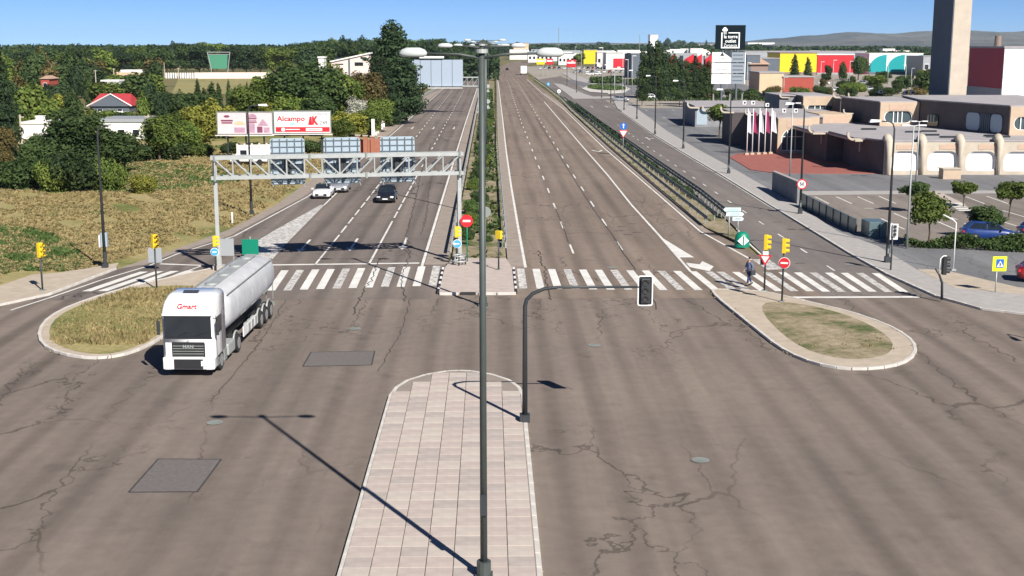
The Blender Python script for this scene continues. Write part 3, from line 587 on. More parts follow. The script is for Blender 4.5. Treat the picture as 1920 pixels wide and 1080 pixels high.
# median signals and signs
t = traffic_light(G(861, 488, .12) + (.12,), 'yellow signal with a blue round arrow sign at the gantry foot on the median', 2.15, hh=.75, w=.28, top=-.2)
t.location.x -= .15; t.location.y -= 1.1
MB().disc((.05, -.14, 1.35), .3, .03, 24).build('sign_rim', M['white'], t); MB().disc((.05, -.16, 1.35), .27, .03, 24).build('sign_disc', mat('sign_light_blue', (.08, .35, .6), .4), t)
MB().box((.05, -.185, 1.35), (.3, .02, .07)).disc((-.1, -.185, 1.35), 0, .02, poly=[(0, .12), (-.14, 0), (0, -.12)]).build('arrow_mark', M['white'], t)
t = traffic_light(G(411, 506) + (0,), 'yellow signal with a blue round sign at the left foot of the gantry', 2.1, hh=.7, w=.28, top=-.2); t.location.y -= 1.0
MB().disc((0, -.14, 1.4), .28, .03, 24).build('sign_rim', M['white'], t); MB().disc((0, -.16, 1.4), .25, .03, 24).build('sign_disc', bpy.data.materials['sign_light_blue'], t); MB().box((0, -.185, 1.4), (.28, .02, .06)).build('arrow_mark', M['white'], t)
t = traffic_light(G(935, 506, .12) + (.12,), 'small yellow signal on a thin dark post at the planted median end', 2.35, hh=.55, nl=2, w=.42, rz=math.pi / 2 * .6)
MB().tube([(.03, -.1, 1.9), (.2, -.14, 1.82), (.22, -.14, 1.55), (.05, -.12, 1.45)], .03, 8).build('sign_hoop', M['galvd'], t)
t = thing('no_entry_sign', 'round red no-entry sign with a white bar on the median', 'traffic sign', G(876, 490, .12) + (.12,)); MB().tube([(0, 0, 0), (0, 0, 3.1)], .04, 8).build('post', M['green'], t, True)
MB().disc((-.02, -.06, 2.82), .43, .03, 28).build('sign_disc', M['red'], t); MB().box((-.02, -.085, 2.82), (.52, .02, .14)).build('white_bar', M['white'], t)
t = thing('round_sign', 'grey back of a round sign behind the big median lamp', 'traffic sign', (-.35, 92, .1)); MB().tube([(0, 0, 0), (0, 0, 2.9)], .04, 8).build('post', M['galvd'], t, True); MB().disc((0, -.05, 2.75), .4, .03, 28).build('sign_disc', M['galvd'], t)
t = thing('hazard_marker', 'small plastic guard cylinders wrapped round the gantry foot', 'guard', G(861, 496, .12) + (.12,))
for z in (.25, .62): MB().tube([(.42 * math.cos(a), .42 * math.sin(a), z) for a in [i * math.pi / 8 for i in range(17)]], .06, 6).build('guard_ring', M['galv'], t, True)
for a in (0, 1.6, 3.1, 4.7): MB().tube([(.42 * math.cos(a), .42 * math.sin(a), 0), (.42 * math.cos(a), .42 * math.sin(a), .7)], .05, 6).build('guard_post', M['dark'], t, True)
# mast-arm signal on the near median
x0, y0 = G(984, 790, .13); t = thing('mast_arm_signal', 'black signal with a white rim hung from a curved dark mast arm', 'traffic light', (x0, y0, .13))
ez = GD(1195, 538, y0)[2] - .13; ex = GD(1197, 538, y0)[0] - x0
MB().box((0, 0, .15), (.4, .4, .3)).build('base', M['dark'], t)
MB().tube([(0, 0, 0), (0, 0, ez - .75), (.06, 0, ez - .5), (.3, 0, ez - .25), (.75, 0, ez - .06), (1.3, 0, ez), (ex + .1, 0, ez)], [.11, .085, .08, .075, .07, .06, .045], 12).build('mast_arm', M['dark'], t, True)
c = (ex + .27, 0, ez - .25)
MB().panel(rr(-.3, -.62, .3, .58, .09), [rr(-.255, -.575, .255, .535, .06)], .05, (c[0], c[1] - .03, c[2] + .12), (1, 0, 0)).build('white_rim', M['white'], t)
MB().box((c[0], .03, c[2] + .1), (.5, .04, 1.1)).build('backing_board', M['black'], t)
hd = MB().box((c[0], -.02, c[2] + .1), (.34, .2, .98)).build('signal_head', M['dark'], t, bev=.03)
for k in range(3):
    z = c[2] + .42 - k * .32; MB().disc((c[0], -.13, z), .12, .03, 16).build('signal_lens', M['lens'], t); MB().tube([(c[0] + .13 * math.cos(a), -.2, z + .13 * math.sin(a)) for a in [i * math.pi / 8 for i in range(9)]], .014, 5).build('visor', M['black'], t)
MB().tube([(c[0] + .3, 0, ez - .5), (c[0] + .42, 0, ez - .65), (c[0] + .44, 0, ez - .9)], .02, 6).build('cable', M['black'], t)
# curved mast signal at the right corner
t = thing('corner_signal', 'black signal on a bent post at the corner pavement beside the yellow crossing sign', 'traffic light', G(1766, 562, .12) + (.12,))
MB().tube([(0, 0, 0), (-.05, 0, 1.0), (-.25, 0, 1.5), (-.5, 0, 1.85)], [.08, .075, .06, .05], 10).build('pole', M['dark'], t, True); MB().tube([(-.3, -.05, 1.55), (-.25, -.05, 2.45), (-.1, -.05, 2.6), (.1, -.05, 2.6)], .04, 8).build('hood_edge', M['white'], t, True)
signal_head(t, 2.05, 'black', hh=1.1, nl=3, w=.34, off=(.02, .02))
# crossing sign, speed sign, priority signs
t = thing('crossing_sign', 'fluorescent yellow board with a blue pedestrian crossing sign on a thin post', 'traffic sign', G(1866, 548, .12) + (.12,)); MB().tube([(0, 0, 0), (0, 0, 1.3)], .04, 8).build('post', M['galv'], t, True)
MB().box((.12, -.05, 1.75), (.86, .03, .9), ry=0).build('sign_board', M['lime'], t, bev=.01); MB().box((.14, -.075, 1.78), (.46, .02, .52)).build('blue_square', M['blue'], t)
MB().disc((.14, -.095, 1.75), 0, .015, poly=[(-.2, -.17), (.2, -.17), (0, .2)]).build('white_triangle', M['white'], t)
MB().tube([(.14, -.11, 1.84), (.14, -.11, 1.75), (.19, -.11, 1.62)], .018, 5).tube([(.14, -.11, 1.75), (.08, -.11, 1.62)], .018, 5).tube([(.07, -.11, 1.77), (.2, -.11, 1.76)], .014, 5).build('walking_figure', M['black'], t)
x, y = G(1500, 403); t = thing('speed_sign', 'round white speed limit sign with a red ring reading 50', 'traffic sign', (x + .02, y - .14, 2.75))
MB().disc((0, 0, 0), .45, .03, 32).build('sign_disc', M['white'], t); MB().panel([(.45 * math.cos(a), .45 * math.sin(a)) for a in [i * math.pi / 16 for i in range(32)]], [[(.35 * math.cos(a), .35 * math.sin(a)) for a in [i * math.pi / 16 for i in range(32)]]], .02, (0, -.035, 0), (1, 0, 0)).build('red_ring', M['red'], t)
text('digits', '50', .42, M['black'], t, (0, -.03, 0), ext=.008, bold=.02)
t = thing('give_way_sign', 'inverted white give-way triangle under a blue arrow sign beside the guardrail', 'traffic sign', G(1168, 292)); MB().tube([(0, 0, 0), (0, 0, 4.2)], .045, 8).build('post', M['galv'], t, True)
MB().disc((0, -.06, 4.0), .48, .03, 28).build('blue_disc', M['blue'], t); MB().box((0, -.085, 3.93), (.12, .02, .45)).disc((0, -.085, 4.2), 0, .02, poly=[(-.2, -.08), (.2, -.08), (0, .16)]).build('arrow_mark', M['white'], t)
MB().disc((0, -.06, 2.95), 0, .03, poly=[(-.62, .5), (.62, .5), (0, -.55)]).build('triangle_border', M['red'], t); MB().disc((0, -.085, 2.98), 0, .02, poly=[(-.47, .38), (.47, .38), (0, -.4)]).build('triangle_face', M['white'], t)
t = thing('round_sign', 'small round white sign behind the curving guardrail', 'traffic sign', G(1048, 187)); MB().tube([(0, 0, 0), (0, 0, 2.3)], .06, 8).build('post', M['galv'], t, True); MB().disc((0, -.06, 2.3), .5, .03, 24).build('sign_disc', M['white'], t); MB().disc((0, -.085, 2.3), .22, .02, 16).build('centre_mark', M['galvd'], t)
t = thing('blue_sign', 'small blue sign in the verge of the service road entrance', 'traffic sign', G(1028, 164)); MB().box((0, 0, 1.2), (1.0, .06, 1.0)).build('sign_board', mat('sign_sky_blue', (.05, .35, .6), .4), t); MB().box((0, -.04, 1.2), (.2, .02, .5)).build('white_mark', M['white'], t); MB().tube([(0, .03, 0), (0, .03, 1.6)], .05, 6).build('post', M['galv'], t)
for px, py, k in ((915, 205, 0), (915, 178, 1)):
    t = thing('median_sign', ['pair of pale signs on a post in the median', 'smaller pair of pale signs farther down the median'][k], 'traffic sign', G(px, py + 14)); hz = 3.2 + k
    MB().tube([(0, 0, 0), (0, 0, hz)], .05, 6).build('post', M['galvd'], t); MB().disc((0, -.05, hz), .45, .03, 20).build('sign_disc', M['galv'], t); MB().disc((0, -.05, hz - 1.1), 0, .03, poly=[(-.5, -.4), (.5, -.4), (0, .45)]).build('sign_triangle', M['galv'], t)
# direction signs
t = thing('direction_sign', 'three white-blue arrow direction panels on two posts at the separator end', 'direction sign', G(1366, 444, .1) + (.1,))
for x, h in ((0, 2.3), (.7, 2.0)): MB().tube([(x, 0, 0), (x, 0, h)], .06, 8).build('post', M['galv'], t, True)
pw = mat('direction_panel', (.62, .78, .8), .5, var=.04)
for z, x0, x1, d in ((2.15, -.35, .88, -1), (1.78, -.25, 1.0, 1), (1.42, .25, 1.0, 1)):
    hh = .15; pl = [(x0, -hh), (x1, -hh), (x1 + .14, 0), (x1, hh), (x0, hh)] if d > 0 else [(x0, -hh), (x1, -hh), (x1, hh), (x0, hh), (x0 - .14, 0)]
    q = MB().disc((0, -.08, z), 0, .04, poly=pl).build('arrow_panel', pw, t)
    MB().box(((x0 + x1) / 2 + .05, -.105, z + .04), ((x1 - x0) * .55, .01, .045)).box(((x0 + x1) / 2, -.105, z - .06), ((x1 - x0) * .7, .01, .04)).build('lettering_bar', M['adteal' if z > 2 else 'adgrey'], t)
t = thing('divergence_marker', 'rounded green divergence marker with two white arrowheads', 'road marker', G(1391, 463, .1) + (.1,))
n = 22; vs = []
for z, k in ((0, 1), (.62, .98), (.95, .8), (1.14, .35)):
    for i in range(n): a = 2 * math.pi * i / n; vs.append((.56 * k * math.cos(a), .42 * k * math.sin(a), z))
MB().add(vs, [(j * n + i, j * n + (i + 1) % n, (j + 1) * n + (i + 1) % n, (j + 1) * n + i) for j in range(3) for i in range(n)] + [tuple(3 * n + i for i in range(n))]).build('marker_body', M['green'], t, True)
for s in (-1, 1): MB().disc((s * .05, -.44, .52), 0, .03, poly=[(0, -.34), (s * .38, 0), (0, .36)]).build('white_arrowhead', M['totem'], t)
# ---- roadside guardrails: posts and rail are parts
def guardrail(name_lab, pts, cat='guardrail', h=.72, post=4.0, two=False, mm='galv', height=None):
    P0 = pts[0]; t = thing('guardrail', name_lab, cat, (P0[0], P0[1], 0)); pts = [Vector((p[0], p[1], 0)) for p in pts]
    b = MB(); prof = [(0, .16), (.05, .10), (-.02, .0), (.05, -.10), (0, -.16)]
    for zz in ((h,) if not two else (h, h - .34)):
        vs = []
        for i, p in enumerate(pts):
            d = (pts[min(i + 1, len(pts) - 1)] - pts[max(i - 1, 0)]).normalized(); nn = Vector((d.y, -d.x, 0))
            for off in (0, .035):
                for a, z in (prof if off == 0 else prof[::-1]): q = p + nn * (a + off); vs.append((q.x, q.y, zz + z * (.8 if two else 1)))
        m = 10; b.add(vs, [(i * m + k, i * m + (k + 1) % m, (i + 1) * m + (k + 1) % m, (i + 1) * m + k) for i in range(len(pts) - 1) for k in range(m)] + [tuple(range(m)), tuple((len(pts) - 1) * m + k for k in range(m))])
    b.build('rail', M[mm], t, world=True)
    tot = 0; pm = None; s = post * .3; n = 0
    for a, c_ in zip(pts[:-1], pts[1:]):
        L = (c_ - a).length; d = (c_ - a) / L
        while s < tot + L:
            q = a + d * (s - tot) - Vector((t.location.x, t.location.y, 0))
            if n < 290:
                if pm is None: pm = MB().box((0, .0, (h + .1) / 2), (.1, .07, h + .1)).build('post', M[mm], t); pm.location = q
                else:
                    o = pm.copy(); S.collection.objects.link(o); o.location = q
            n += 1; s += post
        tot += L
    return t
guardrail('long weathered guardrail along the right carriageway side of the separator', [(17.95, 104), (17.9, 125), (17.95, 188), (18.6, 290), (19.6, 352), (19.8, 450), (19.5, 560)], mm='galvd')
guardrail('second weathered guardrail down the middle of the separator', [(19.1, 106), (19.0, 131), (19.0, 188), (19.8, 290), (20.4, 352)], h=.78, mm='galvd')
guardrail('dark low railing along the service road side of the separator', [(20.2, 107.7), (20.55, 123.4), (20.45, 156), (20.4, 230), (20.9, 312)], 'railing', h=.95, post=2.0, two=True, mm='galvd')
guardrail('guardrail on the median edge beside the left carriageway', [(-2.85, 90), (-2.9, 146), (-2.95, 224), (-3, 318), (-2.9, 440)], mm='galv')
guardrail('guardrail on the median edge beside the right carriageway', [(1.15, 92), (1.15, 190), (1.7, 300), (2.2, 400), (3.1, 600)], mm='galv')
t = guardrail('pale guardrail at the left verge under the tall dark conifer', [(-19.6, 235), (-19.8, 297), (-19, 383), (-18, 440)], mm='galv')
t = thing('verge_post', 'small white marker post at the field edge near the gantry leg', 'marker post', G(436, 420)); MB().box((0, 0, .5), (.12, .05, 1.0)).build('post', M['white'], t)
# ---- sign gantries
def gantry(A, B, h, lab, boards, chord=.24, depth=1.3, extra=None):
    A = Vector((A[0], A[1], 0)); B = Vector((B[0], B[1], 0)); d = B - A; L = d.length; rz = math.atan2(d.y, d.x)
    t = thing('sign_gantry', lab, 'gantry', tuple(A), rz)
    for x in (0, L): MB().box((x, 0, h / 2), (.26, .3, h)).build('leg', M['galv'], t, bev=.02); MB().box((x, 0, .2), (.8, .7, .4)).build('footing', M['pave'], t)
    for z in (h - .12, h - .12 - depth):
        MB().box((L / 2, -.35, z), (L + .5, .16, chord)).build('chord', M['galv'], t); MB().box((L / 2, .35, z), (L + .5, .16, chord)).build('chord', M['galv'], t)
    n = 14
    for k in range(n + 1):
        x = L * k / n; w = .07
        MB().tube([(x, -.35, h - depth - .05), (x, -.35, h - .2)], w * .8, 6).build('upright', M['galv'], t)
        if k < n:
            a, b_ = (h - .2, h - depth - .05) if k < n / 2 else (h - depth - .05, h - .2)
            MB().tube([(x, -.35, a), (x + L / n, -.35, b_)], w * .8, 6).build('brace', M['galv'], t)
            MB().tube([(x, .35, a), (x + L / n, .35, b_)], w * .6, 6).tube([(x, -.35, h - .12), (x + L / n, .35, h - .12)], w * .7, 6).build('brace', M['galv'], t)
    for x in (0, L * .38, L * .61, L):
        for z in (h - .12, h - .12 - depth): MB().box((x, -.38, z), (.12, .26, chord + .16)).build('flange', M['galvd'], t)
    return t, L, rz
A = G(411, 508); B = G(862, 492)
t, L, rz = gantry(A, B, 7.65, 'galvanised lattice gantry over the left carriageway with three sign boards', 3)
for x0, x1 in ((3.62, 5.9), (7.15, 9.6), (10.95, 13.3)):
    z0, z1 = 5.6, 8.7; xc = (x0 + x1) / 2
    p = MB().disc((xc, .62, (z0 + z1) / 2), 0, .05, poly=[(a - xc, b_ - (z0 + z1) / 2) for a, b_ in rr(x0, z0, x1, z1, .2)]).build('sign_board', M['panel'], t)
    for k in range(8): q = MB().box((xc, .565, z0 + .2 + k * (z1 - z0 - .4) / 7), (x1 - x0 - .04, .05, .055)).build('board_rib', M['rib'], t); q.parent = p; KIDS[t.name].remove(q)
    for k in range(5): q = MB().box((x0 + .16 + k * (x1 - x0 - .32) / 4, .53, (z0 + z1) / 2), (.06, .06, z1 - z0 - .1)).build('board_stiffener', M['rib'], t); q.parent = p; KIDS[t.name].remove(q)
    MB().box((xc - .1, .3, 7.0), (.3, .5, 1.0)).box((xc + .15, .25, 6.6), (.14, .4, 1.3)).build('sign_lamp_box', M['dark'], t)
    MB().tube([(x0 + .1, -.3, z0 - .05), (x0 + .1, .6, z0 + .3)], .03, 5).tube([(x1 - .1, -.3, z0 - .05), (x1 - .1, .6, z0 + .3)], .03, 5).build('bracket', M['galv'], t)['kind'] = 'stuff'
A2 = G(752, 212); B2 = G(897, 214)
t, L, rz = gantry((A2[0], A2[1]), (B2[0], A2[1]), 7.9, 'distant lattice gantry across the left carriageway with one huge pale board', 1, depth=1.9)
x0 = GD(769, 140, A2[1])[0] - A2[0]; x1 = GD(868, 140, A2[1])[0] - A2[0]
p = MB().box(((x0 + x1) / 2, -.62, 8.75), (x1 - x0, .08, 5.7)).build('sign_board', mat('big_board_back', (.36, .43, .52), .5, .1, var=.05), t)
for k in range(1, 5): MB().box((x0 + (x1 - x0) * k / 5, -.68, 8.75), (.1, .05, 5.7)).build('board_seam', M['rib'], t)
MB().box(((x0 + x1) / 2 - .3, -1.0, 5.5), (x1 - x0 + .4, .8, .12)).build('walkway', M['white'], t)
MB().box(((x0 + x1) / 2 - 1, -.4, 12.1), (5.4, 1.5, .5)).build('lamp_cover', M['white'], t, bev=.2)
# small direction panels standing at the island
t = thing('small_panel', 'grey back of a small square panel near the blue round sign', 'sign', G(427, 508)); MB().box((0, 0, 1.6), (.95, .05, 1.15)).build('board', M['mgrey'], t); [MB().tube([(s * .42, .06, 0), (s * .42, .06, 2.2)], .035, 6).build('post', M['galv'], t) for s in (-1, 1)]
t = thing('small_panel', 'pale square panel behind the post of the island traffic light', 'sign', G(292, 506)); MB().box((0, 0, 1.0), (.9, .05, 1.0)).build('board', M['mgrey'], t); MB().tube([(0, .06, 0), (0, .06, 1.5)], .035, 6).build('post', M['galv'], t)
gb = thing('green_sign', 'small green board standing behind the tanker truck at the gore', 'sign', (GD(453, 463, 88.5)[0], 88.5)); MB().box((.6, 0, GD(469, 463, 88.5)[2]), (1.15, .06, 1.1)).build('board', M['green'], gb, bev=.02); MB().tube([(.6, .07, 0), (.6, .07, 1.6)], .05, 6).build('post', M['galv'], gb)
# ---- parking ramp walls
def wallseg(name, lab, a, b_, h0, h1, th, m, cat='wall', z=0):
    a = Vector(a); b_ = Vector(b_); d = (b_ - a).normalized(); n = Vector((-d.y, d.x)) * th
    o = thing(name, lab, cat, (a.x, a.y, z)); vs = [(a.x, a.y, z), (b_.x, b_.y, z), (b_.x, b_.y, z + h1), (a.x, a.y, z + h0)]; vs += [(p[0] + n.x, p[1] + n.y, p[2]) for p in vs]
    MB().add(vs, [(0, 1, 2, 3), (7, 6, 5, 4), (0, 4, 5, 1), (1, 5, 6, 2), (2, 6, 7, 3), (3, 7, 4, 0)]).build('panel', m, o, world=True); return o, a, b_, d
w1, a, b_, d = wallseg('ramp_wall', 'tall dark concrete wall of the parking ramp with a pale coping', G(1447, 357), G(1494, 384), 1.9, 2.05, .35, M['concd'])
MB().add([(a.x - .05, a.y - .1, 1.92), (b_.x, b_.y - .1, 2.07), (b_.x + .4, b_.y + .2, 2.07), (a.x + .35, a.y + .3, 1.92), (a.x - .05, a.y - .1, 2.02), (b_.x, b_.y - .1, 2.19), (b_.x + .4, b_.y + .2, 2.19), (a.x + .35, a.y + .3, 2.02)], [(0, 1, 2, 3), (7, 6, 5, 4), (0, 4, 5, 1), (1, 5, 6, 2), (2, 6, 7, 3), (3, 7, 4, 0)]).build('coping', M['pave'], w1, world=True)
w2, a, b_, d = wallseg('ramp_screen', 'long green-grey screen panels edging the parking ramp', G(1500, 388), G(1604, 438), 1.35, 1.15, .1, M['glassg'], 'screen')
for k in range(9):
    p = Vector(a).lerp(Vector(b_), k / 8); MB().box((p.x - .03, p.y - .05, .66), (.05, .05, 1.34 - .02 * k)).build('mullion', M['dark'], w2, world=True)
t = thing('utility_cabinet', 'grey-green metal enclosure at the car park edge beside the lamp post', 'cabinet', G(1645, 446)); MB().box((0, 1, .62), (1.4, 2.2, 1.24)).build('body', M['glassg'], t, bev=.02); MB().box((.1, -.11, .6), (.05, .02, 1.1)).build('door_seam', M['black'], t)
t = thing('ticket_booth', 'small beige booth block in front of the white arched shutters', 'booth', G(1785, 336)); MB().box((0, .8, .55), (2.0, 1.5, 1.1)).build('body', M['conc'], t); MB().box((0, .8, 1.14), (2.2, 1.7, .1)).build('top_slab', M['concw'], t)
# ---- poster hoardings
def hoarding(name, lab, px0, px1, pyt, pyb, D, parts):
    a = GD(px0, pyb, D); b_ = GD(px1, pyb, D); top = GD(px0, pyt, D)[2]; w = b_[0] - a[0]; h = top - a[2]
    t = thing(name, lab, 'billboard', (a[0], D, 0)); z0 = a[2]
    MB().box((w / 2, .1, z0 + h / 2), (w, .2, h)).build('board', M['white'], t)
    MB().panel([(-.1, -.1), (w + .1, -.1), (w + .1, h + .12), (-.1, h + .12)], [[(.03, .03), (w - .03, .03), (w - .03, h - .03), (.03, h - .03)]], .1, (0, -.03, z0), (1, 0, 0)).build('frame', M['galvd'], t)
    for k in range(3): MB().box((w * (k + .5) / 3, .3, z0 / 2), (.18, .18, z0)).build('support_post', M['dark'], t)
    MB().box((w / 2, -.35, z0 - .18), (w + .6, .5, .07)).build('walkway', M['white'], t)
    def bx(n, m, x0, z0_, x1, z1, l=0): MB().box((w * (x0 + x1) / 2, -.01 - l * .012, z0 + h * (z0_ + z1) / 2), (w * (x1 - x0), .012, h * (z1 - z0_))).build(n, M[m], t)
    return t, w, h, z0, bx
t, w, h, z0, bx = hoarding('billboard', 'white poster hoarding reading Alcampo with a red band', 515, 620, 209, 249, 168, 0)
text('lettering', 'Alcampo', h * .33, M['red'], t, (w * .3, -.03, z0 + h * .66), width=w * .5, bold=.02)
text('lettering', 'UTEBO', h * .16, M['adteal'], t, (w * .3, -.03, z0 + h * .42), width=w * .2, bold=.01); text('lettering', 'A 5 MINUTOS', h * .1, M['adgrey'], t, (w * .82, -.03, z0 + h * .88), width=w * .26)
text('lettering', '249', h * .24, M['adgrey'], t, (w * .88, -.03, z0 + h * .47), width=w * .14, bold=.01)
bx('red_band', 'red', .02, .04, .985, .27); bx('white_label', 'totem', .56, .09, .85, .22, 1); bx('label_line', 'red', .6, .14, .81, .165, 2); bx('label_line', 'totem', .2, .14, .45, .18, 1)
text('lettering', 'K', h * .5, M['red'], t, (w * .72, -.03, z0 + h * .56), width=w * .11, bold=.06)
MB().disc((w * .65, -.03, z0 + h * .56), 0, .012, poly=[(-.35, -h * .19), (.18, -h * .19), (.12, h * .2), (-.12, h * .2)]).build('road_mark', M['red'], t); MB().disc((w * .155, -.03, z0 + h * .155), h * .09, .012, 16).build('round_mark', M['totem'], t)
t, w, h, z0, bx = hoarding('billboard', 'pink and cream poster hoarding with drawn burgers in two panels', 409, 511, 211, 251, 168, 0)
bx('poster', 'adpink', .01, .02, .525, .98); bx('poster', 'adpink', .545, .02, .99, .98); bx('panel_seam', 'black', .525, 0, .545, 1, 2)
MB().disc((w * .17, -.03, z0 + h * .82), 0, .012, poly=[(h * .14 * math.cos(a), h * .06 * math.sin(a)) for a in [i * math.pi / 8 for i in range(16)]]).build('badge', M['adplum'], t)
bx('lettering_bar', 'adplum', .06, .58, .28, .66, 1); bx('lettering_bar', 'adplum', .07, .48, .27, .55, 1); bx('burger', 'admauve', .3, .05, .5, .3, 1); MB().disc((w * .4, -.03, z0 + h * .42), 0, .012, poly=[(w * .1 * math.cos(a), h * .17 * math.sin(a)) for a in [i * math.pi / 8 for i in range(9)]]).build('burger', M['cream'], t)
bx('burger', 'admauve', .56, .05, .68, .5, 1); bx('burger', 'adplum', .55, .52, .72, .58, 1); bx('burger', 'admauve', .56, .6, .71, .68, 1); bx('burger', 'adplum', .55, .7, .72, .76, 1); MB().disc((w * .635, -.03, z0 + h * .78), 0, .012, poly=[(w * .085 * math.cos(a), h * .16 * math.sin(a)) for a in [i * math.pi / 8 for i in range(9)]]).build('burger', M['admauve'], t)
bx('burger', 'adplum', .72, .05, .82, .34, 1); bx('burger', 'admauve', .84, .05, .95, .3, 1); MB().disc((w * .83, -.03, z0 + h * .5), 0, .012, poly=[(-w * .1, -h * .12), (w * .1, -h * .12), (0, h * .2)]).build('burger', M['admauve'], t)
# concrete utility poles in the left distance
for k, (px, pb, pt) in enumerate(((95, 170, 143), (143, 176, 136), (181, 174, 131), (215, 168, 128), (309, 146, 117), (335, 148, 127), (43, 300, 215), (280, 262, 215), (233, 158, 138))):
    x, y = G(px, pb); t = thing('utility_pole', f'{["short", "tall", "slim", "straight", "distant", "squat", "close", "leaning", "faint"][k]} pale concrete pole among the trees, {ORD[k]} of the nine on the left', 'utility pole', (x, y)); hh = GD(px, pt, y)[2]
    MB().tube([(0, 0, 0), (0, 0, hh)], [.2, .12], 6).build('shaft', M['concw'], t); MB().box((0, 0, hh - .3), (1.1, .12, .12)).build('crossarm', M['concw'], t)
# ================================================================ buildings
def zat(px, py, D): return GD(px, py, D)[2]
def xat(px, D): return GD(px, 150, D)[0]
def hole(x0, y0, x1, y1, D, X0, zb, r, r2=None):
    a = GD(x0, y1, D); b_ = GD(x1, y0, D); return rr(a[0] - X0, a[2] - zb, b_[0] - X0, b_[2] - zb, r, 6, r2)
bld = thing('retail_building', 'low beige concrete retail complex with rounded openings and flat grey roofs', 'building', (45.6, 146.4, 0))
def facade(D, X0, X1, zb, zt, holes, m='conc', fill='glassb', bars=(), depth=.35, par=bld):
    MB().panel([(0, 0), (X1 - X0, 0), (X1 - X0, zt - zb), (0, zt - zb)], holes, depth, (X0, D, zb), (1, 0, 0)).build('wall', M[m], par, world=True)
    for k, h in enumerate(holes):
        xs = [p[0] for p in h]; zs = [p[1] for p in h]; x0, x1, z0, z1 = min(xs) + X0, max(xs) + X0, min(zs) + zb, max(zs) + zb
        fr = MB().panel([(p[0], p[1]) for p in h], [[((p[0] - (min(xs) + max(xs)) / 2) * .93 + (min(xs) + max(xs)) / 2, (p[1] - (min(zs) + max(zs)) / 2) * .93 + (min(zs) + max(zs)) / 2) for p in h]], .08, (X0, D + .1, zb), (1, 0, 0)).build('window_frame', M['white'], par, world=True)
        o = MB().b2((x0 - .1, D + .3, z0 - .1), (x1 + .1, D + .34, z1 + .1)).build('pane' if fill != 'wallb' else 'shutter', M[fill], fr); KIDS[fr.name] = [o]
        o.data.transform(Matrix.Translation((-par.location.x, -par.location.y, -par.location.z)))
        for b_ in bars:
            if b_ < 0: q = MB().b2((x0, D + .16, z0 + (z1 - z0) * -b_ - .05), (x1, D + .26, z0 + (z1 - z0) * -b_ + .05)).build('mullion', M['white'], fr)
            else: q = MB().b2((x0 + (x1 - x0) * b_ - .06, D + .16, z0), (x0 + (x1 - x0) * b_ + .06, D + .26, z1)).build('mullion', M['white'], fr)
            q.data.transform(Matrix.Translation((-par.location.x, -par.location.y, -par.location.z)))
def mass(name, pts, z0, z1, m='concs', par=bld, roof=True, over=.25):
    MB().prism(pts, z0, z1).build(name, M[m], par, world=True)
    if roof:
        c = Vector((sum(p[0] for p in pts) / len(pts), sum(p[1] for p in pts) / len(pts)))
        q = [((Vector(p[:2]) - c) * (1 + over / max(4, (Vector(p[:2]) - c).length)) + c) for p in pts]
        MB().prism(q, z1 + .003, z1 + .16).build('roof', M['roof'], par, world=True)
def spout(x, y, z, rz=0, s=1.0, par=bld):
    """curled gutter end at a roof corner"""
    mb = MB(Matrix.Translation((x, y, z)) @ Matrix.Rotation(rz, 4, 'Z') @ Matrix.Scale(s, 4))
    pts = [(.75 * math.cos(a) - .75, .75 * math.sin(a) + .75) for a in [R(-200 + i * 20) for i in range(6)]]
    out = [(p[0], p[1]) for p in pts] + [(.6, -.02), (.6, .2)] + [(-.75 + .5 * math.cos(a), .75 + .5 * math.sin(a)) for a in [R(-100 - i * 20) for i in range(6)]]
    mb.disc((0, 0, 0), 0, .3, poly=out).build('gutter_spout', M['concw'], par, world=True)
def trim(D, x0, x1, z0, z1): MB().b2((x0, D - .035, z0), (x1, D - .004, z1)).build('wall_panel', M['conc2'], bld, world=True)
M['conc2'] = mat('warm_panel', (.5, .36, .27), .85, var=.1)
# lower front block with the white shutters
zt = 3.75; X0 = 45.6
hs = [hole(1670, 283.5, 1726, 320, 146.4, X0, 0, .95, .45), hole(1738, 283.5, 1798, 320, 146.4, X0, 0, .95, .45), hole(1810, 284, 1869, 320.5, 146.4, X0, 0, .95, .45), hole(1880, 284.5, 1940, 321, 146.4, X0, 0, .95, .45), hole(1951, 285, 2010, 321, 146.4, X0, 0, .95, .45)]
facade(146.4, X0, 68, 0, zt, hs, 'concw', 'wallb')
mass('block', [(45.6, 146.85), (68, 146.85), (68, 181), (43.2, 181), (43.2, 163), (45.3, 162.8), (44.6, 155)], 0, zt, 'concs', roof=False)
MB().prism([(45.9, 147.3), (68.3, 147.3), (68.3, 181.5), (41.6, 181.5), (41.6, 163.6), (43.5, 163.4), (43.5, 152), (44.6, 151)], zt + .005, zt + .2).build('roof', M['roof'], bld, world=True)
for x in (45.95, 49.9, 54.3, 58.8, 63.2, 67.4):
    MB().tube([(x, 146.25, 0), (x, 146.2, 2.2), (x, 146.1, zt + .25)], [.22, .24, .42], 10).tube([(x, 146.1, zt), (x, 146.9, zt + .45), (x, 148.2, zt + .25)], [.45, .55, .2], 10).build('buttress', M['concw'], bld, True, world=True)
random.seed(3)
for k in range(16):
    x = 48 + random.uniform(0, 18); y = 150 + random.uniform(0, 18)
    if y > 149 + (66 - x) * 1.1: continue
    MB().b2((x, y, zt + .2), (x + 1.9, y + .45, zt + .42)).build('roof_light', M['glass'], bld, world=True)
for p in ((44.0, 151.5, 3.6), (42.4, 163.9, 3.6)): spout(p[0], p[1], p[2])
MB().b2((41.5, 163.5, 3.5), (43.4, 181, 3.74)).b2((43.4, 151, 3.5), (44.3, 163.3, 3.74)).build('eaves', M['concw'], bld, world=True)
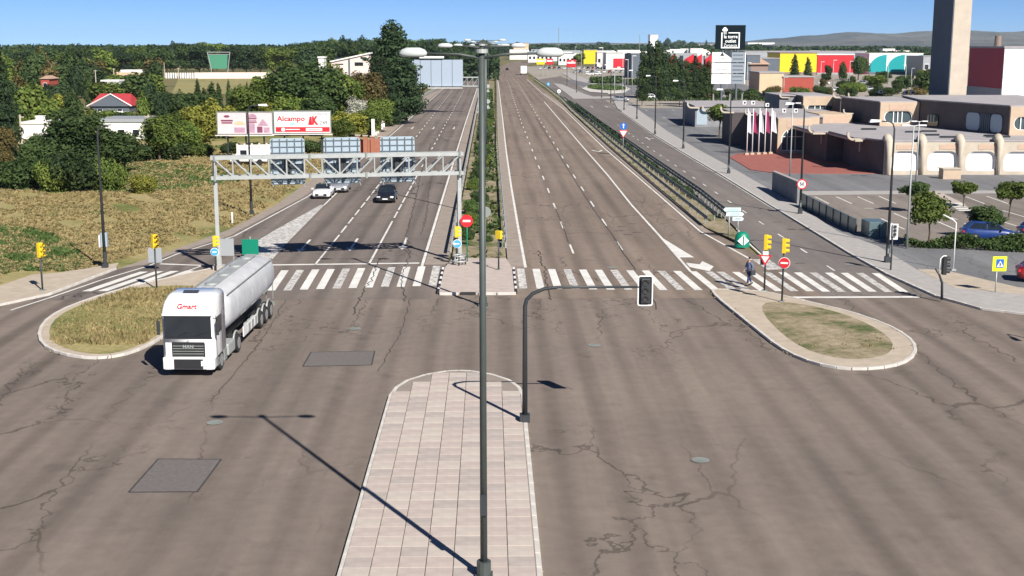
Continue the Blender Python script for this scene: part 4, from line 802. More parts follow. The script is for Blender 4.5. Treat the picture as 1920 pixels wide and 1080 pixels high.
# upper blocks on its roof
u0 = G(1649, 239, zt); u1 = G(1722, 239, zt); zu = zat(1685, 192, u0[1])
facade(u0[1], u0[0], u1[0], zt + .2, zu, [hole(1657, 208, 1712, 231, u0[1], u0[0], zt + .2, .82)], 'conc', 'glassb', (.34, .49, .64))
mass('upper_block', [(u0[0], u0[1] + .4), (u1[0], u0[1] + .4), (u1[0] + 2, u0[1] + 16), (u0[0] - 1.0, u0[1] + 16)], zt, zu - .01, 'concs')
MB().panel(rr(0, 0, 9, 1.9, .9), [], .1, (u0[0] - .72, u0[1] + 12.0, zt + .75), (.07, -1, 0)).build('blank_oval', M['panel'], bld, world=True)
v0 = G(1892, 257, zt); zv = zat(1892, 200, v0[1]); dd = Vector((v0[0] - u1[0], v0[1] - u1[1]))
facade(v0[1], v0[0], v0[0] + 12, zt + .2, zv, [hole(1900, 219, 1948, 244, v0[1], v0[0], zt + .2, .8)], 'conc', 'glassb', (.3, .5, .7))
mass('upper_block', [(v0[0], v0[1] + .4), (v0[0] + 12, v0[1] + .4), (v0[0] + 14, u1[1] + 14), (u1[0] + 2.1, u1[1] + 14), (u1[0] + .1, u1[1])], zt, zv - .01, 'concs')
dn = dd.normalized(); nrm = Vector((-dn.y, dn.x)) * -1
if nrm.x > 0: nrm = -nrm
def onwall(s0, s1, z0, z1, name, m, r=.3, off=.06):
    o = Vector(u1) + dn * s0 + nrm * off; MB().panel(rr(0, 0, s1 - s0, z1 - z0, r), [], .08, (o.x, o.y, z0), (dn.x, dn.y, 0)).build(name, M[m], bld, world=True)
onwall(10.5, 13.2, zt + .4, zt + 2.6, 'blank_panel', 'panel', .6); onwall(15.4, 17.6, zt + .4, zt + 2.6, 'blank_panel', 'panel', .6)
for k in range(5): onwall(13.35 + k * .4, 13.6 + k * .4, zt + .35, zt + 2.6, 'blind', 'slate', .02)
onwall(2, 4.4, zt + .4, zt + 1.9, 'pane', 'glass', .4)
trim(u0[1], u0[0] + 1.2, u1[0] - 1.3, zt + 2.35, zt + 3.1)
for x in (46.9, 51.9, 56.4, 61.0): trim(146.4, x + 0, x + 2.3, 2.95, 3.5)
for x, y in ((44.4, 152.5), (43.0, 165)): MB().tube([(x, y, 3.5), (x, y, 2.2)], .09, 6).build('downpipe', M['concw'], bld, world=True)
# tower slab
tx0 = xat(1781, 188); tx1 = xat(1813.5, 188); M['towerc'] = mat('tower_concrete', (.5, .43, .35), .85, var=.1, scale=.8)
MB().prism([(tx0, 188), (tx1, 188), (tx1 + .3, 196.5), (tx0, 196.5)], zt, 31).build('tower', M['towerc'], bld, world=True)
MB().prism([(tx0 - .14, 188.05), (tx0 - .01, 188.05), (tx0 - .01, 196.4), (tx0 - .14, 196.4)], zt, 30.9).build('tower_side_cladding', M['slate'], bld, world=True)  # dark sheet paints the shade of the tower's left face
# middle block with the tall arched windows
A0 = G(1457, 289); zA = zat(1490, 222, A0[1]); A1 = xat(1526, A0[1])
facade(A0[1], A0[0], A1, 0, zA, [hole(1464, 240, 1520, 283, A0[1], A0[0], 0, 1.6, .1)], 'conc', 'glassb', (.22, .5, .78, -.62))
D2 = A0[1] + 2.5; facade(D2, A1, xat(1540, D2), 0, zA, [hole(1528, 238, 1538, 277, D2, A1, 0, .55, .1)], 'conc', 'glassb', (-.62,))
D3 = A0[1] + 5; b0 = xat(1539, D3); b1 = xat(1601, D3); zB = zat(1570, 214, D3)
facade(D3, b0, b1, 0, zB, [hole(1543, 236, 1597, 277, D3, b0, 0, 1.5, .1)], 'conc', 'glassb', (.28, .56, .84, -.62))
mass('block', [(A0[0], A0[1] + .4), (A1, A0[1] + .4), (A1, D2 + .4), (b0, D2 + .4), (b0, D3 + .4), (b1 - .02, D3 + .4), (b1 - .02, 200), (36.4, 200), (36.2, 191), (38.2, 190)], 0, zA - .02, 'concs', roof=True)
MB().b2((b0 + .3, D3 + .5, zA), (b1 - .1, D3 + 9, zB - .05)).build('block', M['conc'], bld, world=True)
MB().b2((A1 + .2, D2 - .8, .06), (b1 - 1.2, D3 - .02, .34)).b2((A1 + .6, D2 - .2, .341), (b1 - 1.4, D3 - .02, .6)).build('entrance_steps', M['redpave'], bld, world=True)
for p, s in (((35.8, 190.6, zA - .1), 1), ((38.0, 184, zA - .1), .9), ((b1 - .2, D3 + .3, zB), .7)): spout(*p, s=s)
Dc = 198.5; c0 = xat(1508, Dc); c1 = xat(1568, Dc); zc = zat(1540, 181, Dc)
facade(Dc, c0, c1, zA, zc, [hole(1513, 197.5, 1564, 208, Dc, c0, zA, .42)], 'conc', 'glassb', (.3, .5, .7))
mass('upper_block', [(c0, Dc + .4), (c1, Dc + .4), (c1, 212), (c0, 212)], zA - .3, zc - .02, 'concs')
mass('upper_block', [(xat(1463, 203), 203), (c0 - .1, 203), (c0 - .1, 214), (xat(1463, 203), 214)], 0, zat(1480, 180, 203), 'concd')
mass('upper_block', [(c1 + .1, 193), (u0[0] - .1, 193), (u0[0] + 1, 216), (c1 + 1.5, 216)], 0, zat(1600, 186, 193), 'concs')
for px, D in ((1470, 205), (1570, 196), (1598, 196)): spout(xat(px, D), D - 2.2, zat(px, 183, D), s=.8)
for k, (px, py, D) in enumerate(((1397, 196, 192), (1413, 196, 192), (1472, 211, 183), (1494, 211, 183), (1700, 183, 199), (1712, 183, 199), (1440, 200, 197), (1652, 185, 203))):
    z = max(zat(px, py, D), zA + .18) if k not in (4, 5, 7) else zu + .1; t = thing('air_conditioner', f'small white rooftop air conditioning box with a dark fan, {ORD[k]} on the retail roofs', 'air conditioner', (xat(px, D), D, z))
    MB().box((0, 0, .28), (.56, .34, .52)).build('casing', M['white'], t, bev=.02); MB().disc((.05, -.18, .28), .16, .03, 16).build('fan_grille', M['black'], t)
trim(A0[1], A0[0] + 1.2, A1 - .4, 3.6, zA - .25); trim(D3, b0 + .5, b1 - .5, 3.9, zB - .3)
# separate wing beyond the shade tree
w_ = thing('retail_wing', 'grey flat-roofed retail wing with a blue-grey end panel beyond the shade tree', 'building', (G(1303, 238)[0], G(1303, 238)[1], 0)); q0 = G(1303, 238); q1 = G(1326, 232)
mass('wall', [q0, (q1[0] + 9, q0[1]), (q1[0] + 12, q0[1] + 22), (q0[0] + 1, q0[1] + 22)], 0, zat(1310, 200, q0[1]), 'concd', w_)
MB().b2((q0[0] + .25, q0[1] - .05, .4), (q0[0] + 2.2, q0[1] - .01, 3.2)).build('end_panel', M['panel'], w_, world=True); spout(q0[0], q0[1] - .4, zat(1310, 203, q0[1]), s=1.1, par=w_); spout(q0[0] + 2.6, q0[1] - .6, zat(1310, 208, q0[1]), s=1, par=w_)
MB().b2((q0[0] + 9, q0[1] - 38, 4.6), (q0[0] + 9.1, q0[1] - 37.9, 4.7)).build('fascia', M['concw'], w_, world=True)
# ---- boxes of the retail parks
def boxb(name, lab, px0, px1, pyt, pyb, m, depth=18, roof='roof', wins=0, cat='building', D=None, front=None, sign=None, wm='glass'):
    D = D or G((px0 + px1) / 2, pyb)[1]; x0 = xat(px0, D); x1 = xat(px1, D); h = zat((px0 + px1) / 2, pyt, D)
    t = thing(name, lab, cat, (x0, D, 0)); w = x1 - x0
    MB().b2((0, 0, 0), (w, depth, h)).build('wall', M[m], t); MB().b2((-.2, -.2, h + .004), (w + .2, depth + .2, h + .35)).build('roof', M[roof], t)
    for k in range(wins):
        xx = w * (k + .5) / wins; f = MB().b2((xx - w / wins * .3, -.12, h * .3), (xx + w / wins * .3, -.01, h * .62)).build('window', M['white'], t)
        o = MB().b2((xx - w / wins * .26, -.16, h * .33), (xx + w / wins * .26, -.125, h * .59)).build('pane', M[wm], f)
    if front: MB().b2((w * front[1], -.3, h * front[2]), (w * front[3], -.02, h * front[4])).build('front_panel', M[front[0]], t)
    return t, w, h
b_, w, h = boxb('warehouse', 'white cladded warehouse with a maroon side behind the concrete tower', 1880, 2010, 90, 182, 'totem', 19, D=262)
MB().b2((-.12, .3, h * .42), (-.01, 18.9, h - .05)).build('side_cladding', M['maroon'], b_); MB().b2((-.16, -.0, 0), (-.13, 19.4, h * .42)).build('side_base', M['mgrey'], b_)
for k in range(7): MB().b2((0, -.05, h * (.1 + .12 * k)), (w, -.005, h * (.1 + .12 * k) + .06)).build('cladding_joint', M['mgrey'], b_)
for k in range(2): MB().b2((-.3, 4 + k * 8, 0), (-.17, 7 + k * 8, 3.4)).build('dock_door', M['slate'], b_)
boxb('mall_wing', 'bright yellow mall frontage with dark trees before it', 1461, 1530, 100, 140, 'myel', 30, 'brown', front=('brown', 0, .0, 1, .12))
boxb('mall_wing', 'bright red mall frontage between the yellow wing and the round tree', 1531, 1599, 103, 140, 'mred', 30, 'whitewall', front=('mgrey', 0, .0, 1, .1))
bt, w, h = boxb('mall_wing', 'mall frontage of three turquoise quarter-round sails in white frames', 1628, 1728, 101, 139, 'totem', 26, 'whitewall')
for k, (a, b_) in enumerate(((0, .32), (.34, .66), (.68, 1.0))):
    W_ = w * (b_ - a); o = [(0, 0), (W_, 0), (W_, h * .96)] + [(W_ - W_ * math.sin(i * math.pi / 2 / 8), h * .25 + h * .71 * math.cos(i * math.pi / 2 / 8)) for i in range(1, 9)]
    MB().panel(o, [], .3, (w * a, -.35, 0), (1, 0, 0)).build('sail_panel', M['mcyan'], bt)
MB().b2((0, -.5, 0), (w, -.36, h * .1)).build('ground_floor', M['slate'], bt)
boxb('mall_wing', 'grey wing of the mall right of the turquoise sails', 1729, 1770, 106, 142, 'mgrey', 26, 'roof', 3)
boxb('mall_hall', 'long low grey-roofed mall hall behind the coloured fronts', 1395, 1620, 97, 128, 'mgrey', 60, D=760)
boxb('mall_hall', 'slate cladded gabled hall left of the yellow frontage', 1425, 1460, 110, 144, 'slate', 34); boxb('mall_hall', 'slate hall with sloping roofline beside the totem', 1399, 1424, 103, 150, 'slate', 30)
t, w, h = boxb('kiosk_house', 'small brown building with a hipped tile roof behind the cream wall', 1407, 1439, 122, 150, 'brown', 10, 'brown'); MB().add([(-1, -1, h + .3), (w + 1, -1, h + .3), (w + 1, 11, h + .3), (-1, 11, h + .3), (w * .35, 5, h + 3), (w * .65, 5, h + 3)], [(0, 1, 5, 4), (1, 2, 5), (2, 3, 4, 5), (3, 0, 4)]).build('hipped_roof', M['tile'], t)
boxb('shop_block', 'plain cream rendered block behind the car park trees', 1424, 1469, 137, 176, 'cream', 16); boxb('shop_block', 'terracotta rendered block beside the cream one', 1468, 1526, 145, 176, 'terra', 14)
boxb('mall_hall', 'dark blue-grey cladded hall with white roof edge left of the poplars', 1183, 1232, 101, 146, 'slate', 30, 'mgrey')
boxb('shop_block', 'white shop with a large red sign front by the roundabout', 1136, 1181, 100, 130, 'whitewall', 22, 'mgrey', front=('mred', .3, .1, .98, .68))
boxb('shop_block', 'bright yellow curved shop front by the far parking', 1094, 1119, 94, 120, 'myel', 14); boxb('shop_block', 'pale pink shop front right of the yellow one', 1119, 1136, 99, 126, 'pinkwall', 14, wins=2)
boxb('shop_block', 'white roofed shop behind the red roadside billboard', 1047, 1076, 101, 122, 'whitewall', 20, 'slate', 4); boxb('shop_block', 'glass and white canopy building at the bend of the road', 990, 1036, 98, 117, 'whitewall', 20, 'panel', 6)
boxb('apartment_block', 'cream flat-roofed block on the skyline right of the median lamps', 963, 991, 81, 108, 'cream', 16, 'brown', 4)
boxb('silo_block', 'tall white tower block on the skyline above the poplars', 1218, 1232, 66, 104, 'totem', 12, 'cream', D=800); 
for k, (a, b_, tt, pb, m, rf, lb) in enumerate(((1000, 1048, 92, 103, 'whitewall', 'mgrey', 'low white shed beyond the bend'), (1030, 1062, 88, 97, 'totem', 'slate', 'white shed with a dark roof on the plain'), (1078, 1112, 88, 96, 'cream', 'whitewall', 'cream shed left of the yellow shop'), (1122, 1160, 87, 96, 'whitewall', 'totem', 'white shed beyond the pink shop'), (1156, 1216, 86, 95, 'slate', 'slate', 'long dark shed on the skyline'),
    (1120, 1150, 82, 88, 'totem', 'panel', 'bluish warehouse far off on the skyline'), (1150, 1208, 80, 87, 'panel', 'totem', 'pale far warehouse roofs'), (1236, 1296, 86, 97, 'pinkwall', 'brown', 'pink factory shed with a red roof edge'), (1290, 1340, 84, 92, 'whitewall', 'totem', 'white far shed left of the sign tower'), (1400, 1450, 80, 92, 'totem', 'whitewall', 'far white silo sheds right of the sign tower'), (1462, 1500, 82, 90, 'whitewall', 'totem', 'far white shed beyond the mall'),
    (1540, 1600, 88, 96, 'totem', 'whitewall', 'long white roof beyond the red frontage'), (1650, 1758, 92, 101, 'totem', 'brown', 'long pale roof beyond the turquoise sails'), (1240, 1334, 94, 104, 'mgrey', 'roof', 'grey mall roof behind the poplars'))):
    boxb('warehouse', lb, a, b_, tt, pb, m, 40, rf, 5 if pb > 92 else 0)
ft = thing('far_chimney', 'brown factory chimney on the skyline above the warehouse', 'chimney', (xat(1866, 900), 900, 0)); MB().tube([(0, 0, 0), (0, 0, zat(1866, 67, 900))], [2.6, 2.2], 12).build('shaft', M['brown'], ft)
for k, (px, pt, D) in enumerate(((1047, 52, 1500), (1198, 66, 1600))):
    t = thing('radio_mast', ['hair-thin radio mast on the skyline above the bend', 'thin dark mast on the skyline left of the white tower block'][k], 'mast', (xat(px, D), D, 0)); MB().tube([(0, 0, 0), (0, 0, zat(px, pt, D))], .35, 5).build('shaft', M['galvd'], t)
# red sails among the poplars
for k, (a, b_) in enumerate(((1253, 1266), (1284, 1300), (1302, 1315), (1322, 1334))):
    D = 430; x0 = xat(a, D); x1 = xat(b_, D); z1 = zat(a, 101, D); t = thing('red_sail', f'{["first", "second", "third", "fourth"][k]} red mall sail showing through the poplars, counted from the road', 'facade sail', (x0, D, 0))
    MB().panel([(0, 0), (x1 - x0, 0), (x1 - x0, z1), (0, z1 - 1.6)], [], .4, (0, 0, 0), (1, 0, 0)).build('panel', M['mred'], t); MB().b2((-.6, .5, 0), (x1 - x0 + 1.0, 9, z1 - .6)).build('hall_bay', M['mgrey'], t)
# ---- totem and sign tower
D = 300; x0, x1, x2 = xat(1334, D), xat(1370, D), xat(1397, D)
t = thing('shop_totem', 'tall totem of white and grey tenant panels below the black sign', 'sign', (x0, D, 0)); w1, w2 = x1 - x0, x2 - x0
for k, (a, b_) in enumerate(((98, 116.5), (118.5, 137), (139, 157))):
    za, zb = zat(1350, b_, D), zat(1350, a, D)
    poly = [(0, za), (w1, za), (w1, zb), (0, zb)] if k else [(0, za), (w1, za), (w1, za + (zb - za) * .4), (w1 * .55, zb), (0, zb)]
    MB().panel(poly, [], .5, (0, 0, 0), (1, 0, 0)).build('tenant_panel', M['totem'], t)
    text('lettering', ['Outlet', 'Pepe Jeans', 'CT'][k], .75, M['adgrey'], t, (w1 * (.5 if k < 2 else .22), -.03, (za + zb) / 2 - .2), width=[1.8, 2.6, 1.1][k])
    if k == 0: MB().disc((w1 * .52, -.03, (za + zb) / 2 + .6), 0, .02, poly=[(-.5, -.3), (.5, -.3), (0, .6)]).build('logo_mark', M['black'], t)
    MB().b2((w1 + .1, .05, za), (w2 - .25, .45, zb)).build('grey_panel', M['totemg'], t)
    for j in range(2): MB().b2((w1 + .35, .02, za + .6 + j * .9), (w2 - .6, .05, za + .85 + j * .9)).build('lettering_bar', M['slate'], t)
MB().b2((w2 - .2, 0, zat(1350, 157, D)), (w2, .5, zat(1350, 99, D))).build('edge_strip', M['totem'], t)
for x in (.6, w1, w2 - .5): MB().b2((x - .15, .2, 0), (x + .15, .5, 3.5)).build('leg', M['galvd'], t)
x0, x1 = xat(1340, 308), xat(1395, 308); z0, z1 = zat(1367, 92.5, 308), zat(1367, 47, 308); w = x1 - x0
t = thing('sign_tower', 'square black sign tower board reading la torre outlet Zaragoza', 'sign', (x0, 308, 0))
MB().b2((0, 0, z0), (w, .8, z1)).build('board', M['navy'], t)
zc_ = z1 - z0
MB().panel([(w * .18, z0 + .25), (w * .81, z0 + .25), (w * .81, z0 + zc_ * .7), (w * .42, z0 + zc_ * .7), (w * .42, z0 + zc_ * .66), (w * .77, z0 + zc_ * .66), (w * .77, z0 + .5), (w * .22, z0 + .5), (w * .22, z0 + zc_ * .7), (w * .18, z0 + zc_ * .7)], [], .04, (0, -.05, 0), (1, 0, 0)).build('frame_line', M['totem'], t)
MB().disc((w * .3, -.04, z0 + zc_ * .84), .42, .04, 14).disc((w * .25, -.05, z0 + zc_ * .8), .3, .04, 12).disc((w * .35, -.06, z0 + zc_ * .8), .3, .04, 12).b2((w * .26, -.09, z0 + zc_ * .62), (w * .285, -.07, z0 + zc_ * .84)).b2((w * .32, -.09, z0 + zc_ * .62), (w * .345, -.07, z0 + zc_ * .84)).build('tree_logo', M['totem'], t)
for s, k in (('la torre', .5), ('outlet', .32), ('Zaragoza', .14)): text('lettering', s, 1.1, M['totem'], t, (w * .5, -.04, z0 + zc_ * (k + .02)), width=w * (.46 if k < .4 or k == .5 else .4) * (.8 if s == 'outlet' else 1), bold=.02 if k > .2 else 0)
for k in range(6):
    a = w * (.2 + .1 * k); MB().tube([(a, .4, z0), (a + w * .1 * (1 if k % 2 else -1), .4, z0 - 1.3)], .1, 5).build('lattice_brace', M['slate'], t)
for s in (.25, .75): MB().tube([(w * s, .4, 0), (w * s, .4, z0)], .28, 8).build('column', M['slate'], t)
# ---- roadside boards far off
for px0, px1, a, b_, m, lb in ((1062, 1080, 112, 126, 'mred', 'red roadside billboard beyond the roundabout'), (1006, 1021, 110, 121, 'myel', 'pale yellow roadside board at the bend'), (1024, 1037, 110, 121, 'mred', 'pinkish red roadside board beside the yellow one')):
    D = 620; x0, x1 = xat(px0, D), xat(px1, D); t = thing('billboard', lb, 'billboard', (x0, D, 0)); MB().b2((0, 0, zat(px0, b_, D)), (x1 - x0, .4, zat(px0, a, D))).build('board', M[m], t); MB().b2((.5, .1, 0), (.8, .3, zat(px0, b_, D))).b2((x1 - x0 - .8, .1, 0), (x1 - x0 - .5, .3, zat(px0, b_, D))).build('legs_frame', M['galvd'], t); MB().b2((.4, -.04, zat(px0, (a + b_) / 2, D)), (x1 - x0 - .4, -.01, zat(px0, (a + b_) / 2, D) + .7)).build('lettering_bar', M['totem'], t)
# ---- houses on the left
def house(lab, px0, px1, pyt, pye, D, m, rm_, depth=9, gable=True, wins=2, zb=0):
    x0, x1 = xat(px0, D), xat(px1, D); ze = zat(px0, pye, D); zr = zat(px0, pyt, D); w = x1 - x0; t = thing('house', lab, 'house', (x0, D, 0))
    MB().b2((0, 0, 0), (w, depth, ze)).build('wall', M[m], t); e = .4
    if gable: MB().add([(-e, -e, ze), (w + e, -e, ze), (w + e, depth + e, ze), (-e, depth + e, ze), (w * .1, depth / 2, zr), (w * .9, depth / 2, zr)], [(0, 1, 5, 4), (1, 2, 5), (2, 3, 4, 5), (3, 0, 4), (3, 2, 1, 0)]).build('roof', M[rm_], t)
    else: MB().b2((-.2, -.2, ze + .003), (w + .2, depth, zr)).build('roof', M[rm_], t)
    for k in range(wins):
        xx = w * (k + .5) / wins; f = MB().b2((xx - .6, -.08, max(.5, ze - 2.4)), (xx + .6, -.01, ze - 1.1)).build('window', M['white'], t); MB().b2((xx - .5, -.12, max(.6, ze - 2.3)), (xx + .5, -.085, ze - 1.2)).build('pane', M['glass'], f)
    return t, w, ze, zr
house('white flat-roofed house half hidden by trees at the far left', 32, 90, 229, 232, 205, 'whitewall', 'whitewall', gable=False, wins=0)
t = thing('roof_hut', 'small white box standing on the flat white roof at the left', 'roof hut', (xat(62, 208), 208, zat(62, 229, 208))); MB().b2((0, 0, 0), (1.1, 1.2, .9)).build('body', M['whitewall'], t); MB().b2((-.1, -.1, .9), (1.2, 1.3, 1.0)).build('lid', M['whitewall'], t)
t, w, ze, zr = house('white house with a sloping roof edge behind the dark shrubs', 180, 264, 223, 229, 205, 'whitewall', 'mgrey', gable=False, wins=3)
t, w, ze, zr = house('house with a red and grey gabled roof and white eaves among the trees', 166, 240, 177, 199, 290, 'slate', 'redtile', 10)
MB().tube([(-.6, -.6, ze), (w * .55, -.6, zr + .1), (w + .6, -.6, ze)], .16, 4).b2((.5, -.7, ze - 1.4), (w, -.55, ze - 1.1)).build('eaves_board', M['white'], t); MB().panel([(0, ze), (w, ze), (w * .55, zr)], [], .2, (0, -.5, 0), (1, 0, 0)).build('gable', M['slate'], t)
house('large beige villa with a tiled roof on the wooded rise', 203, 247, 104, 117, 640, 'cream', 'tile', 10, wins=3); house('cream annex below the tiled villa', 228, 268, 131, 136, 560, 'cream', 'whitewall', 8, False, 3)
house('small orange rendered house behind a concrete pole', 76, 92, 142, 148, 380, 'terra', 'tile', 8, wins=1); house('pale house with dark roof in the trees', 78, 108, 118, 125, 430, 'whitewall', 'slate', 8, wins=2)
house('long white farm shed low among the trees', 190, 222, 150, 153, 370, 'whitewall', 'whitewall', 6, False, 0); house('little white shed at the foot of the concrete poles', 86, 112, 168, 171, 330, 'whitewall', 'totem', 5, False, 0)
D = 400; x0, x1 = xat(622, D), xat(692, D); t = thing('house', 'pink modern house with a single slanting roof beside the tall conifer', 'house', (x0, D, 0)); w = x1 - x0
z0, z1 = zat(622, 117, D), zat(690, 101, D)
MB().panel([(0, 0), (w, 0), (w, z1), (0, z0)], [rr(w * .62, zat(0, 124, D), w * .85, zat(0, 117, D), .05), rr(w * .1, zat(0, 122, D), w * .32, zat(0, 119.5, D), .05), rr(w * .78, zat(0, 111, D), w * .95, zat(0, 107, D), .05)], 8, (0, 0, 0), (1, 0, 0)).build('wall', M['pinkwall'], t)
MB().panel([(-.5, z0), (w + .5, z1 + .05), (w + .5, z1 + .45), (-.5, z0 + .4)], [], 9, (0, -.5, 0), (1, 0, 0)).build('roof', M['whitewall'], t)
MB().b2((w * .1, .3, zat(0, 122, D)), (w * .95, .4, zat(0, 106, D) - .4)).build('pane', M['glass'], t); MB().b2((w * .45, -.05, 0), (w * .5, -.01, z0 + 1)).build('dark_strip', M['slate'], t)
house('small white house corner left of the pink modern house', 598, 608, 106, 109, 330, 'whitewall', 'whitewall', 5, False, 0)
for k, (a, b_, D, zz) in enumerate(((365, 512, 575, 2.7), (310, 364, 580, 2.2))):
    o, *_ = wallseg('boundary_wall', ['long whitewashed wall across the far field', 'grey ruined wall left of the long whitewashed wall'][k], (xat(a, D), D), (xat(b_, D), D + 4), zz, zz, .4, M['pinkwall' if k == 0 else 'concd'])
    for j in (range(12) if k else ()): x = xat(a, D) + (xat(b_, D) - xat(a, D)) * (j + .5) / 12; MB().b2((x - .3, D - .15, 0), (x + .3, D - .02 + 4 * j / 12 - 4 * j / 12, zz + .3)).build('pier', M['whitewall'], o, world=True)
D = 600; x0, x1 = xat(391, D), xat(433, D); t = thing('green_screen', 'big green mesh screen in a pale frame at the sports ground', 'screen', (x0, D, 0)); w = x1 - x0; za, zb = zat(0, 129, D), zat(0, 98, D)
MB().panel([(w * .12, za), (w * .85, za), (w * .9, zb - .9), (w * .05, zb - .9)], [], .1, (0, 0, 0), (1, 0, 0)).build('mesh_panel', mat('green_mesh', (.06, .24, .15), .8), t)
MB().tube([(0, 0, zb), (w * .15, 0, za - 1), (w * .12, 0, 0)], .2, 5).tube([(w, 0, zb), (w * .88, 0, za - 1), (w * .88, 0, 0)], .2, 5).tube([(0, 0, zb), (w, 0, zb)], .18, 5).tube([(0, 0, zb - 1), (w, 0, zb - 1)], .15, 5).build('frame', M['galv'], t)
t = thing('parked_van', 'white van standing below the burger poster hoarding', 'van', (xat(425, 160), 160, 0), group=None); MB().b2((0, 0, .45), (4.6, 1.9, 1.2)).build('lower_body', M['whitev'], t, bev=.08); MB().add([(.6, .1, 1.2), (4.5, .1, 1.2), (4.5, 1.8, 1.2), (.6, 1.8, 1.2), (1.3, .2, 2.05), (4.4, .2, 2.05), (4.4, 1.7, 2.05), (1.3, 1.7, 2.05)], [(0, 1, 5, 4), (1, 2, 6, 5), (2, 3, 7, 6), (3, 0, 4, 7), (4, 5, 6, 7)]).build('upper_body', M['whitev'], t)
for x in (.9, 3.7): MB().disc((x, -.02, .36), .36, .2, 14).build('wheel', M['rubber'], t)
MB().b2((1.3, .08, 1.3), (2.1, .12, 1.85)).build('side_window', M['glass'], t)
o, a, b_, d = wallseg('garden_wall', 'low whitewashed wall under the poster hoardings', (xat(440, 165), 165), (xat(560, 165), 167), 2.1, 2.1, .3, M['whitewall'])
for k in range(10): x = a.x + (b_.x - a.x) * k / 9; MB().b2((x - .12, a.y - .1 + k * .222, 0), (x + .12, a.y - .02 + k * .222, 2.3)).build('pier', M['pinkwall'], o, world=True)
o, a, b_, d = wallseg('verge_wall', 'pale verge wall with piers running along the left carriageway', G(700, 258), G(722, 235), 2.6, 2.4, .3, M['concw'])
for k in range(7): p = a.lerp(b_, k / 6); MB().b2((p.x - .25, p.y - .25, 0), (p.x + .25, p.y + .25, 3.0)).build('pier', M['whitewall'], o, world=True)
t = thing('brick_gateway', 'orange brick gate pillars and wall behind the second gantry board', 'gateway', G(668, 292) + (0,))
for k in range(4): MB().b2((k * .95, -.3 + k * .5, 0), (k * .95 + .55, .3 + k * .5, 2.7 - .1 * k)).build('brick_pillar', M['brick'], t); MB().b2((k * .95 - .08, -.38 + k * .5, 2.71 - .1 * k), (k * .95 + .63, .38 + k * .5, 2.85 - .1 * k)).build('pillar_cap', M['paveb'], t)
MB().b2((0, .9, 0), (3.2, 1.2, 2.1)).build('wall', M['brick'], t)
# ---- flags
for k, px in enumerate((1400, 1410, 1422, 1433.5, 1444.5)):
    x, y = G(px, 291 - k * .5); t = thing('flagpole', ['leftmost of the five flagpoles, white flag', 'second flagpole with a hanging magenta flag', 'middle flagpole with a hanging white flag', 'fourth flagpole with a broad magenta flag', 'rightmost flagpole with a white flag by the arched window'][k], 'flagpole', (x, y, .06), group='five flagpoles at the red plaza')
    MB().tube([(0, 0, 0), (0, 0, 6.25)], [.075, .05], 8).build('pole', M['white'], t, True); MB().box((0, 0, .12), (.5, .5, .25)).build('footing', M['conc'], t)
    random.seed(k + 5); nx, nz = 7, 10; vs = []; wf = .6 if k < 4 else .75
    for j in range(nz):
        for i in range(nx): u = i / (nx - 1); v = j / (nz - 1); vs.append((u * wf * (.55 + .45 * v) + .06, math.sin(u * 9 + v * 2 + k) * .14 * u, 6.0 - 2.9 * v - u * .35))
    MB().add(vs, [(j * nx + i, j * nx + i + 1, (j + 1) * nx + i + 1, (j + 1) * nx + i) for j in range(nz - 1) for i in range(nx - 1)]).build('flag', M['magenta' if k in (1, 3) else 'flagw'], t, True)
# ---- hills on the horizon
random.seed(11)
def hill(px0, px1, D, tops, m):
    vs = []; n = len(tops) * 12; fs = []
    for i in range(n + 1):
        u = i / n * (len(tops) - 1); k = min(int(u), len(tops) - 2); f = u - k; f = f * f * (3 - 2 * f)
        py = tops[k] * (1 - f) + tops[k + 1] * f + random.uniform(-.35, .35); px = px0 + (px1 - px0) * i / n; x, y, z = GD(px, py, D)
        for j, (dy, s) in enumerate(((-900, 0), (-600, .3), (-300, .72), (0, 1), (900, .6))): vs.append((x + 0, D + dy + random.uniform(-60, 60) * (j in (1, 2)), max(z, 0) * s * (1 + random.uniform(-.06, .06) * (j in (1, 2))) - .2))
    MB().add(vs, [(i * 5 + j, (i + 1) * 5 + j, (i + 1) * 5 + j + 1, i * 5 + j + 1) for i in range(n) for j in range(4)]).build('hills', m, None, True)['kind'] = 'structure'
hm = patchy('hazy_hill_scrub', [(.07, .085, .09), (.10, .11, .11), (.15, .15, .14), (.08, .095, .09)], .0012, .006, bump=0)  # scrub tones turned bluish, distance haze painted into the hill colour
hill(1380, 2100, 6200, [82, 72, 66, 60, 63, 58, 57, 60, 56, 62, 58], hm); hill(900, 1500, 7500, [82, 81, 80.5, 80, 81, 80, 79, 78, 79], hm); hill(1420, 2100, 4600, [83, 78, 74, 72, 75, 72, 76, 73], hm)
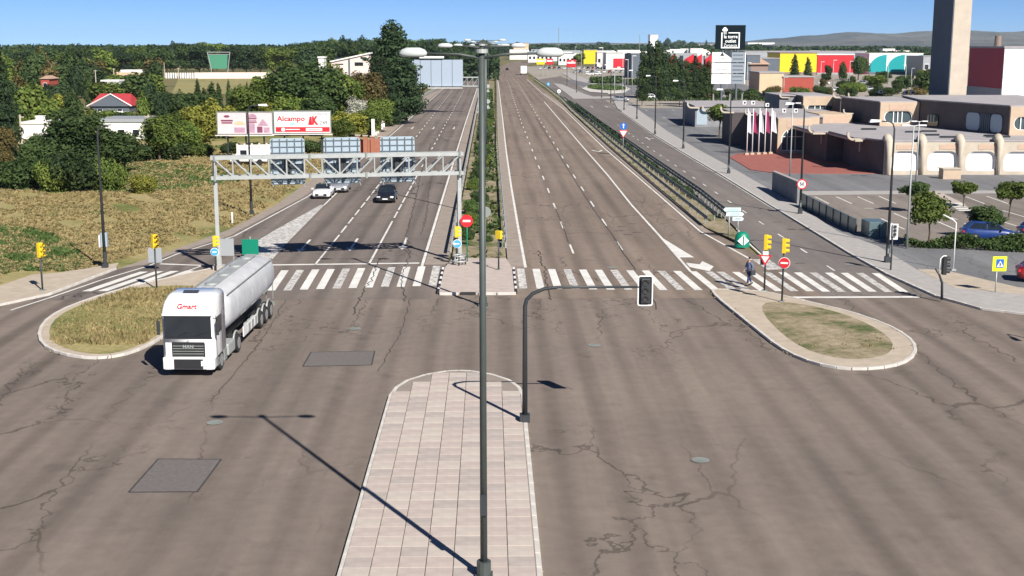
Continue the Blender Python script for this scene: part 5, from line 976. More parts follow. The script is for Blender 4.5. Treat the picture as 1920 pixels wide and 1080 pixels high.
# ================================================================ vehicles
def loft(sec, n, closed=True):
    fs = [(i * n + k, i * n + (k + 1) % n, (i + 1) * n + (k + 1) % n, (i + 1) * n + k) for i in range(len(sec) - 1) for k in range(n)]
    return [p for s in sec for p in s], fs + [tuple(range(n)), tuple((len(sec) - 1) * n + k for k in range(n - 1, -1, -1))]
def wheel(t, x, y, r=.33, w=.22, side=1):
    h = MB().tube([(x - w / 2, y, r), (x - w / 2 + .03, y, r), (x + w / 2 - .03, y, r), (x + w / 2, y, r)], [r * .93, r, r, r * .93], 20).build('wheel', M['rubber'], t)
    o = MB().tube([(x + side * (w / 2 - .02), y, r), (x + side * (w / 2 + .012), y, r)], r * .62, 14).build('rim', M['silver'], h); KIDS.setdefault(h.name, []).append(o) if o not in KIDS.get(h.name, []) else None
def make_car(lab, loc, rz, paint, kind='hatch', group=None, detail=True):
    """front faces -y, origin under the middle"""
    t = thing('car', lab, 'car', loc, rz, group); L = 4.35
    zt = {'hatch': .93, 'cabrio': .86}[kind]
    prof = [(-2.17, .34, .60, .72), (-2.08, .22, .70, .84), (-1.5, .2, .80, .89), (-.85, .2, zt, .90), (0, .2, zt + .02, .91), (1.2, .2, zt + .05, .90), (1.85, .22, zt + .04, .86), (2.12, .3, zt - .05, .78), (2.18, .4, zt - .2, .7)]
    sec = []
    for y, z0, z1, w in prof:
        r = .12; sec.append([(w, y, z0 + r), (w + .01, y, (z0 + z1) / 2), (w - .03, y, z1 - r), (w - .15, y, z1 - .01), (w * .4, y, z1 + .02), (-w * .4, y, z1 + .02), (-w + .15, y, z1 - .01), (-w + .03, y, z1 - r), (-w - .01, y, (z0 + z1) / 2), (-w, y, z0 + r), (-w + .1, y, z0), (w - .1, y, z0)])
    MB().add(*loft(sec, 12)).build('body', M[paint], t, True)
    if kind == 'hatch':
        lo = [(-.78, -.95), (.78, -.95), (.80, .6), (.72, 1.95), (-.72, 1.95), (-.80, .6)]; hi = [(-.60, -.25), (.60, -.25), (.63, .6), (.56, 1.45), (-.56, 1.45), (-.63, .6)]
        vs = [(x, y, zt - .02) for x, y in lo] + [(x, y, 1.40) for x, y in hi]; MB().add(vs, [(k, (k + 1) % 6, (k + 1) % 6 + 6, k + 6) for k in range(6)] + [tuple(range(6, 12))]).build('window', M['glass'], t)
        MB().add([(x * 1.02, y, 1.395) for x, y in hi] + [(x * .9, y * .92 + .03, 1.47) for x, y in hi], [(k, (k + 1) % 6, (k + 1) % 6 + 6, k + 6) for k in range(6)] + [tuple(range(6, 12))]).build('roof', M[paint], t, True)
        for s in (-1, 1):
            MB().tube([(s * .785, -.93, zt - .02), (s * .61, -.25, 1.41)], .035, 5).tube([(s * .73, 1.9, zt), (s * .57, 1.42, 1.41)], .05, 5).tube([(s * .81, .45, zt), (s * .635, .45, 1.41)], .04, 5).build('pillar', M[paint], t)['kind'] = 'stuff'
    else:
        MB().b2((-.68, -.55, zt - .25), (.68, 1.15, zt + .045)).build('cabin_well', M['black'], t)
        for s in (-.35, .35): MB().box((s, .35, zt + .12), (.46, .14, .5)).box((s, .35, zt + .42), (.24, .1, .16)).build('seat', M['dark'], t, bev=.03)
        MB().add([(-.72, -.75, zt), (.72, -.75, zt), (.6, -.3, zt + .42), (-.6, -.3, zt + .42), (-.72, -.73, zt), (.72, -.73, zt), (.6, -.27, zt + .42), (-.6, -.27, zt + .42)], [(0, 1, 2, 3), (7, 6, 5, 4)]).build('windscreen', M['glass'], t)
        MB().tube([(-.74, -.76, zt), (-.61, -.29, zt + .44), (.61, -.29, zt + .44), (.74, -.76, zt)], .035, 6).build('windscreen_frame', M['dark'], t)
        MB().b2((-.6, 1.15, zt), (.6, 1.6, zt + .16)).build('folded_hood', M['black'], t, bev=.05)
        MB().b2((-.72, -.5, zt), (-.6, 1.2, zt + .1)).b2((.6, -.5, zt), (.72, 1.2, zt + .1)).build('door_top', M[paint], t, bev=.02)
    for s in (-1, 1):
        for y in (-1.35, 1.3): wheel(t, s * .82, y, side=s)
        if detail:
            MB().box((s * .62, -2.08, .62), (.34, .16, .14), rz=s * .35).build('headlight', M['lamp'], t, bev=.02); MB().box((s * .66, 2.12, .75), (.26, .12, .16)).build('tail_light', M['red'], t)
            MB().box((s * .98, -.62, zt + .02), (.2, .1, .13)).build('mirror', M[paint], t, bev=.02)
    MB().box((0, -2.19, .42), (1.1, .06, .22)).build('grille', M['black'], t); MB().box((0, -2.235, .44), (.5, .02, .11)).build('number_plate', M['plate'], t)
    return t
p = G(601, 374); make_car('white open-topped car in the slip lane behind the gantry', (p[0] + .0, p[1] + 2.2, .01), 0.02, 'whitev', 'cabrio')
p = G(722, 382); make_car('black hatchback coming down the middle lane under the gantry', (p[0], p[1] + 2.2, .01), 0, 'blackcar')
make_car('silver car following right behind the white open-topped car', (-15.4, 131, .01), .02, 'silver')
p = G(1862, 453); make_car('blue car parked at the edge of the hedge', (p[0], p[1] + .6, .01), R(80), 'bluecar', group='blue cars parked beyond the hedge'); make_car('second blue car parked nose in behind the first', (p[0] + 4.9, p[1] + 1.6, .01), R(86), 'bluecar', group='blue cars parked beyond the hedge')
p = G(1921, 535); make_car('red car cut off by the right edge of the picture', (p[0] + 2.3, p[1] + 1.2, .01), R(75), 'redcar')
random.seed(21); pc = None
cols = ['whitev', 'silver', 'blackcar', 'redcar', 'bluecar', 'whitev', 'silver', 'whitev']
prot = make_car('white car parked on the grass at the sports ground wall', (xat(485, 560), 560, 0), 1.4, 'whitev', detail=False)
def far_car(x, y, rz, c, lab, grp=None):
    r = dup(prot, (x, y, 0), rz, lab, grp)
    for ch in r.children:
        if ch.name.startswith(('body', 'roof', 'pillar')): ch.material_slots[0].link = 'OBJECT'; ch.material_slots[0].material = M[c]
    return r
cn = {'whitev': 'white', 'silver': 'silver', 'blackcar': 'black', 'redcar': 'red', 'bluecar': 'blue'}
far_car(6.3 + 4, 760, math.pi, 'blackcar', 'dark car going away where the right carriageway starts to bend')
for k in range(14):
    c = cols[k % 8]; D = 800 + random.uniform(-3, 3); x = xat(1012, D) + k * 3.0; far_car(x, D, random.uniform(-.1, .1), c, f'{cn[c]} car, {ORD[k]} from the left in the row parked beyond the roundabout', 'cars in the row parked beyond the roundabout')
for k in range(9): c = cols[(k * 3 + 1) % 8]; far_car(xat(1078, 690) + k * 3.1, 690 + random.uniform(-2, 2), 0, c, f'{cn[c]} car, {ORD[k]} from the left in the rear row before the yellow shop', 'cars in the rear row before the yellow shop')
for px, py, c, lb in ((1106, 141, 'whitev', 'white car beside the roundabout hedge'), (1120, 140, 'whitev', 'white car right of another at the roundabout hedge'), (912, 118, 'whitev', 'white car far up the left carriageway'), (888, 122, 'redcar', 'red car far up the left carriageway'), (1620, 158, 'silver', 'silver car parked below the round tree'), (1690, 152, 'whitev', 'white car parked before the turquoise sails'), (1500, 163, 'silver', 'silver car parked before the yellow frontage')):
    x, y = G(px, py); far_car(x, y, 1.2, c, lb)
# white lorry at the bend
x, D = xat(990, 640), 640; t = thing('lorry', 'white box lorry at the bend of the right carriageway', 'lorry', (x, D, 0)); z1 = zat(980, 107, D)
MB().b2((-3.6, 0, .9), (-.6, 9, min(z1, 4.4))).build('box_body', M['totem'], t); MB().b2((-3.4, 9.1, .6), (-.8, 11, 3.0)).build('cab', M['whitev'], t)
for y in (1.2, 2.4, 9.6):
    for xx in (-3.4, -.8): MB().tube([(xx - .15, y, .5), (xx + .15, y, .5)], .5, 12).build('wheel', M['rubber'], t)
# ---- tanker truck
fx = (G(308, 690)[0] + G(412, 690)[0]) / 2
T = thing('tanker_truck', 'white articulated tanker truck crossing the junction with a dark windscreen', 'truck', (fx + .28, 56.2, .01), R(-1.9)); T.scale = (.94, .97, .935)
def rsec(y, w, z0, z1, r=.18, tw=None):
    """rounded section in xz"""
    return [(p[0], y, p[1]) for p in rr(-w, z0, w, z1, r, 3, r * .5)]
def shell(ss): n = len(ss[0]); return MB().add(*loft(ss, n))
shell([rsec(.06, 1.16, .85, 3.1, .12), rsec(0.0, 1.2, .85, 3.0, .14)][::-1] + [rsec(.12, 1.25, .82, 3.22, .15), rsec(.45, 1.25, .82, 3.65, .22), rsec(1.0, 1.25, .82, 3.9, .28), rsec(2.2, 1.25, .82, 3.95, .28)]).build('cab_body', M['whitev'], T, True)
MB().b2((-1.13, -.035, 1.97), (1.13, .0, 3.0)).build('windscreen', M['glass'], T, bev=.01); MB().b2((-1.2, -.1, 3.02), (1.2, .12, 3.12)).build('sun_visor', M['white'], T, bev=.02)
MB().b2((-1.15, -.03, 1.88), (1.15, -.0, 1.96)).build('wiper_panel', M['black'], T)
for s in (-.5, .35): MB().tube([(s, -.05, 2.02), (s + .5, -.05, 2.2)], .015, 4).build('wiper', M['black'], T)
gr = MB().b2((-.78, -.06, .95), (.78, -.0, 1.72)).build('grille', M['black'], T, bev=.02)
for k in range(5): MB().b2((-.74, -.085, 1.0 + k * .13), (.74, -.062, 1.035 + k * .13)).build('grille_slat', M['galvd'], gr)
for a_ in (-1.1, .8): MB().b2((a_, -.06, .99), (a_ + .3, -.03, 1.7)).build('corner_panel', M['white'], T, bev=.02)
for s in (-1, 1): MB().b2((s * .98 - .14, -.19, .4), (s * .98 + .14, -.13, .5)).build('fog_lamp', M['lamp'], T)
text('lettering', 'MAN', .24, M['galv'], T, (0, -.09, 1.5), width=.5, bold=.01); MB().disc((0, -.07, 1.78), .05, .02, 14).build('badge', M['galv'], T)
text('lettering', 'Gmart', .38, M['red'], T, (-.05, .2, 3.42), rot=(R(60), 0, 0), width=.95, bold=.01)
MB().b2((-1.24, -.14, .38), (1.24, .25, .98)).build('bumper', M['whitev'], T, bev=.06); MB().b2((-.7, -.16, .42), (.7, -.13, .9)).build('bumper_grille', M['black'], T)
for s in (-1, 1):
    MB().b2((s * .78 - .18, -.17, .55), (s * .98 + .1, -.12, .82)).build('headlight', M['lamp'], T, bev=.02)
    MB().b2((s * 1.27 - .012, .45, 2.02), (s * 1.27 + .012, 1.35, 2.85)).build('side_window', M['glass'], T); MB().b2((s * 1.262 - .008, .38, .95), (s * 1.262 + .008, .4, 2.95)).b2((s * 1.262 - .008, 1.5, .95), (s * 1.262 + .008, 1.52, 2.95)).build('door_seam', M['black'], T)
    a = MB().tube([(s * 1.22, .12, 2.9), (s * 1.42, -.02, 2.85), (s * 1.42, -.02, 2.1)], .025, 6).build('mirror_arm', M['black'], T); MB().box((s * 1.42, 0, 2.5), (.16, .12, .5)).box((s * 1.42, 0, 2.15), (.15, .12, .16)).build('mirror', M['dark'], T, bev=.03)
    MB().b2((s * 1.2 - .1, .3, .45), (s * 1.2 + .08, .75, .8)).b2((s * 1.2 - .1, 1.75, .35), (s * 1.2 + .08, 2.2, .9)).build('cab_step', M['galvd'], T)
    MB().tube([(s * 1.05, 2.3, .5), (s * 1.05, 2.45, 3.6)], .12, 8).build('air_stack', M['dark'], T)
    MB().b2((s * .95 - .3, 2.7, .35), (s * .95 + .3, 4.1, .95)).build('fuel_tank', M['galv'], T, bev=.08)
MB().b2((-.42, 1.0, 3.97), (.3, 1.25, 4.03)).build('roof_hatch', M['dark'], T)
MB().tube([(1.0, 14.66, .8), (1.0, 14.66, 3.3)], .03, 5).tube([(.6, 14.66, .8), (.6, 14.66, 3.3)], .03, 5).build('ladder', M['galvd'], T)['kind'] = 'stuff'
for y in (5.5, 8, 11): MB().tube([(1.27, y, 1.9), (1.27, y + 1.0, 1.9)], .04, 5).build('hand_rail', M['galvd'], T)
MB().b2((-.45, 2.0, .65), (.45, 14.0, .95)).build('chassis', M['dark'], T)
tank = []
for y, w, z0, z1 in ((3.1, .9, 1.9, 3.2), (3.3, 1.18, 1.5, 3.5), (3.8, 1.25, 1.35, 3.62), (8, 1.25, 1.3, 3.62), (11.5, 1.25, 1.3, 3.6), (14.1, 1.25, 1.4, 3.55), (14.5, 1.1, 1.65, 3.4), (14.6, .8, 1.9, 3.1)):
    zc = (z0 + z1) / 2; hz = (z1 - z0) / 2; tank.append([(w * math.copysign(abs(math.cos(a)) ** .7, math.cos(a)), y, zc + hz * math.copysign(abs(math.sin(a)) ** .75, math.sin(a))) for a in [2 * math.pi * i / 28 for i in range(28)]])
tk = shell(tank).build('tank', M['tankg'], T, True)
for s in (-1, 1): MB().tube([(s * 1.1, 3.5, 3.35), (s * 1.1, 14.2, 3.3)], .035, 6).build('top_rail', M['galvd'], tk)
for y in (4.6, 7.2, 9.8, 12.4): MB().tube([(0, y, 3.6), (0, y, 3.76)], .32, 16).build('manhole_lid', M['galv'], tk)
MB().b2((-.3, 4.0, 3.63), (.3, 13.8, 3.68)).build('walkway', M['galv'], tk)
for y in (5, 8.4, 11.8): MB().tube([(1.26 * math.cos(a), y, 2.46 + 1.17 * math.sin(a)) for a in [2 * math.pi * i / 24 for i in range(25)]], .025, 4, False).build('tank_band', M['galv'], tk)
MB().b2((1.2, 6.0, .55), (1.25, 9.4, 1.1)).b2((-1.25, 6.0, .55), (-1.2, 9.4, 1.1)).build('side_guard', M['whitev'], T); MB().b2((-1.2, 14.2, .5), (1.2, 14.35, .75)).build('rear_bumper', M['galvd'], T)
for y, r in ((1.35, .5), (4.9, .5), (10.4, .5), (11.7, .5), (13.0, .5)):
    for s in (-1, 1):
        wheel(T, s * (1.06 if y == 1.35 else .98), y, r, .32 if y == 1.35 else .52, s)
        MB().tube([(s * 1.08, y + .62 * math.cos(a), .5 + .62 * math.sin(a)) for a in [math.pi * i / 10 for i in range(11)]], .055, 6).build('mudguard', M['whitev' if y < 2 else 'galv'], T, True)
for k in range(3): MB().b2((1.0, 7 + k * .8, .6), (1.28, 7.5 + k * .8, 1.05)).build('side_box', M['galv'], T, bev=.02)
# ================================================================ pedestrian
def skin(name, V, E_, Rd, m, par, lv=2):
    me = bpy.data.meshes.new(name); me.from_pydata(V, E_, []); o = bpy.data.objects.new('tmp', me); S.collection.objects.link(o)
    sk = o.modifiers.new('s', 'SKIN'); sk.use_smooth_shade = True
    for i, r in enumerate(Rd): me.skin_vertices[0].data[i].radius = (r, r) if not hasattr(r, '__len__') else r
    me.skin_vertices[0].data[0].use_root = True
    sb = o.modifiers.new('b', 'SUBSURF'); sb.levels = sb.render_levels = lv
    bpy.context.view_layer.update(); q = bpy.data.meshes.new_from_object(o.evaluated_get(bpy.context.evaluated_depsgraph_get())); bpy.data.objects.remove(o); q.name = name; q.materials.clear()
    for p_ in q.polygons: p_.use_smooth = True
    return link(name, q, par, m)
pp = G(1404, 535.5); Pn = thing('person', 'person in a blue-grey jacket and dark jeans walking across the crosswalk with a bag', 'person', (pp[0], pp[1], .02), R(-62))
# faces -y locally, mid-stride
skin('body', [(0, 0, .95), (0, 0, 1.12), (0, -.01, 1.32), (0, -.01, 1.46), (0, -.03, 1.53), (0, -.05, 1.62), (0, -.05, 1.7), (.19, 0, 1.42), (.25, .07, 1.17), (.24, -.02, .94), (.24, -.05, .86), (-.19, 0, 1.42), (-.25, -.06, 1.17), (-.23, -.2, .97), (-.23, -.24, .9), (.1, 0, .9), (.1, -.14, .5), (.1, -.2, .1), (.1, -.31, .04), (-.1, 0, .9), (-.1, .08, .5), (-.1, .27, .14), (-.1, .2, .04)],
     [(0, 1), (1, 2), (2, 3), (3, 4), (4, 5), (5, 6), (3, 7), (7, 8), (8, 9), (9, 10), (3, 11), (11, 12), (12, 13), (13, 14), (0, 15), (15, 16), (16, 17), (17, 18), (0, 19), (19, 20), (20, 21), (21, 22)],
     [.13, .12, .14, .08, .05, .09, .075, .055, .042, .03, .02, .055, .042, .03, .02, .08, .055, .04, .035, .08, .055, .04, .035], M['skin'], Pn)
skin('jacket', [(0, 0, .92), (0, 0, 1.15), (0, -.01, 1.32), (0, -.01, 1.45), (.2, 0, 1.41), (.26, .07, 1.17), (.245, -.01, .97), (-.2, 0, 1.41), (-.26, -.06, 1.17), (-.235, -.19, .99)], [(0, 1), (1, 2), (2, 3), (3, 4), (4, 5), (5, 6), (3, 7), (7, 8), (8, 9)], [(.2, .15), (.18, .14), (.19, .14), .1, .08, .062, .05, .08, .062, .05], M['jacket'], Pn)
skin('trousers', [(0, 0, .93), (.1, 0, .86), (.1, -.14, .5), (.1, -.19, .13), (-.1, 0, .86), (-.1, .08, .5), (-.1, .26, .17)], [(0, 1), (1, 2), (2, 3), (0, 4), (4, 5), (5, 6)], [.15, .105, .078, .062, .105, .078, .062], M['jeans'], Pn)
for s, y, z, rx in ((.1, -.25, .05, 0), (-.1, .25, .07, .5)): MB().box((s, y, z), (.1, .28, .1), rx=rx).build('shoe', M['black'], Pn, bev=.03)
skin('hair', [(0, .0, 1.66), (0, -.01, 1.74), (0, -.06, 1.76)], [(0, 1), (1, 2)], [.095, .09, .07], M['hair'], Pn)
for s in (.24, -.23):
    for k in range(5): y0_ = (-.05 if s > 0 else -.24) - .03 + k * .018; q_ = .86 if s > 0 else .9; MB().tube([(s, y0_, q_ + .01), (s + .005, y0_ - .005, q_ - .035 - .006 * (2 - abs(k - 2))), (s - (.012 if s > 0 else -.012), y0_ - .01, q_ - .07)], [.009, .008, .006], 5).build('finger', M['skin'], Pn)
MB().tube([(0, -.145, 1.64), (0, -.165, 1.62)], [.012, .015], 6).build('nose', M['skin'], Pn)
for s in (-1, 1): MB().disc((s * .03, -.128, 1.66), .01, .01, 8).build('eye', M['black'], Pn); MB().disc((s * .09, -.04, 1.64), .025, .015, 8, 'X').build('ear', M['skin'], Pn)
MB().box((0, -.135, 1.585), (.045, .012, .01)).build('mouth', M['terra'], Pn)
bg_ = thing('bag', 'dark shoulder bag hanging at the walking person’s side', 'bag', (pp[0], pp[1], .02), R(-62)); MB().box((.34, .02, .84), (.12, .36, .3)).build('bag_body', M['dark'], bg_, bev=.04); MB().tube([(.34, -.12, .98), (.24, -.02, 1.2), (.1, 0, 1.52), (.24, .08, 1.2), (.34, .16, .98)], .014, 5).build('strap', M['dark'], bg_)
# ================================================================ vegetation
def leafmesh(name, blobs, n, leaf, seed, up=.25):
    """many leaf-clump cards spread through the blobs' volume"""
    rd = random.Random(seed); vs = []; fs = []
    wts = [b[3] * b[4] + b[4] * b[5] + b[3] * b[5] for b in blobs]; tot = sum(wts)
    for b, w in zip(blobs, wts):
        for _ in range(max(4, int(n * w / tot))):
            z = rd.uniform(-.85, 1); a = rd.uniform(0, 6.2832); q = math.sqrt(1 - z * z); d = Vector((q * math.cos(a), q * math.sin(a), z))
            lump = 1 + .16 * math.sin(a * 3 + b[0] * 2) * q + .12 * math.sin(z * 7 + b[1])
            r = (1 - .55 * rd.random() ** 1.8) * lump
            c = Vector((b[0] + d.x * b[3] * r, b[1] + d.y * b[4] * r, b[2] + d.z * b[5] * r))
            nn = (d + Vector((rd.uniform(-1, 1), rd.uniform(-1, 1), rd.uniform(-1, 1) + up)) * .9).normalized()
            u = nn.cross(Vector((rd.uniform(-1, 1), rd.uniform(-1, 1), rd.uniform(-1, 1)))).normalized(); v = nn.cross(u)
            s = leaf * rd.uniform(.55, 1.35); k = len(vs)
            vs += [tuple(c + u * s), tuple(c + v * s * .62), tuple(c - u * s), tuple(c - v * s * .62)]; fs.append((k, k + 1, k + 2, k + 3))
    me = bpy.data.meshes.new(name); me.from_pydata(vs, [], fs); return me
def blobs_round(h, r, base, k, seed, flat=1.0):
    rd = random.Random(seed); out = [(0, 0, (h + base) / 2, r * .62, r * .62, (h - base) * .42)]
    for i in range(k):
        a = rd.uniform(0, 6.28); t = rd.uniform(.25, .62); z = base + (h - base) * rd.uniform(.22, .8); s = rd.uniform(.28, .46)
        out.append((math.cos(a) * r * t, math.sin(a) * r * t, z, r * s, r * s, (h - base) * s * .62 * flat))
    return out
PR = {}
def proto(key, h, r, mk, n, leaf, trunk_h, trunk_r, seeds=(1, 2)):
    PR[key] = []
    for s in seeds:
        me = leafmesh(key + '_crown', mk(s), n, leaf, s); rd = random.Random(s)
        tb = MB().tube([(0, 0, -.2), (rd.uniform(-.1, .1), 0, trunk_h * .5), (rd.uniform(-.15, .15), rd.uniform(-.1, .1), trunk_h)], [trunk_r, trunk_r * .75, trunk_r * .5], 7)
        for j in range(4):
            a = rd.uniform(0, 6.28); tb.tube([(0, 0, trunk_h * .75), (math.cos(a) * r * .3, math.sin(a) * r * .3, trunk_h + (h - trunk_h) * .35), (math.cos(a) * r * .5, math.sin(a) * r * .5, trunk_h + (h - trunk_h) * .55)], [trunk_r * .5, trunk_r * .3, trunk_r * .12], 5)
        tm = bpy.data.meshes.new(key + '_trunk'); tm.from_pydata(tb.v, [], tb.f); tm.materials.append(M['bark'])
        me.materials.append(M['lf_mid']); PR[key].append((me, tm, h, r))
proto('round', 8, 3.2, lambda s: blobs_round(8, 3.2, 1.0, 14, s), 9500, .19, 2.5, .22, (1, 2, 3))
proto('roundfar', 8, 3.4, lambda s: blobs_round(8, 3.4, .6, 9, s + 20), 2600, .36, 2.5, .22, (1, 2, 3))
proto('pinefar', 14, 5.6, lambda s: [(0, 0, 10.6, 3.6, 3.6, 2.6)] + [(math.cos(i * 1.1 + s) * 3.1, math.sin(i * 1.1 + s) * 3.1, 9.3 + (i * 37 + s * 11) % 10 * .33, 2.5, 2.5, 1.5) for i in range(7)] + [(math.cos(i * 1.6) * 1.6, math.sin(i * 1.6) * 1.6, 5.5, 2.2, 2.2, 3) for i in range(4)], 2400, .46, 9, .3, (1, 2, 3))
proto('conifer', 18, 3.6, lambda s: [(math.sin(i * 2.4 + s) * (1 - i / 15) * 1.1, math.cos(i * 2.4 + s) * (1 - i / 15) * 1.1, 1.6 + i * 1.15, 3.0 * (1 - (i / 15) ** 1.9) + .75, 3.0 * (1 - (i / 15) ** 1.9) + .75, 1.5) for i in range(14)], 15000, .26, 14, .35, (1, 2))
proto('column', 8, 1.1, lambda s: [(math.sin(i * 2 + s) * .12, math.cos(i * 2) * .12, .8 + i * .85, 1.0 * (1 - (i / 8.6) ** 2) + .15, 1.0 * (1 - (i / 8.6) ** 2) + .15, .9) for i in range(9)], 1300, .25, 6, .15, (1, 2))
proto('poplar', 14, 2.6, lambda s: [(math.sin(i * 2.1 + s) * .8, math.cos(i * 2.7 + s) * .8, 1.6 + i * 1.15, 2.0 * (1 - (i / 12) ** 2.4) + .4, 2.0 * (1 - (i / 12) ** 2.4) + .4, 1.6) for i in range(11)], 5200, .3, 9, .25, (1, 2, 3))
proto('bush', 3, 2.6, lambda s: [(0, 0, 1.0, 2.0, 1.8, 1.5)] + [(math.cos(i * .9 + s) * 1.5, math.sin(i * .9 + s) * 1.3, .9 + (i * 13 + s * 7) % 7 * .14, 1.0, 1.0, .95) for i in range(8)], 6500, .13, .6, .1, (1, 2, 3))
proto('lot', 4.6, 2.0, lambda s: blobs_round(4.6, 2.0, 1.9, 10, s + 40, .9), 5200, .13, 2.2, .09, (1, 2, 3))
vc = 0
def plant(kind, x, y, h, w, m, lab, cat='tree', group=None, seed=None, name=None):
    global vc
    vc += 1; P_ = PR[kind]; me, tm, ph, pr = P_[(seed if seed is not None else vc) % len(P_)]
    t = thing(name or {'bush': 'shrub', 'column': 'cypress_tree', 'conifer': 'conifer_tree', 'pinefar': 'pine_tree', 'poplar': 'poplar_tree'}.get(kind, 'tree'), lab, cat, (x, y, 0), (vc * 2.399) % 6.283, group)
    s = w / 2 / pr * (1.3 if kind == 'lot' else 1); t.scale = (s, s, h / ph)
    for nm, q in (('crown', me), ('trunk', tm)):
        o = bpy.data.objects.new(nm, q); S.collection.objects.link(o); o.parent = t
        if nm == 'crown': o.material_slots[0].link = 'OBJECT'; o.material_slots[0].material = M[m]
    return t
def pl(kind, px, pt, pb, wpx, m, lab, cat='tree', group=None, z=0, **k):
    x, y = G(px, pb); return plant(kind, x, y, zat(px, pt, y) * 1.02, wpx / F * (y * .982 + 2.8), m, lab, cat, group, **k)
random.seed(5)
for a in (('bush', 62, 288, 350, 150, 'lf_dark', 'broad dark green shrub at the far left of the dry field'), ('bush', 150, 272, 356, 140, 'lf_dark', 'high dark green shrub behind the lamp with the box'), ('bush', 208, 288, 357, 74, 'lf_mid', 'leafy mid green shrub at the end of the dark thicket'),
          ('bush', 2, 296, 345, 100, 'lf_dark', 'dark shrub cut by the left edge of the picture'), ('bush', 105, 296, 358, 90, 'lf_mid', 'lower green shrub between the two broad dark ones'), ('bush', 270, 322, 361, 56, 'lf_yel', 'solitary round yellow-green bush in the dry field'), ('bush', 180, 300, 352, 80, 'lf_dark', 'dark shrub just left of the lamp with the box'),
          ('bush', 245, 262, 302, 90, 'lf_dark', 'dark shrub at the back edge of the field'), ('bush', 312, 256, 298, 90, 'lf_dark', 'dark shrub under the thin leaning pole'), ('bush', 372, 262, 292, 70, 'lf_mid', 'green shrub just left of the gantry leg'), ('bush', 432, 262, 288, 44, 'lf_dark', 'small dark shrub under the burger hoarding'), ('bush', 470, 264, 287, 46, 'lf_dark', 'second small dark shrub under the burger hoarding'), ('bush', 590, 258, 286, 60, 'lf_dark', 'dark hedge shrub behind the gantry boards'), ('bush', 500, 266, 288, 40, 'lf_dark', 'dark shrub beside the first gantry board')):
    pl(*a, cat='shrub')
for a in (('round', 148, 206, 335, 138, 'lf_dark', 'large dark bushy tree between the two white houses'), ('round', 84, 252, 338, 90, 'lf_dark', 'dark tree in front of the left white house'), ('round', 205, 240, 326, 120, 'lf_dark', 'dark tree in front of the white house with the sloping roof'), ('round', 4, 238, 330, 66, 'lf_brn', 'brownish tree by the left edge near the pole'),
          ('conifer', 3, 84, 318, 66, 'lf_pine', 'very tall dark conifer at the left edge'), ('round', 8, 150, 300, 70, 'lf_dark', 'tall dark tree beside the conifer at the left edge'), ('round', 300, 215, 300, 80, 'lf_mid', 'mid green tree right of the white houses'), ('round', 350, 222, 292, 70, 'lf_mid', 'low green tree left of the hoardings'),
          ('round', 388, 190, 286, 86, 'lf_yel', 'yellow-green tree left above the burger hoarding'), ('round', 425, 198, 260, 60, 'lf_yel', 'yellow-green tree just behind the burger hoarding'), ('round', 352, 204, 268, 70, 'lf_mid', 'bright green tree beside the yellow-green one'), ('round', 478, 152, 252, 90, 'lf_mid', 'olive green tree behind the top of the burger hoarding'), ('round', 520, 138, 250, 110, 'lf_mid', 'green tree left of the big central dome'),
          ('round', 583, 112, 250, 165, 'lf_dark', 'big dark domed tree behind the Alcampo hoarding'), ('round', 640, 128, 246, 110, 'lf_mid', 'green tree at the right shoulder of the dome'), ('round', 690, 134, 240, 90, 'lf_brn', 'brownish olive tree left of the tall conifer'), ('round', 600, 170, 254, 100, 'lf_dark', 'dark lower tree right behind the hoarding top'), ('round', 545, 176, 254, 90, 'lf_mid', 'lower green tree peeping over the hoarding seam'),
          ('round', 508, 190, 254, 60, 'lf_yel', 'small yellow-green tree above the hoarding seam'), ('round', 655, 208, 262, 84, 'lf_yel', 'yellow-green tree at the right end of the hoarding'), ('round', 668, 182, 248, 58, 'lf_wht', 'tree covered with white blossom right of the hoarding'), ('round', 694, 205, 256, 60, 'lf_mid', 'green roadside tree beside the brick gateway'), ('round', 712, 180, 248, 60, 'lf_mid', 'green tree at the foot of the tall conifer'),
          ('conifer', 738, 42, 232, 96, 'lf_pine', 'very tall dark conifer beside the left carriageway'), ('conifer', 712, 105, 236, 60, 'lf_pine', 'second dark conifer left of the tallest one'), ('conifer', 762, 108, 214, 54, 'lf_pine', 'dark conifer right of the tallest one by the far gantry'), ('round', 640, 222, 266, 60, 'lf_mid', 'low green tree under the right end of the hoarding')):
    pl(*a)
for k, (px, pt, w) in enumerate(((384, 166, 16), (398, 156, 24), (411, 158, 16), (430, 152, 12), (440, 170, 20), (452, 160, 24), (464, 156, 9), (372, 150, 14))):
    pl('column', px, pt, 203, w, 'lf_dark', f'{ORD[k]} of the small dark cypresses before the mown field, from the left' if k < 7 else 'small dark cypress at the left end of the mown field', group='small cypresses before the mown field')
def zone(px, D):
    z = [(70, 'by the left edge'), (160, 'left of the red-roofed house'), (250, 'around the red-roofed house'), (330, 'right of the red-roofed house'), (620, 'beyond the poster hoardings')]
    w_ = next((n for q, n in z if px < q), 'around the pink slanting-roofed house')
    return w_ + (', near row' if D < 280 else (', middle rows' if D < 420 else ', far rows'))
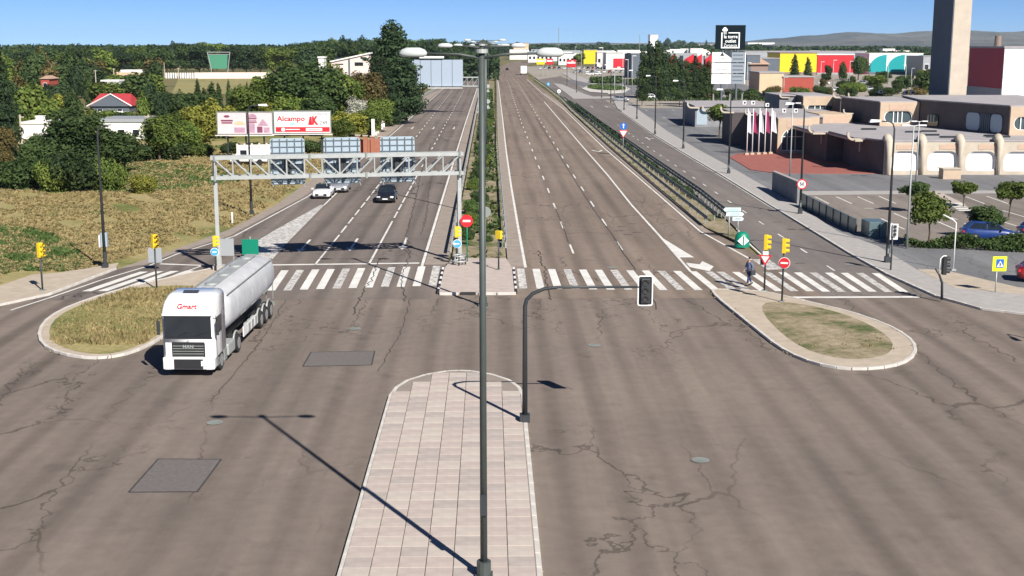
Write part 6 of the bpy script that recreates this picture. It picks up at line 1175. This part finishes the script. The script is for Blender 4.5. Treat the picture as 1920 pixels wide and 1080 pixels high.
# fill of the left middle distance, keeping the houses in view
guard = [(28, 92, 205, 246), (176, 268, 205, 262), (160, 245, 290, 206), (198, 272, 640, 140), (72, 112, 380, 160), (310, 545, 620, 172), (618, 695, 380, 124), (188, 224, 370, 156), (84, 114, 330, 173)]
def ylim(px, D, w):
    m = 0
    for a, b_, dh, yl in guard:
        if D < dh and a - w < px < b_ + w: m = max(m, yl)
    return m
cnt = 0
for D, h0, step in ((188, 6, 46), (215, 7.5, 42), (240, 8, 38), (265, 8, 36), (300, 9, 34), (330, 9, 32), (365, 9.5, 30), (410, 10, 28), (460, 11, 28), (520, 11.5, 28)):
    px = random.uniform(-10, 20)
    while px < 735:
        inside = (px < 325 or D < 1 or (D > 430 and px > 575) or (D < 250 and px < 380)) and not (D < 200 and px > 260)
        if inside:
            x = xat(px, D); h = h0 * random.uniform(.75, 1.2); w = h * random.uniform(.75, 1.0) if random.random() < .75 else h * .45
            yl = ylim(px, D, w * F / D / 2 * .75); d_, _z = 0, 0
            if yl:
                hm_ = zat(px, yl, D); h = min(h, hm_); w = min(w, h * 1.5)
            if h > 1.6:
                kd = 'roundfar' if h > 3 else 'bush'
                mm = random.choice(['lf_dark', 'lf_dark', 'lf_dark', 'lf_mid', 'lf_mid', 'lf_pine', 'lf_brn' if random.random() < .35 else 'lf_yel'])
                tone = {'lf_dark': 'dark green', 'lf_mid': 'mid green', 'lf_pine': 'blackish green', 'lf_brn': 'brownish', 'lf_yel': 'yellow-green'}[mm]
                plant(kd, x, D, h, w, mm, f'{tone} tree in the thick greenery {zone(px, D)}' if kd != 'bush' else f'low {tone} shrub {zone(px, D)}', 'tree' if kd != 'bush' else 'shrub', 'trees filling the left middle distance'); cnt += 1
        px += step * random.uniform(.7, 1.35)
# pine woods on the left horizon
sky_y = [(0, 90), (60, 86), (100, 82), (150, 84), (200, 87), (260, 83), (330, 81), (400, 78), (450, 82), (520, 86), (580, 76), (640, 71), (700, 69), (760, 72), (830, 72), (860, 80), (890, 71), (930, 78), (960, 84), (1010, 86)]
def skyy(px):
    for (a, ya), (b_, yb) in zip(sky_y[:-1], sky_y[1:]):
        if px <= b_: return ya + (yb - ya) * max(0, (px - a)) / (b_ - a)
    return 86
for D, off, st in ((590, 9, 34), (640, 4, 30), (740, 0, 27), (860, -.5, 25)):
    px = random.uniform(-20, 0)
    while px < (860 if D < 800 else 925):
        if not (D < 630 and 300 < px < 560):
            y_ = skyy(px) + off + random.uniform(-1.5, 2.5); h = max(7, zat(px, y_, D)); w = random.uniform(10, 15)
            plant('pinefar' if random.random() < .8 else 'roundfar', xat(px, D), D, h, w, random.choice(['lf_pine', 'lf_dark', 'lf_dark', 'lf_mid' if random.random() < .4 else 'lf_pine']), f'dark pine in the horizon woods {zone(px, 0)[:-10]}, {["front", "second", "third", "rearmost"][(590, 640, 740, 860).index(D)]} belt', 'tree', 'pines of the woods along the left horizon')
        px += st * random.uniform(.75, 1.3)
# right-hand side
for k, (px, pt, w, m) in enumerate(((1207, 100, 26, 'lf_dark'), (1219, 84, 28, 'lf_pine'), (1233, 80, 28, 'lf_dark'), (1247, 96, 26, 'lf_pine'), (1262, 106, 22, 'lf_dark'), (1274, 112, 24, 'lf_pine'), (1288, 117, 22, 'lf_dark'), (1300, 112, 22, 'lf_pine'), (1312, 120, 22, 'lf_dark'), (1325, 118, 24, 'lf_dark'))):
    pl('poplar', px, pt, 184, w, m, f'{ORD[k]} of the dark poplars before the mall, counted from the road', group='dark poplars before the mall')
for k, px in enumerate((1225, 1268, 1294, 1320)): pl('roundfar', px, 150, 183, 44, 'lf_dark', f'{ORD[k]} low dark tree under the poplars, counted from the road', group='low dark trees under the poplars')
for k, (px, w) in enumerate(((1204, 25), (1238, 20), (1274, 24), (1311, 28), (1345, 22), (1373, 28), (1407, 26), (1440, 22))):
    pl('lot', px, 165 if w > 24 else 168, 199, w * 1.1, 'lf_dark', f'{ORD[k]} small round tree in the car park row before the poplars, counted from the road', group='small round trees in the car park row')
pl('lot', 1349, 194, 258, 62, 'lf_mid', 'full green tree in front of the grey retail wing'); 
for k, (px, pt, pb, w, lb) in enumerate(((1740, 357, 462, 78, 'bushy green tree right behind the tall pavement lamp'), (1716, 338, 398, 50, 'smaller tree behind the bushy one by the car park path'), (1806, 338, 388, 44, 'small tree beside the car park zebra'), (1851, 384, 448, 62, 'round green tree above the parked blue cars'), (1891, 338, 408, 60, 'tree at the right edge of the car park'))): pl('lot', px, pt, pb, w, 'lf_dark' if k % 2 else 'lf_mid', lb)
for k, (kd, px, pt, pb, w, m, lb) in enumerate((('column', 1489, 104, 146, 18, 'lf_dark', 'slim dark cypress before the yellow frontage'), ('column', 1514, 109, 146, 15, 'lf_dark', 'second slim cypress before the yellow frontage'), ('round', 1609, 103, 150, 42, 'lf_dark', 'round dark tree between the red and turquoise fronts'), ('roundfar', 1553, 120, 150, 18, 'lf_dark', 'small tree before the red frontage'), ('roundfar', 1580, 118, 152, 22, 'lf_dark', 'small tree right of the first before the red frontage'),
     ('bush', 1450, 158, 178, 34, 'lf_brn', 'brownish shrub before the cream block'), ('bush', 1500, 160, 180, 50, 'lf_mid', 'green shrub before the terracotta block'), ('bush', 1540, 158, 178, 40, 'lf_dark', 'dark shrub right of the terracotta block'), ('roundfar', 1640, 142, 166, 50, 'lf_mid', 'wide green tree under the turquoise sails'), ('roundfar', 1690, 144, 172, 44, 'lf_dark', 'dark tree under the second turquoise sail'), ('roundfar', 1735, 140, 176, 46, 'lf_dark', 'dark tree beside the concrete tower'), ('bush', 1600, 152, 172, 60, 'lf_mid', 'green shrub bank below the round tree'), ('bush', 1655, 160, 180, 60, 'lf_dark', 'dark shrub bank behind the retail roofs'), ('bush', 1715, 162, 184, 50, 'lf_brn', 'brownish shrub left of the concrete tower'), ('roundfar', 1750, 150, 182, 40, 'lf_mid', 'green tree at the foot of the tower'),
     ('roundfar', 1085, 98, 122, 30, 'lf_mid', 'green tree left of the yellow shop'), ('roundfar', 1250, 73, 94, 24, 'lf_dark', 'round dark tree on the skyline above the poplars'), ('roundfar', 1274, 76, 94, 30, 'lf_dark', 'broad dark tree on the skyline above the poplars'), ('roundfar', 1298, 77, 94, 26, 'lf_dark', 'third dark tree on the skyline above the poplars'), ('column', 1324, 76, 95, 8, 'lf_dark', 'lone slim tree on the skyline left of the sign tower'), ('roundfar', 1130, 79, 92, 30, 'lf_dark', 'dark tree clump on the skyline above the pink shop'), ('roundfar', 972, 77, 96, 14, 'lf_dark', 'small dark tree on the skyline above the cream block'))):
    pl(kd, px, pt, pb, w, m, lb, 'tree' if kd != 'bush' else 'shrub')
# ---- stuff: woods on the plain, hedges, tufts
def leafstuff(name, lab, pts, leaf, m, cat='hedge', quads=1):
    vs = []; fs = []
    for x, y, z, s in pts:
        u = Vector((random.uniform(-1, 1), random.uniform(-1, 1), random.uniform(-.6, 1))).normalized(); v = u.cross(Vector((random.uniform(-1, 1), random.uniform(-1, 1), random.uniform(-1, 1)))).normalized(); k = len(vs); c = Vector((x, y, z))
        vs += [tuple(c + u * s), tuple(c + v * s * .7), tuple(c - u * s), tuple(c - v * s * .7)]; fs.append((k, k + 1, k + 2, k + 3))
    me = bpy.data.meshes.new(name); me.from_pydata(vs, [], fs); o = link(name, me, None, M[m]); return tag(o, lab, cat, kind='stuff')
def hb(x0, x1, y0, y1, h, n, s, slope=0):
    out = []
    for _ in range(n):
        t = random.random(); y = y0 + (y1 - y0) * t; f = .75 + .5 * math.sin(y * .7) * .4 + random.uniform(-.1, .1); out.append((random.uniform(x0, x1) + slope * t, y, random.random() ** .6 * h * f, random.uniform(.6, 1.3) * s))
    return out
leafstuff('hedge', 'dark hedge between guardrail and service road', hb(19.5, 20.2, 122, 200, .75, 5000, .11) + hb(19.5, 20.6, 200, 330, 1.0, 4500, .18), 0, 'lf_pine')
leafstuff('hedge', 'low green planting bed beside the parked blue cars', hb(0, 0, 0, 0, 1, 0, 1) + [(x, y, z * (1 + .5 * math.sin(x * 1.3)), s) for x, y, z, s in hb(30.8, 47, 88.0, 95.5, .75, 15000, .13) if y > 92.8 - (x - 31) * .33 and y < 93.5 + (x - 31) * .3], 0, 'lf_grn')
leafstuff('hedge', 'dark clipped hedge beyond the roundabout', hb(40, 52, 500, 520, 2.4, 1800, .5) + hb(52, 66, 480, 490, 2.2, 1500, .5), 0, 'lf_dark')
leafstuff('hedge', 'low dark hedge along the back of the car park', hb(40, 110, 342, 346, 1.1, 2500, .35), 0, 'lf_dark')
x_, y_ = G(1137, 166); lm = []
for _ in range(2600):
    a = random.uniform(0, 6.28); r = random.random() ** .5; lm.append((x_ + math.cos(a) * r * 6.2, y_ + math.sin(a) * r * 24, .25 + random.random() * .5, .35))
leafstuff('grass', 'bright grass of the oval roundabout island', lm, 0, 'lf_grn', 'grass')
md = []
for _ in range(5200):
    y = 88 + 330 * random.random() ** 1.6; w = math.sin(y * .45) + math.sin(y * .17 + 2) + (y - 150) / 120
    if w < random.uniform(-.8, .8): continue
    md.append((random.uniform(-2.2, .8), y, .1 + random.random() ** 1.5 * (.6 + .3 * math.sin(y)), random.uniform(.1, .2) * (1 + y / 250)))
leafstuff('median_plants', 'green weeds and low shrubs along the central median', md, 0, 'lf_grn', 'plants'); 
for k, (x, y, h, w) in enumerate(((-1.9, 97, 1.2, 1.6), (-1.7, 103, 1.7, 1.6), (-1.6, 112, 1.6, 1.8), (-1.0, 121, 1.3, 2.0), (-1.7, 131, 1.5, 1.8), (-.3, 96, .7, 1.3), (-1.2, 142, 1.4, 2.0), (-.8, 158, 1.6, 2.4), (-1.0, 176, 1.6, 2.6), (-.9, 200, 1.8, 2.8), (-.8, 232, 1.8, 3), (-.5, 262, 2, 3))):
    plant('bush', x, y, h, w, ['lf_dark', 'lf_mid', 'lf_grn'][k % 3], f'{ORD[k]} green shrub in the central median, counted up the road', 'shrub', 'shrubs in the central median')
wd = []
def woods(px0, px1, D, yt, n, s, var=1.5):
    for _ in range(n):
        px = random.uniform(px0, px1); top = zat(px, yt + math.sin(px * .35) * var * .4 + math.sin(px * .11) * var * .6, D); wd.append((xat(px, D), D + random.uniform(-30, 30), max(.5, top) * random.random() ** .7, s * random.uniform(.6, 1.3)))
woods(870, 1420, 1900, 84.5, 9000, 2.2, 1.6); woods(1380, 1760, 1500, 88, 6000, 1.8, 1.6); woods(950, 1240, 1700, 88, 4500, 1.8, 1.4); woods(-60, 900, 1100, 86, 9000, 2.2, 1.5); woods(1330, 1500, 1000, 91, 1500, 1.4); woods(870, 935, 560, 96, 1500, 1.0, 2); woods(1540, 1760, 820, 97, 3000, 1.2, 1)
leafstuff('distant_woodland', 'dark belt of far-off trees across the plain below the hills', wd, 0, 'lf_pine', 'woodland')
far_b = thing('far_town', None, None); far_b['kind'] = 'structure'; mb = MB(); mb2 = MB()
for k in range(110):
    px = random.uniform(950, 1760); D = random.uniform(1150, 1850); w = random.uniform(8, 34); x = xat(px, D); (mb if random.random() < .65 else mb2).b2((x, D, 0), (x + w, D + 15, random.uniform(4, 11)))
for m_, b_ in (('whitewall', mb), ('mgrey', mb2)): o = b_.build('far_buildings', M[m_], far_b); o['kind'] = 'stuff'
# dry grass tufts on the field
def tufts(name, lab, region, n, hgt, m, seed):
    rd = random.Random(seed); vs = []; fs = []
    for _ in range(n):
        x, y = region(rd)
        if x is None: continue
        if name == 'field_grass' and math.sin(x * .55 + math.sin(y * .31) * 2.2) * math.sin(y * .37 + x * .12) + .5 * math.sin(x * 1.7 + y * .9) < -.55: continue
        f = .55 + .5 * math.sin(x * .21 + math.sin(y * .13) * 2) * math.cos(y * .17 + x * .05); sc = 1 + (y - 80) / 110
        for j in range(3):
            a = rd.uniform(0, 3.14); l = rd.uniform(.10, .22) * sc; h = hgt * rd.uniform(.4, 1.2) * (.5 + max(0, f)); dx, dy = math.cos(a) * l, math.sin(a) * l; ox, oy = rd.uniform(-.15, .15), rd.uniform(-.15, .15); k = len(vs)
            vs += [(x - dx, y - dy, -.04), (x + dx, y + dy, -.04), (x + ox, y + oy, h)]; fs.append((k, k + 1, k + 2))
    me = bpy.data.meshes.new(name); me.from_pydata(vs, [], fs); return tag(link(name, me, None, M[m]), lab, 'grass', kind='stuff')
def reg_field(rd):
    y = 76 + 115 * rd.random() ** 1.25; xl = -(y * .44 + 6); xr = -20.8 - max(0, (108 - y) * .27) - (0 if y > 84 else 4.5)
    return (rd.uniform(xl, xr), y)
tufts('field_grass', 'dry straw-coloured grass of the field left of the road', reg_field, 42000, .15, 'lf_grs', 1)
def reg_green(rd):
    x, y = reg_field(rd); return (x, y) if math.sin(x * .14 + 1) + math.sin(y * .11 + x * .05) > .75 else (None, None)
tufts('green_weeds', 'patches of greener weeds in the dry field', reg_green, 26000, .16, 'lf_grn', 2)
def reg_isl(rd): return (rd.uniform(-23.4, -17.3), rd.uniform(62, 77))
def reg_isl2(rd):
    x, y = reg_isl(rd); return (x, y) if x > -24.1 + abs(y - 70) * .28 else (None, None)
tufts('island_grass', 'short dry grass on the slip lane island', reg_isl2, 3000, .22, 'lf_grs', 3)
def reg_ri(rd):
    x, y = rd.uniform(15.2, 20), rd.uniform(60.5, 70.5); return (x, y) if rd.random() < .5 else (None, None)
tufts('island_weeds', 'sparse weeds on the soil of the right island', reg_ri, 500, .2, 'lf_grs', 4)

random.seed(77)
for k in range(26):
    px = random.uniform(1530, 1758); pb = random.uniform(146, 186); pl('roundfar' if k % 2 else 'bush', px, pb - random.uniform(9, 20), pb, random.uniform(16, 36), random.choice(['lf_dark', 'lf_mid', 'lf_brn', 'lf_dark']), 'leafy clump in the planted strips between mall and retail roofs', 'shrub', 'leafy clumps between mall and retail roofs', name='shrub')
# ---- near paving slabs, kerb stones, patches and cracks
slab = MB().box((0, 0, 0), (.76, .76, .05)); sm = slab.build('slab', M['pavep'], None, bev=.012).data; tmp = [o for o in S.objects if o.data == sm][0]; bpy.data.objects.remove(tmp)
sm2 = sm.copy(); sm2.materials.clear(); sm2.materials.append(mat('slab_greyed', (.40, .35, .32), .9, var=.16, scale=2)); sm3 = sm.copy(); sm3.materials.clear(); sm3.materials.append(mat('slab_light', (.48, .42, .37), .9, var=.12, scale=2))
nm_ = bpy.data.objects['near_median']; nm_.data.materials.clear(); nm_.data.materials.append(mat('joint_mortar', (.26, .22, .19), .95))
for i in range(7):
    for j in range(31):
        x = -3.84 + i * .785; y = 32.2 + j * .785
        if y > 53 and not (-3.9 + (y - 53) * .55 < x < 1.0 - (y - 53) * .5): continue
        if abs(x + .2) < .42 and abs(y - 33.5) < .42: pass
        o = bpy.data.objects.new('slab', random.choice([sm, sm, sm2, sm3])); S.collection.objects.link(o); o.parent = nm_; o.location = (x, y, .137 + random.uniform(-.004, .006)); o.rotation_euler = (random.uniform(-.004, .004), random.uniform(-.004, .004), random.uniform(-.008, .008))
def patch(pts, z=.006):
    o = sheet('asphalt_patch', pts, z, M['patch']); mb = MB(); ribbon(mb, pts + [pts[0]], .07, z + .003); mb.build('sealed_joint', M['seal'], o, normals=False)
#patch([(6.2, 46), (9.1, 46.2), (9.0, 52.5), (6.1, 52.3)])
patch([(-12.2, 41), (-9.9, 41), (-9.8, 44.4), (-12.1, 44.5)]); patch([(-8.8, 58), (-5.6, 58.2), (-5.7, 61), (-8.8, 60.8)])
cr_ = tag(thing('road_crack', None, None), kind='structure')
def crack(px, w=.06, z=.016, jit=.12, br=0, world=False):
    pts = px if world else [G(*p) for p in px]; out = []
    for a, b_ in zip(pts[:-1], pts[1:]):
        n = max(2, int(math.dist(a, b_) / .45))
        for i in range(n): t_ = i / n; out.append((a[0] + (b_[0] - a[0]) * t_ + random.uniform(-jit, jit), a[1] + (b_[1] - a[1]) * t_ + random.uniform(-jit, jit)))
    out.append(pts[-1]); mb = MB(); ribbon(mb, out, w, z); mb.build('crack', M['seal'], cr_, normals=False)
crack([(1010, 470), (1014, 486), (1022, 505), (1027, 545), (1034, 562)], .07, .021); crack([(1150, 443), (1169, 475), (1192, 506)], .08, jit=.02); crack([(1040, 388), (1056, 425), (1066, 455)], .06, jit=.02); crack([(1004, 220), (1040, 278), (1112, 392), (1150, 443)], .06, jit=.03)
crack([(808, 270), (788, 330), (775, 392), (762, 440), (768, 480), (752, 520), (760, 565)], .06, .021); crack([(712, 486), (694, 530), (678, 552), (662, 590)], .07, .021); crack([(1062, 438), (1100, 436), (1142, 438)], .05); crack([(822, 290), (806, 345), (800, 400), (790, 440)], .05); crack([(800, 345), (780, 350), (772, 360)], .05)
crack([(1010, 470), (1000, 476), (1020, 478)], .04); crack([(640, 406), (690, 407), (740, 402)], .05)
for a, b_ in (((-4.75, 74), (-5.2, 57)), ((-12.1, 74), (-11.8, 52))): crack([a, ((a[0] + b_[0]) / 2 + .3, (a[1] + b_[1]) / 2), b_], .035, .017, .07, world=True)
for px, py in ((1165, 425), (1184, 420), (1160, 433), (1178, 440), (1195, 436), (1490, 415), (1456, 417), (1500, 494)):
    x, y = G(px, py); crack([(x - .35, y - .1), (x, y + .1), (x + .35, y)], .16, .015, .05, world=True)

# weeds at kerb edges and in joints, stains on the near median
kw = []
for pts_ in (isl, ri):
    for i in range(len(pts_)):
        a, b_ = Vector(pts_[i][:2]), Vector(pts_[(i + 1) % len(pts_)][:2])
        for _ in range(int((b_ - a).length * 5)):
            if math.sin(i * 1.7) + random.random() < .9: continue
            q = a.lerp(b_, random.random()); n_ = Vector((-(b_ - a).y, (b_ - a).x)).normalized() * random.choice((.16, -.16)); kw.append((q.x + n_.x, q.y + n_.y, .03 + random.random() * .12, random.uniform(.03, .07)))
for _ in range(260): kw.append((random.choice((-4.32, 1.42)) + random.uniform(-.05, .05), random.uniform(32, 53), .02 + random.random() * .08, random.uniform(.02, .05)))
leafstuff('kerb_weeds', 'small weeds growing along the kerbs of the islands', kw, 0, 'lf_grs', 'weeds')
for k, (px, py, c) in enumerate(((1165, 190, 'silver'), (1222, 186, 'whitev'), (1256, 184, 'bluecar'), (1330, 187, 'redcar'), (1392, 184, 'whitev'), (1424, 183, 'blackcar'), (1570, 172, 'whitev'), (1630, 170, 'silver'), (1668, 176, 'redcar'), (1545, 158, 'whitev'))):
    x, y = G(px, py); far_car(x, y, 1.35 + .1 * math.sin(k), c, f'{cn[c]} car parked among the small trees, {ORD[k]} of the scattered cars from the road', 'scattered cars in the middle car parks')

# ================================================================ air
hz = MB().b2((-7100, -300, -1.2), (7100, 9700, 125)).build('haze', None); hz['kind'] = 'stuff'
hm_ = bpy.data.materials.new('haze_air'); hm_.use_nodes = True; t = hm_.node_tree; t.nodes.clear(); ou = t.nodes.new('ShaderNodeOutputMaterial'); pv = t.nodes.new('ShaderNodeVolumePrincipled')
pv.inputs['Density'].default_value = .00004; pv.inputs['Color'].default_value = (.62, .8, 1, 1); pv.inputs['Anisotropy'].default_value = 0
t.links.new(pv.outputs[0], ou.inputs['Volume']); hz.data.materials.append(hm_)
